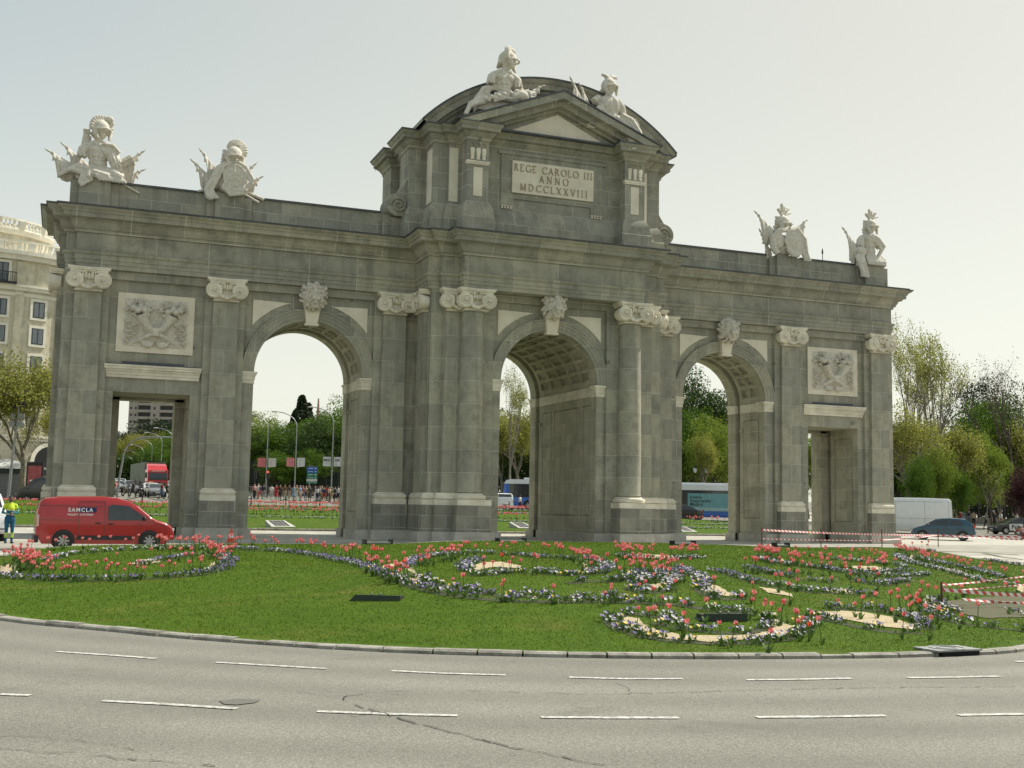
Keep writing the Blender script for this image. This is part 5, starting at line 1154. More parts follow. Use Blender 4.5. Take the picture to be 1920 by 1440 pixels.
def text_mesh(name, txt, size, mt, parent, loc, rot, depth=.004, space=1., bold=0, align='CENTER'):
    cu = bpy.data.curves.new('t', 'FONT'); cu.body = txt; cu.size = size; cu.extrude = depth; cu.align_x = align; cu.space_character = space; cu.offset = bold
    o = bpy.data.objects.new('t', cu); COL.objects.link(o); dg = bpy.context.evaluated_depsgraph_get(); me = bpy.data.meshes.new_from_object(o.evaluated_get(dg)); bpy.data.objects.remove(o); me.name = name; me.materials.clear(); me.materials.append(mt)
    q = linkmesh(name, me, parent, loc); q.rotation_euler = rot; return q
def interp(P, x):
    if x <= P[0][0]: return P[0][1]
    for (a, b), (c, d) in zip(P, P[1:]):
        if x <= c: return b+(d-b)*(x-a)/(c-a) if c > a else d
    return P[-1][1]
def vehicle(name, label, cat, loc, hd, top, W, zb, belt, col_, wheels, wr=.32, wins=(), wscreen=None, rscreen=None, tumble=.12, group=None, lamps=True, trim=None, gaps=(), round_=.12, box=False, glass=None, handles=(), plate=True, rimn=5, stripe=None):
    """loft a body from its side outline; x forward, seen sides carry windows, wheels, lamps"""
    v = empty(name, loc, hd, label, cat, group)
    x0, x1 = top[0][0], top[-1][0]; zr = max(z for _, z in top); L = x1-x0
    def hw(x):
        e = max(0, abs(x-(x0+x1)/2)-(L/2-.55))/.55; return W/2*(1-round_*e*e)
    def Y(x, z):
        t = max(0, (z-belt)/max(.01, zr-belt)); b = max(0, (zb+.25-z)/.25); return hw(x)*(1-tumble*t**1.15-.05*b)
    xs = sorted(set([round(x0+L*k/44, 3) for k in range(45)]+[round(p[0], 3) for p in top])); mb = MB(); rings = []
    for x in xs:
        zt = interp(top, x); zbx = zb+(.16 if x > x1-.25 or x < x0+.2 else 0); ze = max(zbx+.05, min(belt, zt-.09)); zs = [zbx+(ze-zbx)*k for k in (0,.12,.45,.8,1)]+[ze+(zt-.07-ze)*k for k in (.33,.66,1)] if zt-.07 > ze else [zbx+(ze-zbx)*k for k in (0,.12,.45,.8,1)]+[ze+.001,ze+.002,ze+.003]
        h = [(Y(x, z), z) for z in zs]; ys = Y(x, max(ze, zt-.07)); h += [(ys*.955, zt-.02), (ys*.8, zt), (0, zt+.015)]
        rings.append([(x, -a, b) for a, b in h]+[(x, a, b) for a, b in h[:-1][::-1]])
    n = len(rings[0])
    for r_ in rings: mb.v += r_
    for i in range(len(rings)-1):
        for j in range(n-1): mb.f.append((i*n+j, (i+1)*n+j, (i+1)*n+j+1, i*n+j+1)); mb.m.append(0)
        mb.f.append((i*n+n-1, (i+1)*n+n-1, (i+1)*n, i*n)); mb.m.append(0)
    mb.f += [tuple(range(n)), tuple((len(rings)-1)*n+j for j in range(n))[::-1]]; mb.m += [0, 0]
    fixn(mb.build('body', col_, v, 38))
    g = glass or GLASS
    for w_ in wins:
        cx = sum(p[0] for p in w_)/len(w_); Q = []
        for a, b in zip(w_, list(w_[1:])+[w_[0]]): Q += [(a[0]+(b[0]-a[0])*k/4, a[1]+(b[1]-a[1])*k/4) for k in range(4)]
        cz = sum(p[1] for p in w_)/len(w_)
        for s in (-1, 1):
            m = MB(); P = [(x, s*(Y(x, z)+.012), z) for x, z in Q]; m.add([(cx, s*(Y(cx, cz)+.012), cz)]+P, [(0, i+1, (i+1) % len(P)+1) for i in range(len(P))]); m.build('side_window', g, v)
    for sc_, nm in ((wscreen, 'windscreen'), (rscreen, 'rear_window')):
        if not sc_: continue
        m = MB(); a, b = sc_; K = 6
        for k in range(K+1):
            x = a+(b-a)*k/K; z = interp(top, x); y = Y(x, z)*.86
            m.v += [(x, -y, z+.016), (x, -y*.5, z+.024), (x, y*.5, z+.024), (x, y, z+.016)]
        for k in range(K):
            for j in range(3): m.f.append((k*4+j, k*4+j+1, k*4+j+5, k*4+j+4)); m.m.append(0)
        m.build(nm, g, v)
    if box:  # flat end windows for box-shaped bodies
        m = MB(); x = x1+.012; m.add([(x,-W*.44,belt),(x,W*.44,belt),(x,W*.42,zr-.35),(x,-W*.42,zr-.35)], [(0,1,2,3)]); m.build('windscreen', g, v)
    for x in wheels:
        for s in (-1, 1):
            y = s*W/2*.985; w_ = empty('wheel', (x, y, wr), 0, parent=v)
            m = MB(); m.lathe([(wr*.62,-.1),(wr*.98,-.1),(wr,-.07),(wr,.07),(wr*.98,.1),(wr*.62,.1)], n=24, axis='y'); m.build('tyre', TYRE, w_, 40)
            m = MB(); m.lathe([(0,s*.055),(wr*.18,s*.075),(wr*.2,s*.05)], n=14, axis='y'); m.lathe([(wr*.56,s*.05),(wr*.64,s*.085),(wr*.66,s*.06)], n=24, axis='y')
            for k in range(rimn):
                a = 2*PI*k/rimn; c, q = math.cos(a), math.sin(a); m.obox((c*wr*.36, s*.06, q*wr*.36), (c,0,q), (0,1,0), (-q,0,c), wr*.28, .012, wr*.085)
            m.build('rim', RIM, w_); m = MB(); m.lathe([(0,s*.03),(wr*.6,s*.03)], n=20, axis='y'); m.build('brake_disc', GREYW, w_)
            m = MB(); rr_ = wr*1.17; yy = s*(W/2+.004); P = [(x+rr_*math.cos(PI*k/16), yy, wr+rr_*math.sin(PI*k/16)) for k in range(17)]; P = [p for p in P]+[(x-rr_, yy, zb+.02), (x+rr_, yy, zb+.02)]; m.add(P, [tuple(range(len(P)))]); m.build('wheel_arch', BLACK, v)
    if lamps:
        for s in (-1, 1):
            zf = interp(top, x1-.12); zl = min(zf-.12, .78) if not box else .7
            MB().obox((x1-.13, s*W*.37, zl), (1,-s*.35,0), (s*.35,1,0), (.25,0,1), .085, .15, .055).build('headlight', HEADL, v)
            zl = .95 if not box else 1.1
            MB().obox((x0+.06, s*W*.44, zl), (1,s*.2,0), (-s*.2,1,0), (0,0,1), .05, .06, .12).build('tail_light', TAIL, v)
            MB().obox((x1-.02, 0, .45), (1,0,0), (0,1,0), (0,0,1), .03, W*.3, .09).build('grille', BLACK, v) if s > 0 else None
            xm = wscreen[1]-.25 if wscreen else x1-.6
            MB().ell((xm, s*(W/2+.1), belt+.08), (.06,.12,.08), 8, 6).build('wing_mirror', BLACK, v)
    if plate:
        MB().box(x0-.02, x0+.02, -.26, .26, .62, .73).build('number_plate', PLATE, v); MB().box(x1-.03, x1+.02, -.26, .26, .42, .53).build('number_plate', PLATE, v)
    m = MB()
    for s in (-1, 1):
        for (xa, za), (xb, zb2) in gaps:
            K = 6
            for k in range(K):
                a = (xa+(xb-xa)*k/K, za+(zb2-za)*k/K); b = (xa+(xb-xa)*(k+1)/K, za+(zb2-za)*(k+1)/K)
                m.bar((a[0], s*(Y(*a)+.002), a[1]), (b[0], s*(Y(*b)+.002), b[1]), .012)
    if m.v: m.build('panel_gap', GREYW, v)
    for hx, hz in handles:
        for s in (-1, 1): MB().obox((hx, s*(Y(hx, hz)+.02), hz), (1,0,0), (0,1,0), (0,0,1), .09, .02, .02).build('door_handle', BLACK, v)
    if trim:
        m = MB()
        for s in (-1, 1): m.add([(trim[0], s*(W/2+.012), trim[2]), (trim[1], s*(W/2+.012), trim[2]), (trim[1]-.1, s*(W/2+.012), trim[3]), (trim[0]-.05, s*(W/2+.012), trim[3])], [(0,1,2,3)])
        m.build('side_trim', BLACK, v)
    v['Y0'] = W/2
    return v
def face_cam(u, d, turn=0):
    """heading that points straight at the camera from image column u, turned by `turn` radians"""
    p = col(u, d); return math.atan2(CAMP[1]-p.y, CAMP[0]-p.x)+turn
HATCH = [(-2.0,.62),(-1.98,.95),(-1.9,1.05),(-1.55,1.36),(-1.2,1.44),(-.5,1.47),(.1,1.44),(.45,1.36),(1.12,.98),(1.5,.88),(1.85,.74),(1.98,.6),(2.0,.4)]
SEDAN = [(-2.25,.6),(-2.22,.95),(-1.9,1.02),(-1.7,1.06),(-1.1,1.38),(-.6,1.46),(0,1.47),(.4,1.4),(1.15,1.0),(1.7,.9),(2.1,.76),(2.24,.6),(2.25,.4)]
VANP = [(-3.0,.7),(-2.99,1.6),(-2.95,2.25),(-2.8,2.38),(-1,2.42),(1.2,2.4),(1.7,2.3),(2.0,2.1),(2.5,1.3),(2.65,1.2),(2.95,1.02),(3.0,.8),(3.02,.4)]
def carwins(k='h'):
    if k == 'h': return [[(-.35,.98),(-.35,1.36),(.05,1.36),(.35,1.29),(.85,.99)], [(-1.3,1.0),(-1.25,1.2),(-1.0,1.34),(-.45,1.37),(-.45,.98)]]
    return [[(-.15,1.0),(-.15,1.37),(.1,1.36),(.35,1.3),(.85,1.0)], [(-1.35,1.02),(-1.0,1.3),(-.6,1.38),(-.25,1.38),(-.25,1.0)]]

# --- red service van
RED = paint('red van paint', (.38,.010,.012)); RVT = [(-2.32,.7),(-2.31,1.2),(-2.22,1.62),(-2.08,1.74),(-1.6,1.80),(-.2,1.83),(.35,1.80),(.72,1.70),(1.0,1.56),(1.52,1.14),(1.68,1.06),(2.05,.96),(2.24,.82),(2.32,.62),(2.33,.4)]
rv = vehicle('delivery_van', 'red delivery van with white lettering parked on the paving at the left', 'van', (-20.75,-13.55,.0), R(3.5), RVT, 1.82, .22, 1.02, RED, (-1.42,1.46), .325,
  [[(.02,1.02),(.02,1.5),(.16,1.56),(.72,1.52),(1.08,1.28),(1.36,1.04)]], (.70,1.5), None, .14, trim=(-.95,1.0,.50,.36), gaps=[((-.08,.4),(-.08,1.66)),((-.95,.5),(-.95,1.66)),((-.95,1.66),(-.08,1.66)),((-2.2,1.02),(-.95,1.02)),((1.0,.45),(1.12,.95)),((-.08,.45),(1.0,.45)),((-2.2,1.5),(-.95,1.5)),((-.95,1.5),(-.08,1.5))], handles=((-.3,.92),(.12,.90)), round_=.1, rimn=8)
NAVY = mat('navy decal', (.015,.02,.12), .5); WDEC = mat('white decal', (.8,.8,.8), .5)
rv.scale = (.94,.96,.97); rv.location.x -= .1
ysd = -(1.82/2*(1-.14*((1.38-1.02)/(1.83-1.02))**1.15)+.02)
MB().box(-.92,-.37,ysd-.004,ysd+.003,1.28,1.45).build('blue_decal', NAVY, rv)
text_mesh('van_lettering', 'SAMCLA', .175, WDEC, rv, (-.90, ysd-.006, 1.305), (R(90),0,0), .002, 1.35, .006); text_mesh('van_lettering', 'SMART SYSTEMS', .108, WDEC, rv, (-.90, ysd-.008, 1.16), (R(90),0,0), .002, 1.12, .002)
MB().tube([(.2,0,1.8),(-.0,0,2.1)], .008, 5).build('aerial', BLACK, rv); MB().box(-2.36,-2.22,-.85,.85,.26,.5).build('bumper', BLACK, rv); MB().obox((-2.27,-.82,1.0),(1,0,0),(0,1,0),(0,0,1),.04,.07,.2).build('tail_light', mat('pale tail lens',(.6,.4,.38),.3), rv)
SEAT = mat('seat cloth', (.03,.03,.035), .9)
# --- blue hatchback, red car, dark ride car, white van on the right
BLU = paint('petrol blue paint', (.005,.06,.105)); p = col(1768,78)
vehicle('parked_car', 'petrol blue hatchback driving past the right end of the arch', 'car', (p.x, p.y, terr(p.x,p.y)), math.atan2(RT[1],RT[0])+PI-R(24), HATCH, 1.72, .2, .92, BLU, (-1.25,1.28), .31, carwins(), (.42,1.1), (-1.88,-1.4), .2, gaps=[((-.4,.3),(-.4,.95)),((.9,.35),(.98,.9)),((-1.1,.6),(-1.3,.95)),((-1.1,.55),(.9,.55))], handles=((-.2,.82),(-1.0,.84)), rimn=7)
p = col(1903,104); dk = paint('black green paint', (.015,.022,.024)); bc = vehicle('ride_hail_car', 'dark saloon with a white door sign on the far right road', 'car', (p.x, p.y, terr(p.x,p.y)), math.atan2(RT[1],RT[0])+PI-R(-6), SEDAN, 1.76, .18, .95, dk, (-1.35,1.4), .33, carwins('s'), (.4,1.12), (-1.75,-1.12), .2, rimn=9)
for s in (1,):
    m = MB(); m.prism([(-.15,.42),(-.08,.36),(.98,.36),(1.05,.42),(1.08,.88),(1.0,.95),(-.15,.95),(-.22,.88)], s*.885, s*.90, 'y'); m.build('door_sign', WDEC, bc)
    text_mesh('sign_lettering', 'Bolt', .52, BLACK, bc, (.43, .905, .48), (R(90),0,R(180)), .003, 1., .018); MB().box(.35,.55,.902,.908,.86,.9).build('sign_mark', BLACK, bc)
p = col(1958,88); vehicle('parked_car', 'dark red car nose cut off by the right picture edge', 'car', (p.x, p.y, terr(p.x,p.y)), math.atan2(RT[1],RT[0])+PI, HATCH, 1.72, .2, .92, paint('dark red paint', (.22,.015,.02)), (-1.25,1.28), .31, carwins(), (.42,1.1), (-1.88,-1.4), .2)
p = col(1769-72,91); VW = [[(1.35,1.35),(1.35,1.95),(1.75,1.95),(2.25,1.35)]]
wv = vehicle('panel_van', 'long white panel van behind the right end of the arch', 'van', (p.x, p.y, terr(p.x,p.y)), math.atan2(RT[1],RT[0])+PI-R(5), VANP, 2.0, .3, 1.25, WHITEP, (-1.9,1.9), .35, VW, (1.9,2.5), None, .06, gaps=[((-1.1,.5),(-1.1,2.2)),((.9,.5),(.9,2.2)),((-2.8,1.02),(1.0,1.02)),((-2.75,2.15),(.9,2.15)),((-2.75,1.02),(-2.75,2.15))], round_=.07); wv.scale = (1.1,1.1,1.13)
# --- buses
BUSB = paint('bus blue', (.02,.13,.50)); BUSW = paint('bus white', (.70,.72,.74))
def bus(label, u, d, turn, ad=False):
    p = col(u, d); t = [(-6,1.2),(-5.99,2.9),(-5.85,3.15),(-5,3.2),(5.2,3.2),(5.7,3.1),(5.93,2.8),(6,2.2),(6.05,1.0),(6.05,.5)]
    b = vehicle('city_bus', label, 'bus', (p.x, p.y, terr(p.x,p.y)), math.atan2(RT[1],RT[0])+PI+turn, t, 2.55, .3, 1.25, BUSB, (-3.1,3.3), .46, [[(-5.4+k*1.2,1.3),(-5.4+k*1.2,2.72),(-4.22+k*1.2,2.72),(-4.22+k*1.2,1.3)] for k in range(9)], None, None, .03, box=False, group='blue and white city buses', lamps=False, plate=False, round_=.05)
    MB().prism([(-6.02,2.74),(-5.85,3.17),(-5,3.22),(5.2,3.22),(5.7,3.12),(5.96,2.74)], -1.285, 1.285, 'y').build('roof_band', BUSW, b)
    MB().box(-4.6,3.8,-1.0,1.0,3.2,3.42).build('roof_pod', BUSW, b)
    MB().box(6.02,6.07,-1.15,1.15,1.15,2.75).build('windscreen', GLASS, b); MB().box(6.05,6.1,-.8,.8,2.78,3.0).build('destination_sign', BLACK, b)
    for s in (-1,1): MB().box(6.0,6.1,min(s*.7,s*1.1),max(s*.7,s*1.1),.75,.95).build('headlight', HEADL, b)
    if ad:
        MB().box(-.6,3.2,1.29,1.31,.85,2.45).build('poster', mat('teal poster', (.16,.36,.38), .5), b)
        for k, tx in enumerate(('Juntos', 'mejoramos', 'Madrid')): text_mesh('poster_lettering', tx, .42, BLACK, b, (3.0, 1.315, 1.98-k*.33), (R(90),0,R(180)), .003, 1., .004, 'LEFT')
        MB().box(-.6,3.2,1.312,1.316,.88,1.16).build('poster_footer', mat('pale poster footer', (.35,.5,.52), .5), b)
    for k in range(9):
        for s in (-1, 1): MB().box(-5.2+k*1.25-.02,-5.2+k*1.25+.02,min(s*1.275,s*1.30),max(s*1.275,s*1.30),1.3,2.7).build('window_pillar', BLACK, b)
    return b
bus('blue city bus with a white roof seen through the central arch', 945+103, 127, R(-4)); bus('blue city bus with a teal poster seen through the right arch', 1352, 107, R(-2), True)
def car(u, d, hd, prof, W, c, label, group=None, turn=None, nm='car'):
    p = col(u, d); k = 'h' if prof is HATCH else 's'; h = face_cam(u, d, hd) if turn is None else math.atan2(RT[1],RT[0])+turn
    return vehicle(nm, label, 'car', (p.x, p.y, terr(p.x,p.y)), h, prof, W, .2, .93, c, (-1.3,1.33), .32, carwins(k), (.42,1.1), (-1.85,-1.35) if k == 'h' else (-1.75,-1.12), .2, group=group)
SUVP = [(-2.2,.7),(-2.18,1.2),(-2.0,1.6),(-1.6,1.72),(0,1.74),(.5,1.62),(1.1,1.15),(1.6,1.05),(2.1,.9),(2.2,.7),(2.2,.4)]
SIL = paint('silver paint', (.42,.43,.44)); BLK = paint('black paint', (.018,.018,.02)); GRY = paint('grey paint', (.16,.17,.18)); WH = WHITEP
p = col(937,118); vehicle('car', 'white tall car beside the litter bin, seen through the central arch', 'car', (p.x,p.y,terr(p.x,p.y)), face_cam(937,118,PI+.25), SUVP, 1.85, .25, 1.1, WH, (-1.3,1.33), .35, [[(-1.6,1.15),(-1.4,1.55),(.3,1.6),(.9,1.15)]], (.45,1.05), (-2.12,-1.9), .15)
car(1268, 101, 0, SEDAN, 1.8, BLK, 'black saloon tail beside the poster bus, seen through the right arch', turn=PI)
TG = 'traffic waiting beyond the left doorway'
car(290,128,.12,SEDAN,1.8,GRY,'dark grey saloon with a lit headlamp, first in the queue of traffic',TG); tx = car(281,134,.12,SEDAN,1.8,WH,'white taxi with a roof sign just behind the dark grey saloon',TG,nm='taxi'); MB().box(-.1,.1,-.22,.22,1.47,1.6).build('roof_sign', mat('taxi sign',(.7,.6,.25),.5), tx)
for i, (u, d, c, lb) in enumerate(((243,148,SIL,'silver saloon waiting left of the red lorry'),(216,150,WH,'white car nearest the left jamb of the doorway'),(222,168,WH,'second white car behind the first by the left jamb'),(231,196,SIL,'small silver car far up the queue on the left'),(245,205,BLK,'black car farther back between the lorry and the gantry pole'),(256,185,WH,'white car showing beside the lorry trailer'),(322,158,SIL,'silver car right of the red lorry'),(333,150,GRY,'grey car at the right jamb of the doorway'),(212,215,GRY,'tiny grey car farthest up the avenue at the left'),(318,205,BLK,'black car farthest up the avenue at the right'),(226,240,WH,'tiny pale car far up the avenue'),(262,232,SIL,'tiny silver car far up the avenue'))): car(u, d, .12, HATCH if i % 2 else SEDAN, 1.76, c, lb, TG)
p = col(335,172); hv = vehicle('panel_van', 'white van with a dark headphone mark on its side, far up the avenue', 'van', (p.x,p.y,terr(p.x,p.y)), face_cam(335,172,.5), VANP, 2.0, .3, 1.25, WHITEP, (-1.9,1.9), .35, VW, (1.9,2.5), None, .06, TG)
MB().tube([(-.9+.45*math.cos(a*.35),1.0,1.5+.5*math.sin(a*.35)) for a in range(10)], .07, 5).tube([(-.45,1.0,1.1),(-.45,1.0,1.6)],.12,5).tube([(-1.35,1.0,1.1),(-1.35,1.0,1.6)],.12,5).build('side_mark', BLACK, hv)
# red lorry
p = col(293,144); lorry = empty('articulated_lorry', (p.x,p.y,terr(p.x,p.y)), face_cam(293,144,.16), 'red lorry cab with a grey green trailer above the waiting traffic', 'lorry', TG)
LR = paint('red lorry paint', (.50,.02,.03)); MB().prism([(-1.9,.55),(.0,.55),(.12,1.3),(.1,1.9),(-.05,2.75),(-.3,2.95),(-1.9,2.95)], -1.24, 1.24, 'y').build('cab', LR, lorry)
MB().prism([(-1.9,2.95),(-.35,2.95),(-.9,3.5),(-1.9,3.75)], -1.15, 1.15, 'y').build('wind_deflector', LR, lorry); MB().prism([(.12,1.65),(.14,1.95),(.02,2.6),(-.02,2.6)], -1.1, 1.1, 'y').build('windscreen', GLASS, lorry)
MB().box(.05,.16,-1.15,1.15,2.68,2.9).build('header_board', LR, lorry); text_mesh('board_lettering', 'TRANSPORTES', .24, WDEC, lorry, (.17,0,2.71), (R(90),0,R(90)), .003)
MB().box(.1,.16,-.9,.9,.9,1.4).build('grille', BLACK, lorry); MB().box(.0,.2,-1.2,1.2,.4,.75).build('bumper', LR, lorry)
for s in (-1,1): MB().box(.12,.22,min(s*.8,s*1.15),max(s*.8,s*1.15),.55,.72).build('headlight', HEADL, lorry); MB().box(-.1,.1,min(s*1.3,s*1.5),max(s*1.3,s*1.5),1.9,2.6).build('wing_mirror', BLACK, lorry)
MB().box(-14.5,-2.2,-1.27,1.27,1.0,3.95).build('trailer', mat('grey green tarpaulin', (.17,.20,.15), .7, bs=.1), lorry)
for x in (-.9,-4.2,-10.5,-11.8):
    for s in (-1,1): MB().lathe([(0,-.15),(.5,-.15),(.5,.15),(0,.15)], (x,s*1.08,.5), 20, axis='y').build('wheel', TYRE, lorry)
# black people carrier, flatbed pick-up with open door on the left
p = col(96,97); vehicle('people_carrier', 'black people carrier on the road left of the arch', 'van', (p.x,p.y,terr(p.x,p.y)), math.atan2(RT[1],RT[0])+PI+R(12), [(-2.6,.7),(-2.58,1.5),(-2.45,2.1),(-2.2,2.2),(.8,2.2),(1.3,2.05),(2.0,1.35),(2.3,1.2),(2.6,.95),(2.68,.6),(2.68,.4)], 1.95, .28, 1.2, BLK, (-1.6,1.75), .35, [[(.2,1.25),(.2,1.9),(.85,1.9),(1.55,1.28)],[(-2.2,1.25),(-2.2,1.9),(.05,1.9),(.05,1.25)]], (1.25,2.0), None, .08)
p = col(-50,46); th = face_cam(-50,46,.2); pk = vehicle('pickup_truck', 'white flatbed pickup with its door open, cut off by the left picture edge', 'truck', (p.x,p.y,.0), th, [(-.2,.8),(-.18,1.75),(0,1.88),(.7,1.9),(1.0,1.85),(1.55,1.3),(1.75,1.22),(2.05,1.1),(2.15,.8),(2.16,.4)], 1.75, .3, 1.15, WHITEP, (1.35,), .33, [[(.15,1.2),(.15,1.72),(.8,1.72),(1.25,1.2)]], (.98,1.55), None, .12)
MB().box(-3.2,-.25,-.9,.9,.75,.85).build('flatbed', STEEL, pk); m = MB()
for s in (-1,1):
    for z in (.95,1.1,1.25,1.4): m.box(-3.2,-.25,min(s*.9,s*.87),max(s*.9,s*.87),z,z+.06)
m.build('sideboard', STEEL, pk)
for x in (-2.4,): 
    for s in (-1,1): MB().lathe([(0,-.1),(.34,-.1),(.34,.1),(0,.1)], (x,s*.8,.34), 20, axis='y').build('wheel', TYRE, pk)
dr = empty('open_door', (1.1,.9,0), R(62), parent=pk); m = MB(); m.prism([(-1.0,.42),(0,.42),(0,1.15),(-.35,1.75),(-1.0,1.75)], 0, .06, 'y')
fixn(m.build('door_panel', WHITEP, dr)); MB().prism([(-.93,1.16),(-.12,1.16),(-.38,1.68),(-.93,1.68)], -.01, .07, 'y').build('door_window', mat('pale window reflection', (.30,.33,.34), .15), dr)
MB().tube([(-.02,-.1,1.2),(-.02,-.25,1.25)], .05, 6).build('wing_mirror', BLACK, dr)

# ------------------------------------------------------------------ people
SKINS = [mat('skin '+n, c, .6, c2=tuple(x*.85 for x in c), sc=8) for n, c in (('light',(.52,.32,.23)),('tan',(.38,.22,.14)),('dark',(.11,.06,.04)))]
HAIRS = [mat('hair '+n, c, .7, sc=40) for n, c in (('dark brown',(.03,.018,.012)),('black',(.012,.011,.011)),('fair',(.25,.17,.09)),('grey',(.3,.29,.28)))]
def cl(name, c): return mat(name, c, .85, c2=tuple(x*.7 for x in c), sc=6, bs=.3, bd=.01)
def body_prims(pose, hands=False):
    """labelled tubes of one figure 1.75 m tall facing -y; label 0 skin 1 shirt 2 trousers 3 shoes"""
    P = []; A = P.append
    hip, knee = .92, .49
    sw = {'walk': .30, 'stride': .38}.get(pose, 0)
    sit = pose == 'sit'
    for s in (-1, 1):
        f = s*sw
        if sit: K = (s*.2,-.42,.55+.3); AN = (s*.24,-.35,.42); H0 = (s*.1,0,.86)
        else: H0 = (s*.095,0,hip); K = (s*.10,-f*.55-.02,knee); AN = (s*.105,-f*(1.0 if f > 0 else .75)+.02,.09 if f >= 0 else .14)
        A((2, [H0, tuple((a+b)/2 for a, b in zip(H0, K)), K], [.098,.085,.062])); A((2, [K, tuple((a+b)/2+(.012 if i == 1 else 0) for i, (a, b) in enumerate(zip(K, AN))), AN], [.062,.06,.042]))
        A((3, [(AN[0],AN[1]+.05,AN[2]-.04),(AN[0],AN[1]-.06,AN[2]-.05),(AN[0]+s*.02,AN[1]-.17,AN[2]-.055)], [.045,.046,.034]))
    A((2, [(0,.0,hip-.02),(0,0,hip+.08)], [.155,.15])); A((1, [(0,0,hip+.04),(0,.005,1.14),(0,0,1.3),(0,.01,1.42)], [.15,.138,.165,.13])); A((1, [(-.17,.01,1.41),(0,.01,1.44),(.17,.01,1.41)], [.062,.075,.062]))
    for s in (-1, 1):
        S0 = (s*.19,.01,1.40)
        if pose == 'phone' and s > 0: E, Wp = (s*.24,-.12,1.16), (s*.10,-.28,1.36)
        elif pose in ('folded', 'phone'): E, Wp = (s*.27,-.02,1.14), (s*.06 if pose == 'folded' else s*.12,-.22,1.10+(.03*s))
        elif pose == 'sit': E, Wp = (s*.27,-.18,1.18), (s*.28,-.42,1.12)
        else: f = -s*sw*.5; E, Wp = (s*.245,-f*.4+.02,1.13), (s*.255,-f-.04,.90)
        A((1, [S0, tuple((a+b)/2 for a, b in zip(S0, E)), E], [.06,.052,.045])); A((1 if pose == 'folded' else 0, [E, Wp], [.043,.03]))
        d = Vector(Wp)-Vector(E); d.normalize(); w_ = Vector(Wp); A((0, [w_, w_+d*.05, w_+d*.09], [.028,.036,.03]))
        side = d.cross(Vector((0,0,1))); side = side.normalized() if side.length > .1 else Vector((0,1,0))
        for k in range(4): b0 = w_+d*.085+side*(k-1.5)*.018; L = (.062,.075,.07,.055)[k]; A((0, [b0, b0+d*L*.6+Vector((0,-.006,-.006)), b0+d*L+Vector((0,-.016,-.02))], [.010,.009,.007]))
        b0 = w_+d*.03+side*.03; A((0, [b0, b0+side*.03+d*.03, b0+side*.035+d*.06], [.012,.010,.008]))
    A((0, [(0,.01,1.43),(0,0,1.53)], [.06,.052]))
    return P
def person_mesh(pose, vox=.021, long_sleeve=False, shorts=False, dress=False):
    P = body_prims(pose); mb = MB()
    for lb, pts, rad in P: mb.tube(pts, rad, 10); [mb.ell(p, (r, r, r), 8, 6) for p, r in zip(pts, rad)]
    mb.ell((0,-.005,1.63), (.078,.098,.118), 14, 10); mb.ell((0,-.02,1.575), (.055,.07,.06), 10, 7); mb.tube([(0,-.095,1.65),(0,-.118,1.612)], [.012,.018], 6); mb.ell((0,-.095,1.575), (.026,.014,.009), 8, 5)
    for s in (-1, 1): mb.ell((s*.08,0,1.63), (.014,.022,.032), 6, 5); mb.ell((s*.03,-.09,1.655), (.016,.012,.008), 6, 5)
    if dress: mb.lathe([(.15,1.0),(.2,.75),(.26,.45),(.0,.45)], n=14)
    me = mb.mesh('tmp', None) if False else None
    me = bpy.data.meshes.new('tmp'); me.from_pydata(mb.v, [], mb.f); o = bpy.data.objects.new('tmp', me); COL.objects.link(o)
    md = o.modifiers.new('r', 'REMESH'); md.mode = 'VOXEL'; md.voxel_size = vox; sm = o.modifiers.new('s', 'SMOOTH'); sm.iterations = 1
    ne = bpy.data.meshes.new_from_object(o.evaluated_get(bpy.context.evaluated_depsgraph_get())); bpy.data.objects.remove(o); ne.name = 'person'
    n = len(ne.polygons); C = np.empty(n*3); ne.polygons.foreach_get('center', C); C = C.reshape(-1,3); best = np.full(n, 9.); lab_ = np.zeros(n, int)
    for lb, pts, rad in P:
        for (a, b), r in zip(zip(pts, pts[1:]), rad):
            a, b = np.array(a), np.array(b); d = b-a; t = np.clip(((C-a)@d)/(d@d+1e-9), 0, 1); q = np.sqrt((((a+t[:,None]*d)-C)**2).sum(1))-r
            m_ = q < best; best[m_] = q[m_]; lab_[m_] = lb
    lab_[C[:,2] > 1.50] = 0
    if shorts: lab_[(lab_ == 2) & (C[:,2] < .5)] = 0
    if dress: lab_[(C[:,2] > .45) & (C[:,2] < 1.0) & (np.abs(C[:,0]) < .24)] = 1; lab_[(lab_ == 2) & (C[:,2] < .46)] = 0
    for _ in range(4): ne.materials.append(SKINS[0])
    ne.polygons.foreach_set('material_index', lab_.astype(np.int32)); ne.polygons.foreach_set('use_smooth', [True]*n); return ne
def hair_mesh(kind='short'):
    mb = MB(); mb.ell((0,.016,1.665), (.088,.102,.098), 14, 8); mb.v = [(x, y, max(z, 1.60 if y > -.0 else 1.685)) if kind == 'short' else (x, y, max(z, 1.58 if y > .0 else 1.685)) for x, y, z in mb.v]
    if kind == 'long':
        mb.tube([(0,.07,1.7),(0,.09,1.58),(0,.09,1.42)], [.07,.075,.05], 10, flat=1.2)
    return mb.mesh('hair', HAIRS[0], 180)
POSES = {k: person_mesh(p_, .021, **kw) for k, p_, kw in (('stand','stand',{}),('phone','phone',{}),('walk','walk',{}),('shorts','stand',{'shorts':True}),('dress','stand',{'dress':True}),('stride','stride',{}),('sit','sit',{}))}
HM = {'short': hair_mesh('short'), 'long': hair_mesh('long')}
MC = {}
def cloth_mat(c):
    if c not in MC: MC[c] = cl('cloth %d' % len(MC), c)
    return MC[c]
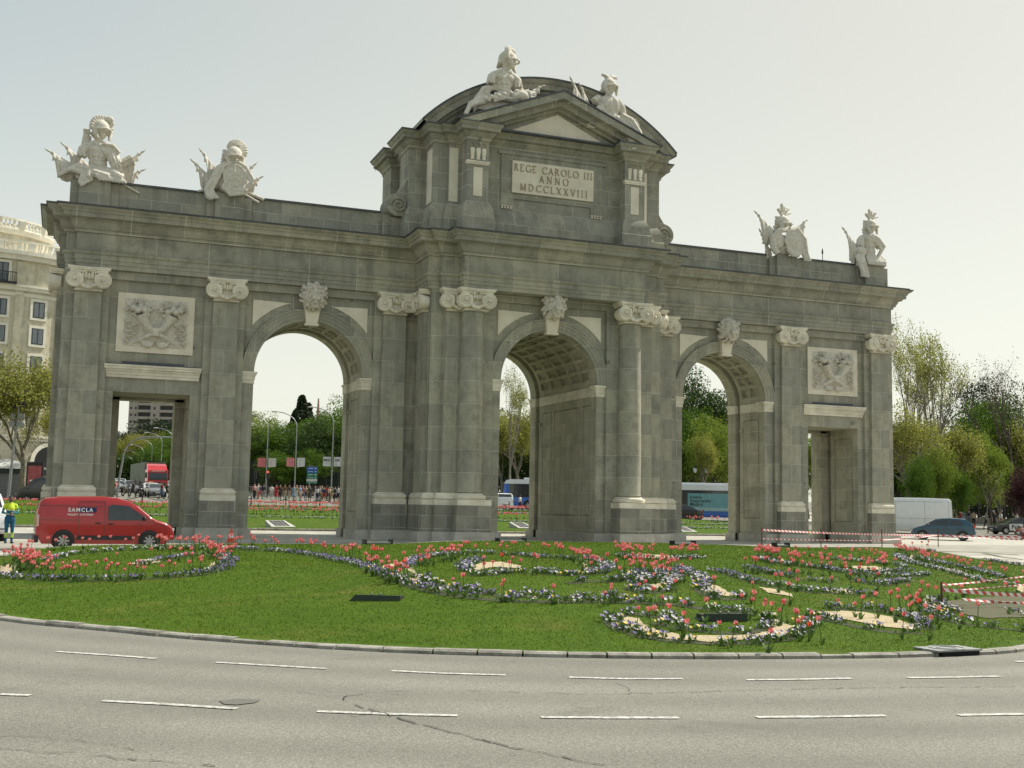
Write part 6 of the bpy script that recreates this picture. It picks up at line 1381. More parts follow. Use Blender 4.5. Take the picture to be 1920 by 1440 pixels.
def person(u, d, pose, turn, shirt, pants, label, group=None, skin=0, hair=0, hk='short', sc=1., loc=None, shoe=(.03,.03,.03), bag=None):
    p = loc if loc is not None else col(u, d); rz = math.atan2(CAMP[0]-p.x, -(CAMP[1]-p.y))*1.0
    e = empty('person', (p.x, p.y, (terr(p.x,p.y) if loc is None else p.z)), rz+turn, label, 'person', group); e.scale = (sc,)*3
    b = linkmesh('body', POSES[pose], e)
    for i, mt in enumerate((SKINS[skin], cloth_mat(shirt), cloth_mat(pants), cloth_mat(shoe))): b.material_slots[i].link = 'OBJECT'; b.material_slots[i].material = mt
    h = linkmesh('hair', HM[hk], e); h.material_slots[0].link = 'OBJECT'; h.material_slots[0].material = HAIRS[hair]
    if bag: MB().ell((0,.19,1.2), (.15,.09,.22), 10, 8).build('backpack', cloth_mat(bag), e, 180)
    return e
CG = 'crowd waiting at the crossing beyond the left arch'
WHT, BKC, NVY, BRN, TAN, GRN_, PNK, REDC, LBL, JNS, GRC, YEL = (.65,.65,.63),(.02,.02,.022),(.03,.04,.09),(.16,.09,.05),(.42,.33,.22),(.10,.13,.06),(.55,.30,.27),(.45,.03,.04),(.25,.35,.48),(.07,.11,.2),(.25,.25,.26),(.55,.55,.08)
crowd = [(476,132,'stand',.5,PNK,BKC,'person in pink top and black shorts carrying a bag, leftmost in the crowd',0,0,'long',(.02,.02,.02)),(483,134,'shorts',-.4,WHT,TAN,'person in white top and tan trousers second from the left of the crowd',0,2,'long',None),(493,132,'stand',2.8,BKC,GRC,'person in a black shirt with their back turned, third from the left',1,1,'short',BKC),(508,128,'stand',2.9,WHT,(.45,.42,.38),'tall person in white shirt and pale trousers seen from behind',1,1,'short',None),
 (524,131,'phone',.3,BKC,BKC,'person all in black holding a phone up',1,1,'short',None),(533,133,'stand',-.6,BRN,TAN,'person in a brown top with long hair beside the one all in black',1,0,'long',None),(541,131,'phone',.9,BKC,TAN,'person in black shirt and tan shorts with curly hair',1,1,'long',None),(550,130,'dress',2.0,LBL,JNS,'person in a long pale blue dress beside the middle lamp post',0,0,'long',None),(555,133,'stand',-.9,TAN,WHT,'person in a tan jacket right behind the pale blue dress',0,2,'long',None),
 (562,130,'stand',1.2,LBL,TAN,'person in light blue shirt and tan trousers under the road sign',0,3,'short',None),(567,132,'walk',.8,(.3,.12,.14),JNS,'person in a striped red top and jeans beside the light blue shirt',0,0,'short',BKC),(580,129,'dress',.1,(.04,.045,.04),BKC,'person in a long dark coat standing alone by the sign pole',1,1,'long',None)]
for c in crowd: person(c[0], c[1], c[2], c[3], c[4], c[5], c[6], CG, c[7], c[8], c[9], bag=c[10])
rc = random.Random(12); words = [('black',BKC),('white',WHT),('grey',GRC),('brown',BRN),('navy',NVY),('red',REDC),('tan',TAN),('green',GRN_)]
rest = [(590,'left end of the dense group'),(594,'dense group right of the long coat'),(599,'front of the dense group'),(603,'middle of the dense group'),(607,'back row of the dense group'),(612,'dense group left of the right lamp post'),(617,'beside the right lamp post'),(622,'directly in front of the right lamp post'),(627,'just right of the right lamp post'),(633,'right part of the crowd'),(637,'near the right arch jamb'),(642,'partly hidden by the right arch jamb'),(487,'behind the left of the crowd'),(517,'between the white shirt and the phone holder'),(573,'between the sign pole and the striped top')]
for i, (u, wh) in enumerate(rest):
    w1, c1 = words[i % 8]; w2, c2 = words[(i*3+1) % 8]; person(u, 129+rc.random()*6, ('stand','phone','walk','dress','shorts')[i % 5], rc.uniform(-2.5,2.5), c1, c2, 'person in %s top and %s lower half, %s' % (w1, w2, wh), CG, i % 3 % 2, i % 4, 'long' if i % 2 else 'short', rc.uniform(.93,1.03))
PG = 'pedestrians crossing beyond the left doorway'
person(214,124,'walk',1.6,REDC,GRC,'pedestrian in dark red shirt and grey trousers left of the gantry pole',PG,0,0); person(248,123,'stride',-1.5,BKC,BKC,'pedestrian in black striding right of the gantry pole',PG,1,1); person(302,122,'walk',-1.4,(.25,.06,.05),JNS,'pedestrian in rust top and blue jeans before the dark saloon',PG,1,0,'long'); person(312,121,'stride',1.4,BKC,BKC,'pedestrian all in black crossing right of the dark saloon',PG,0,1); person(319,123,'walk',1.4,YEL,BKC,'pedestrian in a yellow top at the right of the crossing',PG,1,1)
person(975,112,'walk',1.5,WHT,BKC,'pedestrian in white shirt and dark trousers walking past the bus',None,2,1)
RG = 'people on the pavement by the right railings'
for u, d, ps, tn, a, b, lb in ((1799,120,'stand',2.6,REDC,NVY,'person in a red shirt by the young tree stakes'),(1806,121,'stand',1.5,LBL,LBL,'person in pale blue beside the red shirt'),(1817,122,'phone',.4,NVY,JNS,'person in navy bending over by the low wall'),(1825,119,'stand',3.,TAN,BKC,'person in tan shirt and black shorts seen from behind'),(1849,116,'walk',1.2,GRC,BKC,'person in grey walking behind the young tree'),(1864,121,'dress',.5,BKC,NVY,'person in a dark outfit among the railings crowd'),(1876,122,'stand',.9,WHT,BRN,'person in white top right of the dark outfit'),(1899,115,'stand',2.2,BKC,GRC,'person in black above the dark saloon'),(1906,117,'stand',1.0,WHT,WHT,'person in a white hooded outfit at far right'),(1770,124,'walk',1.4,BKC,BKC,'person in black just right of the white van')): person(u, d, ps, tn, a, b, lb, RG, 0, 1)
# the worker in hi-vis beside the pick-up
wk = person_mesh('folded', .0125); HV = cl('hi-vis yellow', (.55,.72,.04)); TEAL = cl('teal trousers', (.01,.10,.20)); TEALS = cl('teal sleeve', (.01,.16,.20)); BRND = SKINS[2]
n = len(wk.polygons); C = np.empty(n*3); wk.polygons.foreach_get('center', C); C = C.reshape(-1,3); mi = np.empty(n, np.int32); wk.polygons.foreach_get('material_index', mi); wk.materials.clear()
p = col(20,43.2); e = empty('person', (p.x, p.y, .0), 0, 'worker in yellow and teal hi-vis clothes with folded arms looking right', 'person'); e.rotation_euler = (0,0, math.atan2(CAMP[0]-p.x, -(CAMP[1]-p.y))+.15)
[wk.materials.append(x) for x in (BRND, HV, TEAL, BLACK, TEALS, cl('reflective band',(.5,.52,.5)))]

mi[(mi == 1) & ((C[:,2] < 1.2) | (np.abs(C[:,0]) > .215) & (C[:,2] < 1.3))] = 4; mi[(mi == 2) & (C[:,2] > .22) & (C[:,2] < .40)] = 1
for z0, z1 in ((1.20,1.235),(1.06,1.09),(.30,.33)): mi[((mi == 1) | (mi == 4)) & (C[:,2] > z0) & (C[:,2] < z1)] = 5
wk.polygons.foreach_set('material_index', mi); linkmesh('body', wk, e)
m = MB(); m.ell((0,.012,1.675), (.083,.1,.085), 14, 8); m.v = [(x, y, max(z, 1.66)) for x, y, z in m.v]; m.build('hair', HAIRS[1], e, 180); MB().tube([(.0,-.03,1.56),(0,-.085,1.553),(0,-.03,1.57)],[.03,.028,.02],8).build('beard', HAIRS[1], e, 180)
# motorbikes with riders
def motorbike(u, d, hd, label, c, rider):
    p = col(u, d); b = empty('motorbike', (p.x,p.y,terr(p.x,p.y)), face_cam(u,d,hd), label, 'motorbike', 'motorbikes waiting beyond the left doorway')
    for x in (-.68,.72):
        w_ = MB(); w_.lathe([(.22,-.06),(.31,-.05),(.31,.05),(.22,.06)], (x,0,.31), 20, axis='y'); w_.build('wheel', TYRE, b)
    m = MB(); m.ell((.15,0,.78), (.34,.17,.17), 12, 8); m.ell((-.15,0,.5), (.35,.16,.22), 12, 8); m.prism([(.4,.75),(.75,.7),(.72,1.1),(.5,1.15)], -.2, .2, 'y'); m.build('fairing', c, b, 50)
    MB().ell((-.42,0,.82), (.38,.14,.08), 10, 6).build('seat', BLACK, b, 180); MB().tube([(.72,0,.31),(.48,0,1.0)], .045, 6).tube([(.45,-.36,1.05),(.5,0,1.02),(.45,.36,1.05)], .02, 6).build('fork', STEEL, b); MB().ell((.75,0,.9), (.05,.11,.08), 8, 6).build('headlight', HEADL, b); MB().prism([(.5,1.1),(.62,1.1),(.45,1.4),(.42,1.4)], -.15, .15, 'y').build('screen', GLASS, b)
    if rider:
        q = Vector(b.location)+Vector((math.cos(b.rotation_euler.z)*-.25, math.sin(b.rotation_euler.z)*-.25, -.02))
        r_ = person(0, 0, 'sit', 0, BKC, BKC, rider, 'riders on the waiting motorbikes', 0, 1, 'short', 1., q); r_.rotation_euler = (0,0,b.rotation_euler.z+PI/2)
        MB().ell((0,.0,1.66), (.13,.15,.15), 12, 8).build('helmet', WHITEP if u < 250 else BLACK, r_, 180)
motorbike(235,128,.5,'black and white motorbike just right of the gantry pole',BLK,None); motorbike(262,126,.1,'dark motorbike with a lit lamp left of the dark saloon',BLK,'rider in black on the motorbike left of the dark saloon'); motorbike(328,127,.1,'dark motorbike right of the yellow pedestrian',BLK,'rider in black on the motorbike at the right of the doorway'); motorbike(209,130,.6,'dark motorbike by the left jamb of the doorway',GRY,'rider on the motorbike by the left jamb'); motorbike(253,134,.1,'motorbike in the second row behind the striding pedestrian',SIL,'rider in black in the second row of motorbikes')

# ------------------------------------------------------------------ street furniture
def curved_lamp(u, d, H, side=-1, label='', arm=2.6, group='curved arm street lamps', banner=None):
    p = col(u, d); e = empty('street_lamp', (p.x,p.y,terr(p.x,p.y)), math.atan2(RT[1],RT[0]), label, 'street lamp', group)
    MB().tube([(0,0,0),(0,0,1.2),(0,0,H-1.8)], [.11,.08,.055], 8).tube([(0,0,H-1.8)]+[(side*arm*(1-math.cos(a)), 0, H-1.8+1.8*math.sin(a)) for a in (.3,.6,.9,1.2,1.5)], .055, 6).build('post', STEEL, e, 60)
    MB().ell((side*(arm*.93+.35),0,H+.02), (.5,.16,.1), 10, 6).build('lamp_head', mat('lamp head pale', (.55,.56,.55), .5), e, 180)
    if banner:
        for s, c in ((-1,banner[0]),(1,banner[1])):
            m = MB(); K = 8
            for k in range(K+1): x = s*(.18+.95*k/K); m.v += [(x,.08*math.sin(k*.9),H*.36+.05*k*(0 if banner[0] == banner[1] else .2)),(x,.08*math.sin(k*.9+.4),H*.36+1.15)]
            m.f = [(2*k,2*k+2,2*k+3,2*k+1) for k in range(K)]; m.m = [0]*K; o = m.build('banner', mat('banner cloth %.2f' % c[1], c, .8), e); so_ = o.modifiers.new('t','SOLIDIFY'); so_.thickness = .01
            if banner[0] == banner[1]:
                text_mesh('banner_lettering', 'MAD' if s < 0 else 'RID', .38, BLACK, e, (s*.65,-.12,H*.36+.62), (R(90),0,0), .003, 1., .004)
    return e
WB, PB = (.62,.63,.62), (.62,.18,.20)
curved_lamp(497,143,10.2,-1,'curved street lamp with pink and white banners at the left of the left arch',banner=(PB,(.58,.56,.52))); curved_lamp(551,143,10.6,-1,'curved street lamp with pink and white banners in the middle of the left arch',banner=((.66,.24,.26),WB)); curved_lamp(620,141,11.2,-1,'tall curved street lamp with two white banners in the left arch',banner=(WB,WB))
for i, (u, d) in enumerate(((319,200),(298,222),(280,246),(264.5,272),(252,300),(245,330),(237.5,365),(231,405),(226,450))): curved_lamp(u, d, 10, -1, 'lamp post up the avenue, number %s from the nearest at the right' % ('one','two','three','four','five','six','seven','eight','nine')[i], 3.0, 'lamps receding up the avenue')
# signal gantry
p = col(229,118); g = empty('signal_gantry', (p.x,p.y,terr(p.x,p.y)), math.atan2(RT[1],RT[0]), 'grey curved signal gantry reaching over the road in the left doorway', 'signal gantry')
MB().tube([(-.6,0,0),(-.45,0,2.0),(-.2,0,3.8)]+[(1.9-2.1*math.cos(a)-.0, 0, 3.9+2.35*math.sin(a)) for a in (.25,.5,.75,1.0,1.25,1.5)]+[(3.5,0,6.32),(6.2,0,6.3)], [.13,.12,.11]+[.09]*6+[.08,.07], 8).build('post', STEEL, g, 60)
MB().box(5.65,6.3,-.05,.1,5.55,6.65).build('backboard', mat('signal backboard', (.5,.52,.52), .5), g); MB().box(5.8,6.02,-.25,0,5.7,6.5).box(6.04,6.2,-.25,0,5.7,6.5).build('signal_head', BLACK, g)
def road_signs():
    p = col(583,136); e = empty('direction_sign', (p.x,p.y,terr(p.x,p.y)), math.atan2(RT[1],RT[0]), 'stacked blue, green and white direction sign behind the crowd', 'road sign')
    MB().tube([(-.3,0,0),(-.3,0,1.9),(-.3,0,4.0)], .06, 6).build('post', STEEL, e); z = 2.55+1.35
    for c, h, tx in (((.02,.10,.42),.42,'- - -  - -'),((.02,.10,.42),.32,'- - -'),((.01,.20,.12),.42,'- -- -'),((.01,.20,.12),.28,'--- -'),((.6,.6,.58),.3,''),((.01,.20,.12),.24,'- -')):
        MB().box(-.62,.62,-.08,-.04,z-h+.02,z).build('sign_panel', mat('sign %.2f %.2f' % (c[1], z), c, .5), e)
        if tx: MB().box(-.45,.1,-.09,-.08,z-h*.55,z-h*.42).box(.3,.5,-.09,-.08,z-h*.6,z-h*.38).build('sign_writing', WDEC, e)
        z -= h
road_signs()
for u, lb, lit in ((476,'black traffic light at the left jamb of the left arch',False),(500,'black traffic light with the red lamp lit beside the left lamp post',True)):
    p = col(u,136); e = empty('traffic_light', (p.x,p.y,terr(p.x,p.y)), math.atan2(RT[1],RT[0]), lb, 'traffic light'); MB().tube([(0,0,0),(0,0,2.4)], .06, 6).build('post', BLACK, e); MB().box(-.16,.16,-.12,.12,2.3,3.3).build('signal_head', BLACK, e)
    m = MB(); m.lathe([(0,-.14),(.1,-.13)], (0,0,3.12), 10, axis='y'); rm, t_, b_ = nodes('signal red lit' if lit else 'signal lens', .4); b_.inputs[0].default_value = (.6,.02,.01,1) if lit else (.1,.02,.02,1)
    if lit: b_.inputs['Emission Color'].default_value = (1,.05,.02,1); b_.inputs['Emission Strength'].default_value = 3
    m.build('lens', rm, e)
# twin lantern
p = col(1314,128); e = empty('street_lantern', (p.x,p.y,terr(p.x,p.y)), math.atan2(RT[1],RT[0]), 'black twin lantern lamp post seen through the right arch', 'street lamp'); MB().tube([(0,0,0),(0,0,1),(0,0,4.3)], [.14,.08,.05], 8).tube([(-.62,0,4.6),(-.5,0,4.3),(0,0,4.2),(.5,0,4.3),(.62,0,4.6)], .04, 6).build('post', BLACK, e, 60)
for s in (-1,1): MB().lathe([(.05,4.6),(.16,4.7),(.22,5.1)], (s*.62,0,0), 8).build('lantern_glass', HEADL, e); MB().lathe([(.26,5.1),(.1,5.3),(.03,5.45),(0,5.45)], (s*.62,0,0), 8).build('lantern_cap', BLACK, e)
# floodlight mast at the left
p = col(14,100); e = empty('floodlight_mast', (p.x,p.y,terr(p.x,p.y)), math.atan2(RT[1],RT[0]), 'tall grey mast with clusters of round floodlights at the left edge', 'floodlight mast'); MB().tube([(0,0,0),(.1,0,2.5),(.45,0,8.3)], [.16,.13,.08], 8).build('post', STEEL, e, 60)
for z, dx, c in ((8.3,.45,BLACK),(7.3,.40,STEEL),(6.65,.36,STEEL)):
    for s in (-1,1): MB().lathe([(0,-.2),(.26,-.2),(.28,0),(.15,.2),(0,.22)], (dx+s*.36,0,z), 14, axis='y').tube([(dx,0,z-.1),(dx+s*.36,.1,z-.1)], .03, 5).build('floodlight', c, e, 40)
# low post-and-chain fence, cones, floodlight troughs, drain, tape barriers
def railpost(x, y, z=None): return Vector((x, y, BH(x, y) if z is None else z))
cf = empty('chain_fence', (0,0,0), 0, 'black posts linked by drooping chain behind the back flower beds', 'chain fence'); pts = [Vector((x, 47+.02*x, terr(x,47)+.1)) for x in range(-22, 26, 3)]; m = MB()
for q in pts: MB().lathe([(.06,0),(.06,.85),(.04,.9),(.07,.98),(0,1.05)], q, 8).build('post', BLACK, cf)
for a, b in zip(pts, pts[1:]): m.tube([a.lerp(b, t)+Vector((0,0,.8-.35*4*t*(1-t))) for t in (0,.2,.4,.6,.8,1)], .03, 4)
m.build('chain', BLACK, cf)
p = gz(361,1011,.1); p = hit(361,1016,lambda x,y: .05); e = empty('traffic_cone', (-15.6,-5.8,terr(0,-5.8)), 0, 'small orange traffic cone beside the second pier', 'cone'); OR = mat('orange plastic', (.7,.08,.03), .5); MB().lathe([(.16,.03),(.12,.2)], n=14).lathe([(.085,.36),(.03,.6),(0,.62)], n=14).box(-.2,.2,-.2,.2,0,.03).build('cone', OR, e, 60); MB().lathe([(.121,.2),(.086,.36)], n=14).build('reflective_band', WDEC, e)
def trough(u0, u1, v0, v1, label, rot=0):
    a, b = hit(u0, v1, lawn), hit(u1, v1, lawn); L = (b-a).length; an = math.atan2(b.y-a.y, b.x-a.x); h = (v1-v0)/FPX*np.linalg.norm(np.array(a)-CAMP)
    e = empty('floodlight_trough', (a.x, a.y, lawn(a.x,a.y)-.02), an, label, 'floodlight housing', 'lawn floodlight housings'); MB().prism([(0,0),(L,0),(L,h),(L*.14,h)], 0, .03, 'y').prism([(0,0),(L,0),(L,.06),(L*.1,.06)], .03, .4, 'y').build('hood', DKGREEN, e); MB().box(L*.12,L,.03,.34,.05,h*.85).build('lamp_tray', BLACK, e)
    for k in (.45,.62): MB().lathe([(.01,h),(.02,h+.03),(0,h+.04)], (L*k,.01,0), 6).build('bolt', STEEL, e)
trough(652,750,1113,1127,'dark green floodlight housing alone on the plain left lawn'); trough(1308,1402,1149,1166,'dark green floodlight housing behind the crescent bed')
def bench_light(u0, u1, v, label):
    p0, p1 = gz(u0, v, .28), gz(u1, v, .28); L = (p1-p0).length; e = empty('floodlight_bar', (p0.x,p0.y,.2), math.atan2(p1.y-p0.y,p1.x-p0.x), label, 'floodlight bar', 'floodlight bars along the paving edge')
    MB().box(0,L,0,.25,.0,.10).build('tray', BLACK, e); MB().box(.02,L-.02,.02,.2,.10,.15).build('lamp_glass', mat('lamp glass strip', (.42,.44,.40), .3), e)
    for x in (0, L): MB().box(x-.03,x+.03,-.02,.27,0,.24).build('bracket', BLACK, e)
bench_light(686,735,1020,'floodlight bar in front of the third pier'); bench_light(936,986,1016,'floodlight bar at the foot of the central arch'); bench_light(1264,1304,1021,'floodlight bar at the foot of the right arch'); bench_light(1456,1480,1025,'short floodlight bar beside the tape post')
def ground_lamp(u, v, w_, label):
    p = hit(u, v, BH); e = empty('ground_floodlight', (p.x,p.y,BH(p.x,p.y)), R(15), label, 'ground floodlight', 'framed floodlights sunk in the back lawn'); fr = mat('pale concrete frame', (.5,.5,.46), .8)
    m = MB(); T = lambda x, y: (x*w_, y, .05+.28*y)
    m.add([T(0,0),T(1,0),T(.9,1.2),T(.1,1.2)], [(0,1,2,3)]); m.add([(0,0,0),(w_,0,0),T(1,0),T(0,0)], [(0,1,2,3)]); m.add([(w_,0,0),(w_*.9,1.2,0),T(.9,1.2),T(1,0)], [(0,1,2,3)]); m.add([(0,0,0),(w_*.1,1.2,0),T(.1,1.2),T(0,0)], [(0,1,2,3)]); m.build('frame', fr, e)
    m = MB()
    for i in range(4):
        for j in range(3): a, b, c, d = .2+i*.16, .2+i*.16+.13, .15+j*.34, .15+j*.34+.28; z = .012; m.add([(a*w_,c,.05+.28*c+z),(b*w_,c,.05+.28*c+z),(b*w_,d,.05+.28*d+z),(a*w_,d,.05+.28*d+z)], [(0,1,2,3)])
    m.build('lamp_grid', BLACK, e)
ground_lamp(509,989,1.5,'framed floodlight on the back lawn seen through the left arch'); ground_lamp(972,991,1.4,'framed floodlight on the back lawn seen through the central arch'); ground_lamp(1281,998,1.3,'framed floodlight on the back lawn seen through the right arch')
# storm drain in the kerb
p0 = hit(1738,1202,lawn); p1 = hit(1795,1222,lawn); an = math.atan2(front[11].y-front[10].y, front[11].x-front[10].x); e = empty('storm_drain', (p1.x,p1.y,terr(p1.x,p1.y)), R(3), 'grey cast iron drain cover set in the kerb at the lower right', 'drain cover'); IR = mat('cast iron', (.36,.37,.36), .6, 0, c2=(.17,.17,.165), sc=12, bs=.4)
MB().box(-.42,.40,-.07,.42,.06,.085).build('cover', IR, e); MB().lathe([(.26,.176),(.26,.186),(.23,.186),(.23,.176)], (-.02,.17,-.091), 20).lathe([(.15,.176),(.15,.184),(.12,.184),(.12,.176)], (-.02,.17,-.091), 16).build('ring', mat('worn iron', (.34,.34,.33), .5), e); MB().box(-.34,.34,-.075,.0,-.0,.06).build('drain_mouth', mat('drain void', (.006,.006,.006), 1.), e)
# striped tape
def tapemat():
    m, t, b = nodes('red white tape', .5); v = coords(t, 'Object'); sp = N(t, "ShaderNodeSeparateXYZ"); t.links.new(v, sp.inputs[0]); ad = N(t, "ShaderNodeMath", operation='ADD'); t.links.new(sp.outputs[0], ad.inputs[0]); t.links.new(sp.outputs[2], ad.inputs[1])
    ml = N(t, "ShaderNodeMath", operation='MULTIPLY', i_1=4.2); t.links.new(ad.outputs[0], ml.inputs[0]); fr = N(t, "ShaderNodeMath", operation='FRACT'); t.links.new(ml.outputs[0], fr.inputs[0]); gt = N(t, "ShaderNodeMath", operation='GREATER_THAN', i_1=.5); t.links.new(fr.outputs[0], gt.inputs[0])
    t.links.new(mix(t, gt.outputs[0], (.75,.73,.70), (.55,.05,.05)), b.inputs[0]); return m
TAPE = tapemat(); ROD = mat('rusty rod', (.10,.04,.035), .7)
def tape(a, b, sag, name_parent, wd=.08, tw=0):
    a, b = Vector(a), Vector(b); m = MB(); K = 24; L = (b-a).length
    for k in range(K+1):
        t = k/K; q = a.lerp(b, t)-Vector((0,0,sag*4*t*(1-t))); an = tw*math.sin(t*PI*3); m.v += [tuple(q+Vector((0,math.sin(an)*wd/2,math.cos(an)*wd/2))), tuple(q-Vector((0,math.sin(an)*wd/2,math.cos(an)*wd/2)))]
    m.f = [(2*k,2*k+2,2*k+3,2*k+1) for k in range(K)]; m.m = [0]*K; o = m.build('tape', TAPE, name_parent); s_ = o.modifiers.new('t','SOLIDIFY'); s_.thickness = .004; return o
tb = empty('tape_barrier', (0,0,0), 0, 'red and white tape strung between rods in front of the right wing', 'tape barrier')
A = gz(1440,1023,.28); B = gz(1690,1025,.28); Cc = gz(1803,1034,.2)
rods = [Vector((8.3,-8.6,.0)), Vector((11.8,-8.3,0)), Vector((15.6,-8.0,0)), Vector((22.0,-4.6,0)), Vector((25.5,-8.6,0))]
for q in rods: MB().tube([(q.x,q.y,0),(q.x,q.y,.95)], .025, 6).build('rod', ROD, tb)
tape((8.3,-8.6,.85),(22.0,-4.6,.62),.06,tb,.09,.5); tape((8.3,-8.6,.45),(15.6,-8.0,.40),.03,tb,.05); tape((15.6,-8,.42),(22,-4.6,.62),.03,tb,.09,1.2); tape((22,-4.6,.62),(25.5,-8.6,.66),.02,tb,.09,.8); tape((22,-4.6,.60),(33,-9,.5),.1,tb,.08,1.); tape((25.5,-8.6,.62),(33,-12,.45),.08,tb,.08,1.)
tb2 = empty('tape_barrier', (0,0,0), 0, 'rusty rod with red and white tape over the bare soil at the right edge', 'tape barrier'); q = hit(1766,1140,lawn); d0 = np.linalg.norm(np.array(q)-CAMP); H = 45/FPX*d0; zq = lawn(q.x,q.y)
MB().tube([(q.x,q.y,zq-.05),(q.x,q.y,zq+H)], .022, 6).build('rod', ROD, tb2); rr_ = hit(1960,1128,lawn); r2_ = hit(1960,1138,lawn); zz = lawn(rr_.x, rr_.y)
tape((q.x,q.y,zq+H*.86),(rr_.x,rr_.y,zz+.62),.02,tb2,.035,1.); tape((q.x,q.y,zq+H*.70),(r2_.x,r2_.y,zz+.22),.02,tb2,.07); tape((q.x,q.y,zq+H*.66),(rr_.x,rr_.y,zz+.42),.02,tb2,.035,1.); tape((q.x+.5,q.y,zq+H*.32),(r2_.x,r2_.y,zz+.06),.02,tb2,.05,.8)
# far crossing rails
p = col(948,110); e = empty('litter_bin', (p.x,p.y,terr(p.x,p.y)), 0, 'round concrete litter bin beside the white vehicle', 'litter bin'); MB().lathe([(.25,0),(.3,.1),(.3,.85),(.24,.9),(.0,.9)], n=16).build('bin', mat('bin concrete', (.4,.37,.31), .8), e, 50)
# ================================================================== trees
BARK = mat('bark', (.12,.10,.075), .9, c2=(.05,.04,.03), sc=5, bs=.6, bd=.03); PBARK = mat('plane bark', (.28,.25,.19), .85, c2=(.12,.11,.08), sc=3, bs=.4)
LM = {'green': leafmat('spring green leaves', (.085,.17,.012), (.14,.24,.02), .4), 'lime': leafmat('lime leaves', (.21,.30,.03), (.27,.34,.055), .45), 'olive': leafmat('olive yellow leaves', (.29,.31,.06), (.38,.38,.10), .55),
      'dark': leafmat('dark evergreen leaves', (.022,.042,.014), (.04,.065,.018), .15), 'mid': leafmat('mid green leaves', (.045,.09,.014), (.075,.13,.022), .3), 'purple': leafmat('purple leaves', (.06,.018,.022), (.10,.03,.035), .3), 'bud': leafmat('brown buds', (.16,.13,.08), (.20,.17,.11), .2)}
def leaves(C, s, mt, name='crown', seed=0):
    """C (n,3) centres, s size: one small bent leaf quad per centre"""
    r = np.random.RandomState(seed); k = len(C); n = r.normal(size=(k,3)); n /= np.linalg.norm(n, axis=1)[:,None]; a = np.cross(n, r.normal(size=(k,3))); a /= np.linalg.norm(a, axis=1)[:,None]; b = np.cross(n, a); sz = (s*r.uniform(.55,1.35,k))[:,None]
    V = np.empty((k,4,3)); V[:,0] = C-a*sz; V[:,1] = C+b*sz*.55; V[:,2] = C+a*sz+n*sz*.2; V[:,3] = C-b*sz*.55
    me = bpy.data.meshes.new(name); me.vertices.add(4*k); me.vertices.foreach_set('co', V.ravel()); me.loops.add(4*k); me.loops.foreach_set('vertex_index', np.arange(4*k)); me.polygons.add(k); me.polygons.foreach_set('loop_start', np.arange(0,4*k,4)); me.materials.append(mt); me.update(calc_edges=True); return me
def branches(r, H, levels, spread, trunk_h, nb, rad, up=.3, wob=.12):
    mb = MB(); tips = []; mids = []
    def grow(p, d, L, rd, lv):
        pts = [p]; n = 5; q = p.copy(); dd = d.copy()
        for i in range(n):
            dd = (dd+Vector((r.gauss(0,wob), r.gauss(0,wob), r.gauss(0,wob)+up*.12))).normalized(); q = q+dd*L/n; pts.append(q.copy())
        mb.tube(pts, [rd*(1-.6*i/n) for i in range(n+1)], 6 if lv < 2 else 4, 0, False)
        if lv >= levels: tips.append(pts[-1]); mids.extend(pts[2:]); return
        for k in range(nb if lv else nb+2):
            t = r.uniform(.45,1.) if lv else r.uniform(.6,1.); i = min(n-1, int(t*n)); b = pts[i].lerp(pts[i+1], t*n-i)
            a = r.uniform(0, 2*PI) if lv else 2*PI*k/(nb+2)+r.uniform(-.3,.3); sp = spread*r.uniform(.6,1.2); pe = dd.orthogonal().normalized(); pe.rotate(Matrix.Rotation(a, 3, dd)); nd = (dd*math.cos(sp)+pe*math.sin(sp)+Vector((0,0,up*.4))).normalized()
            grow(b, nd, L*r.uniform(.55,.8), rd*.42*r.uniform(.8,1.1), lv+1)
        if lv: tips.append(pts[-1])
    grow(Vector((0,0,-.2)), Vector((r.gauss(0,.03), r.gauss(0,.03), 1)).normalized(), trunk_h, rad, 0)
    return mb, tips, mids
def crown_cloud(r, W, z0, z1, nblob, per, seed, hollow=.55, top=.5):
    """leaf centres gathered in clumps over an uneven crown with gaps"""
    R_ = np.random.RandomState(seed); out = []
    H = (z1-z0)/2; c = np.array([0,0,(z0+z1)/2])
    for i in range(nblob):
        d = R_.normal(size=3); d /= np.linalg.norm(d); q = (R_.uniform(hollow,1.)); p = c+d*np.array([W/2,W/2,H])*q*R_.uniform(.86,1.08); br = R_.uniform(.07,.15)*W
        e = R_.normal(size=(per,3)); e /= np.linalg.norm(e, axis=1)[:,None]; rad = R_.uniform(.3,1.,per)**.5
        out.append(p+e*rad[:,None]*br*np.array([1,1,.75]))
    return np.concatenate(out)
PROTO = {}
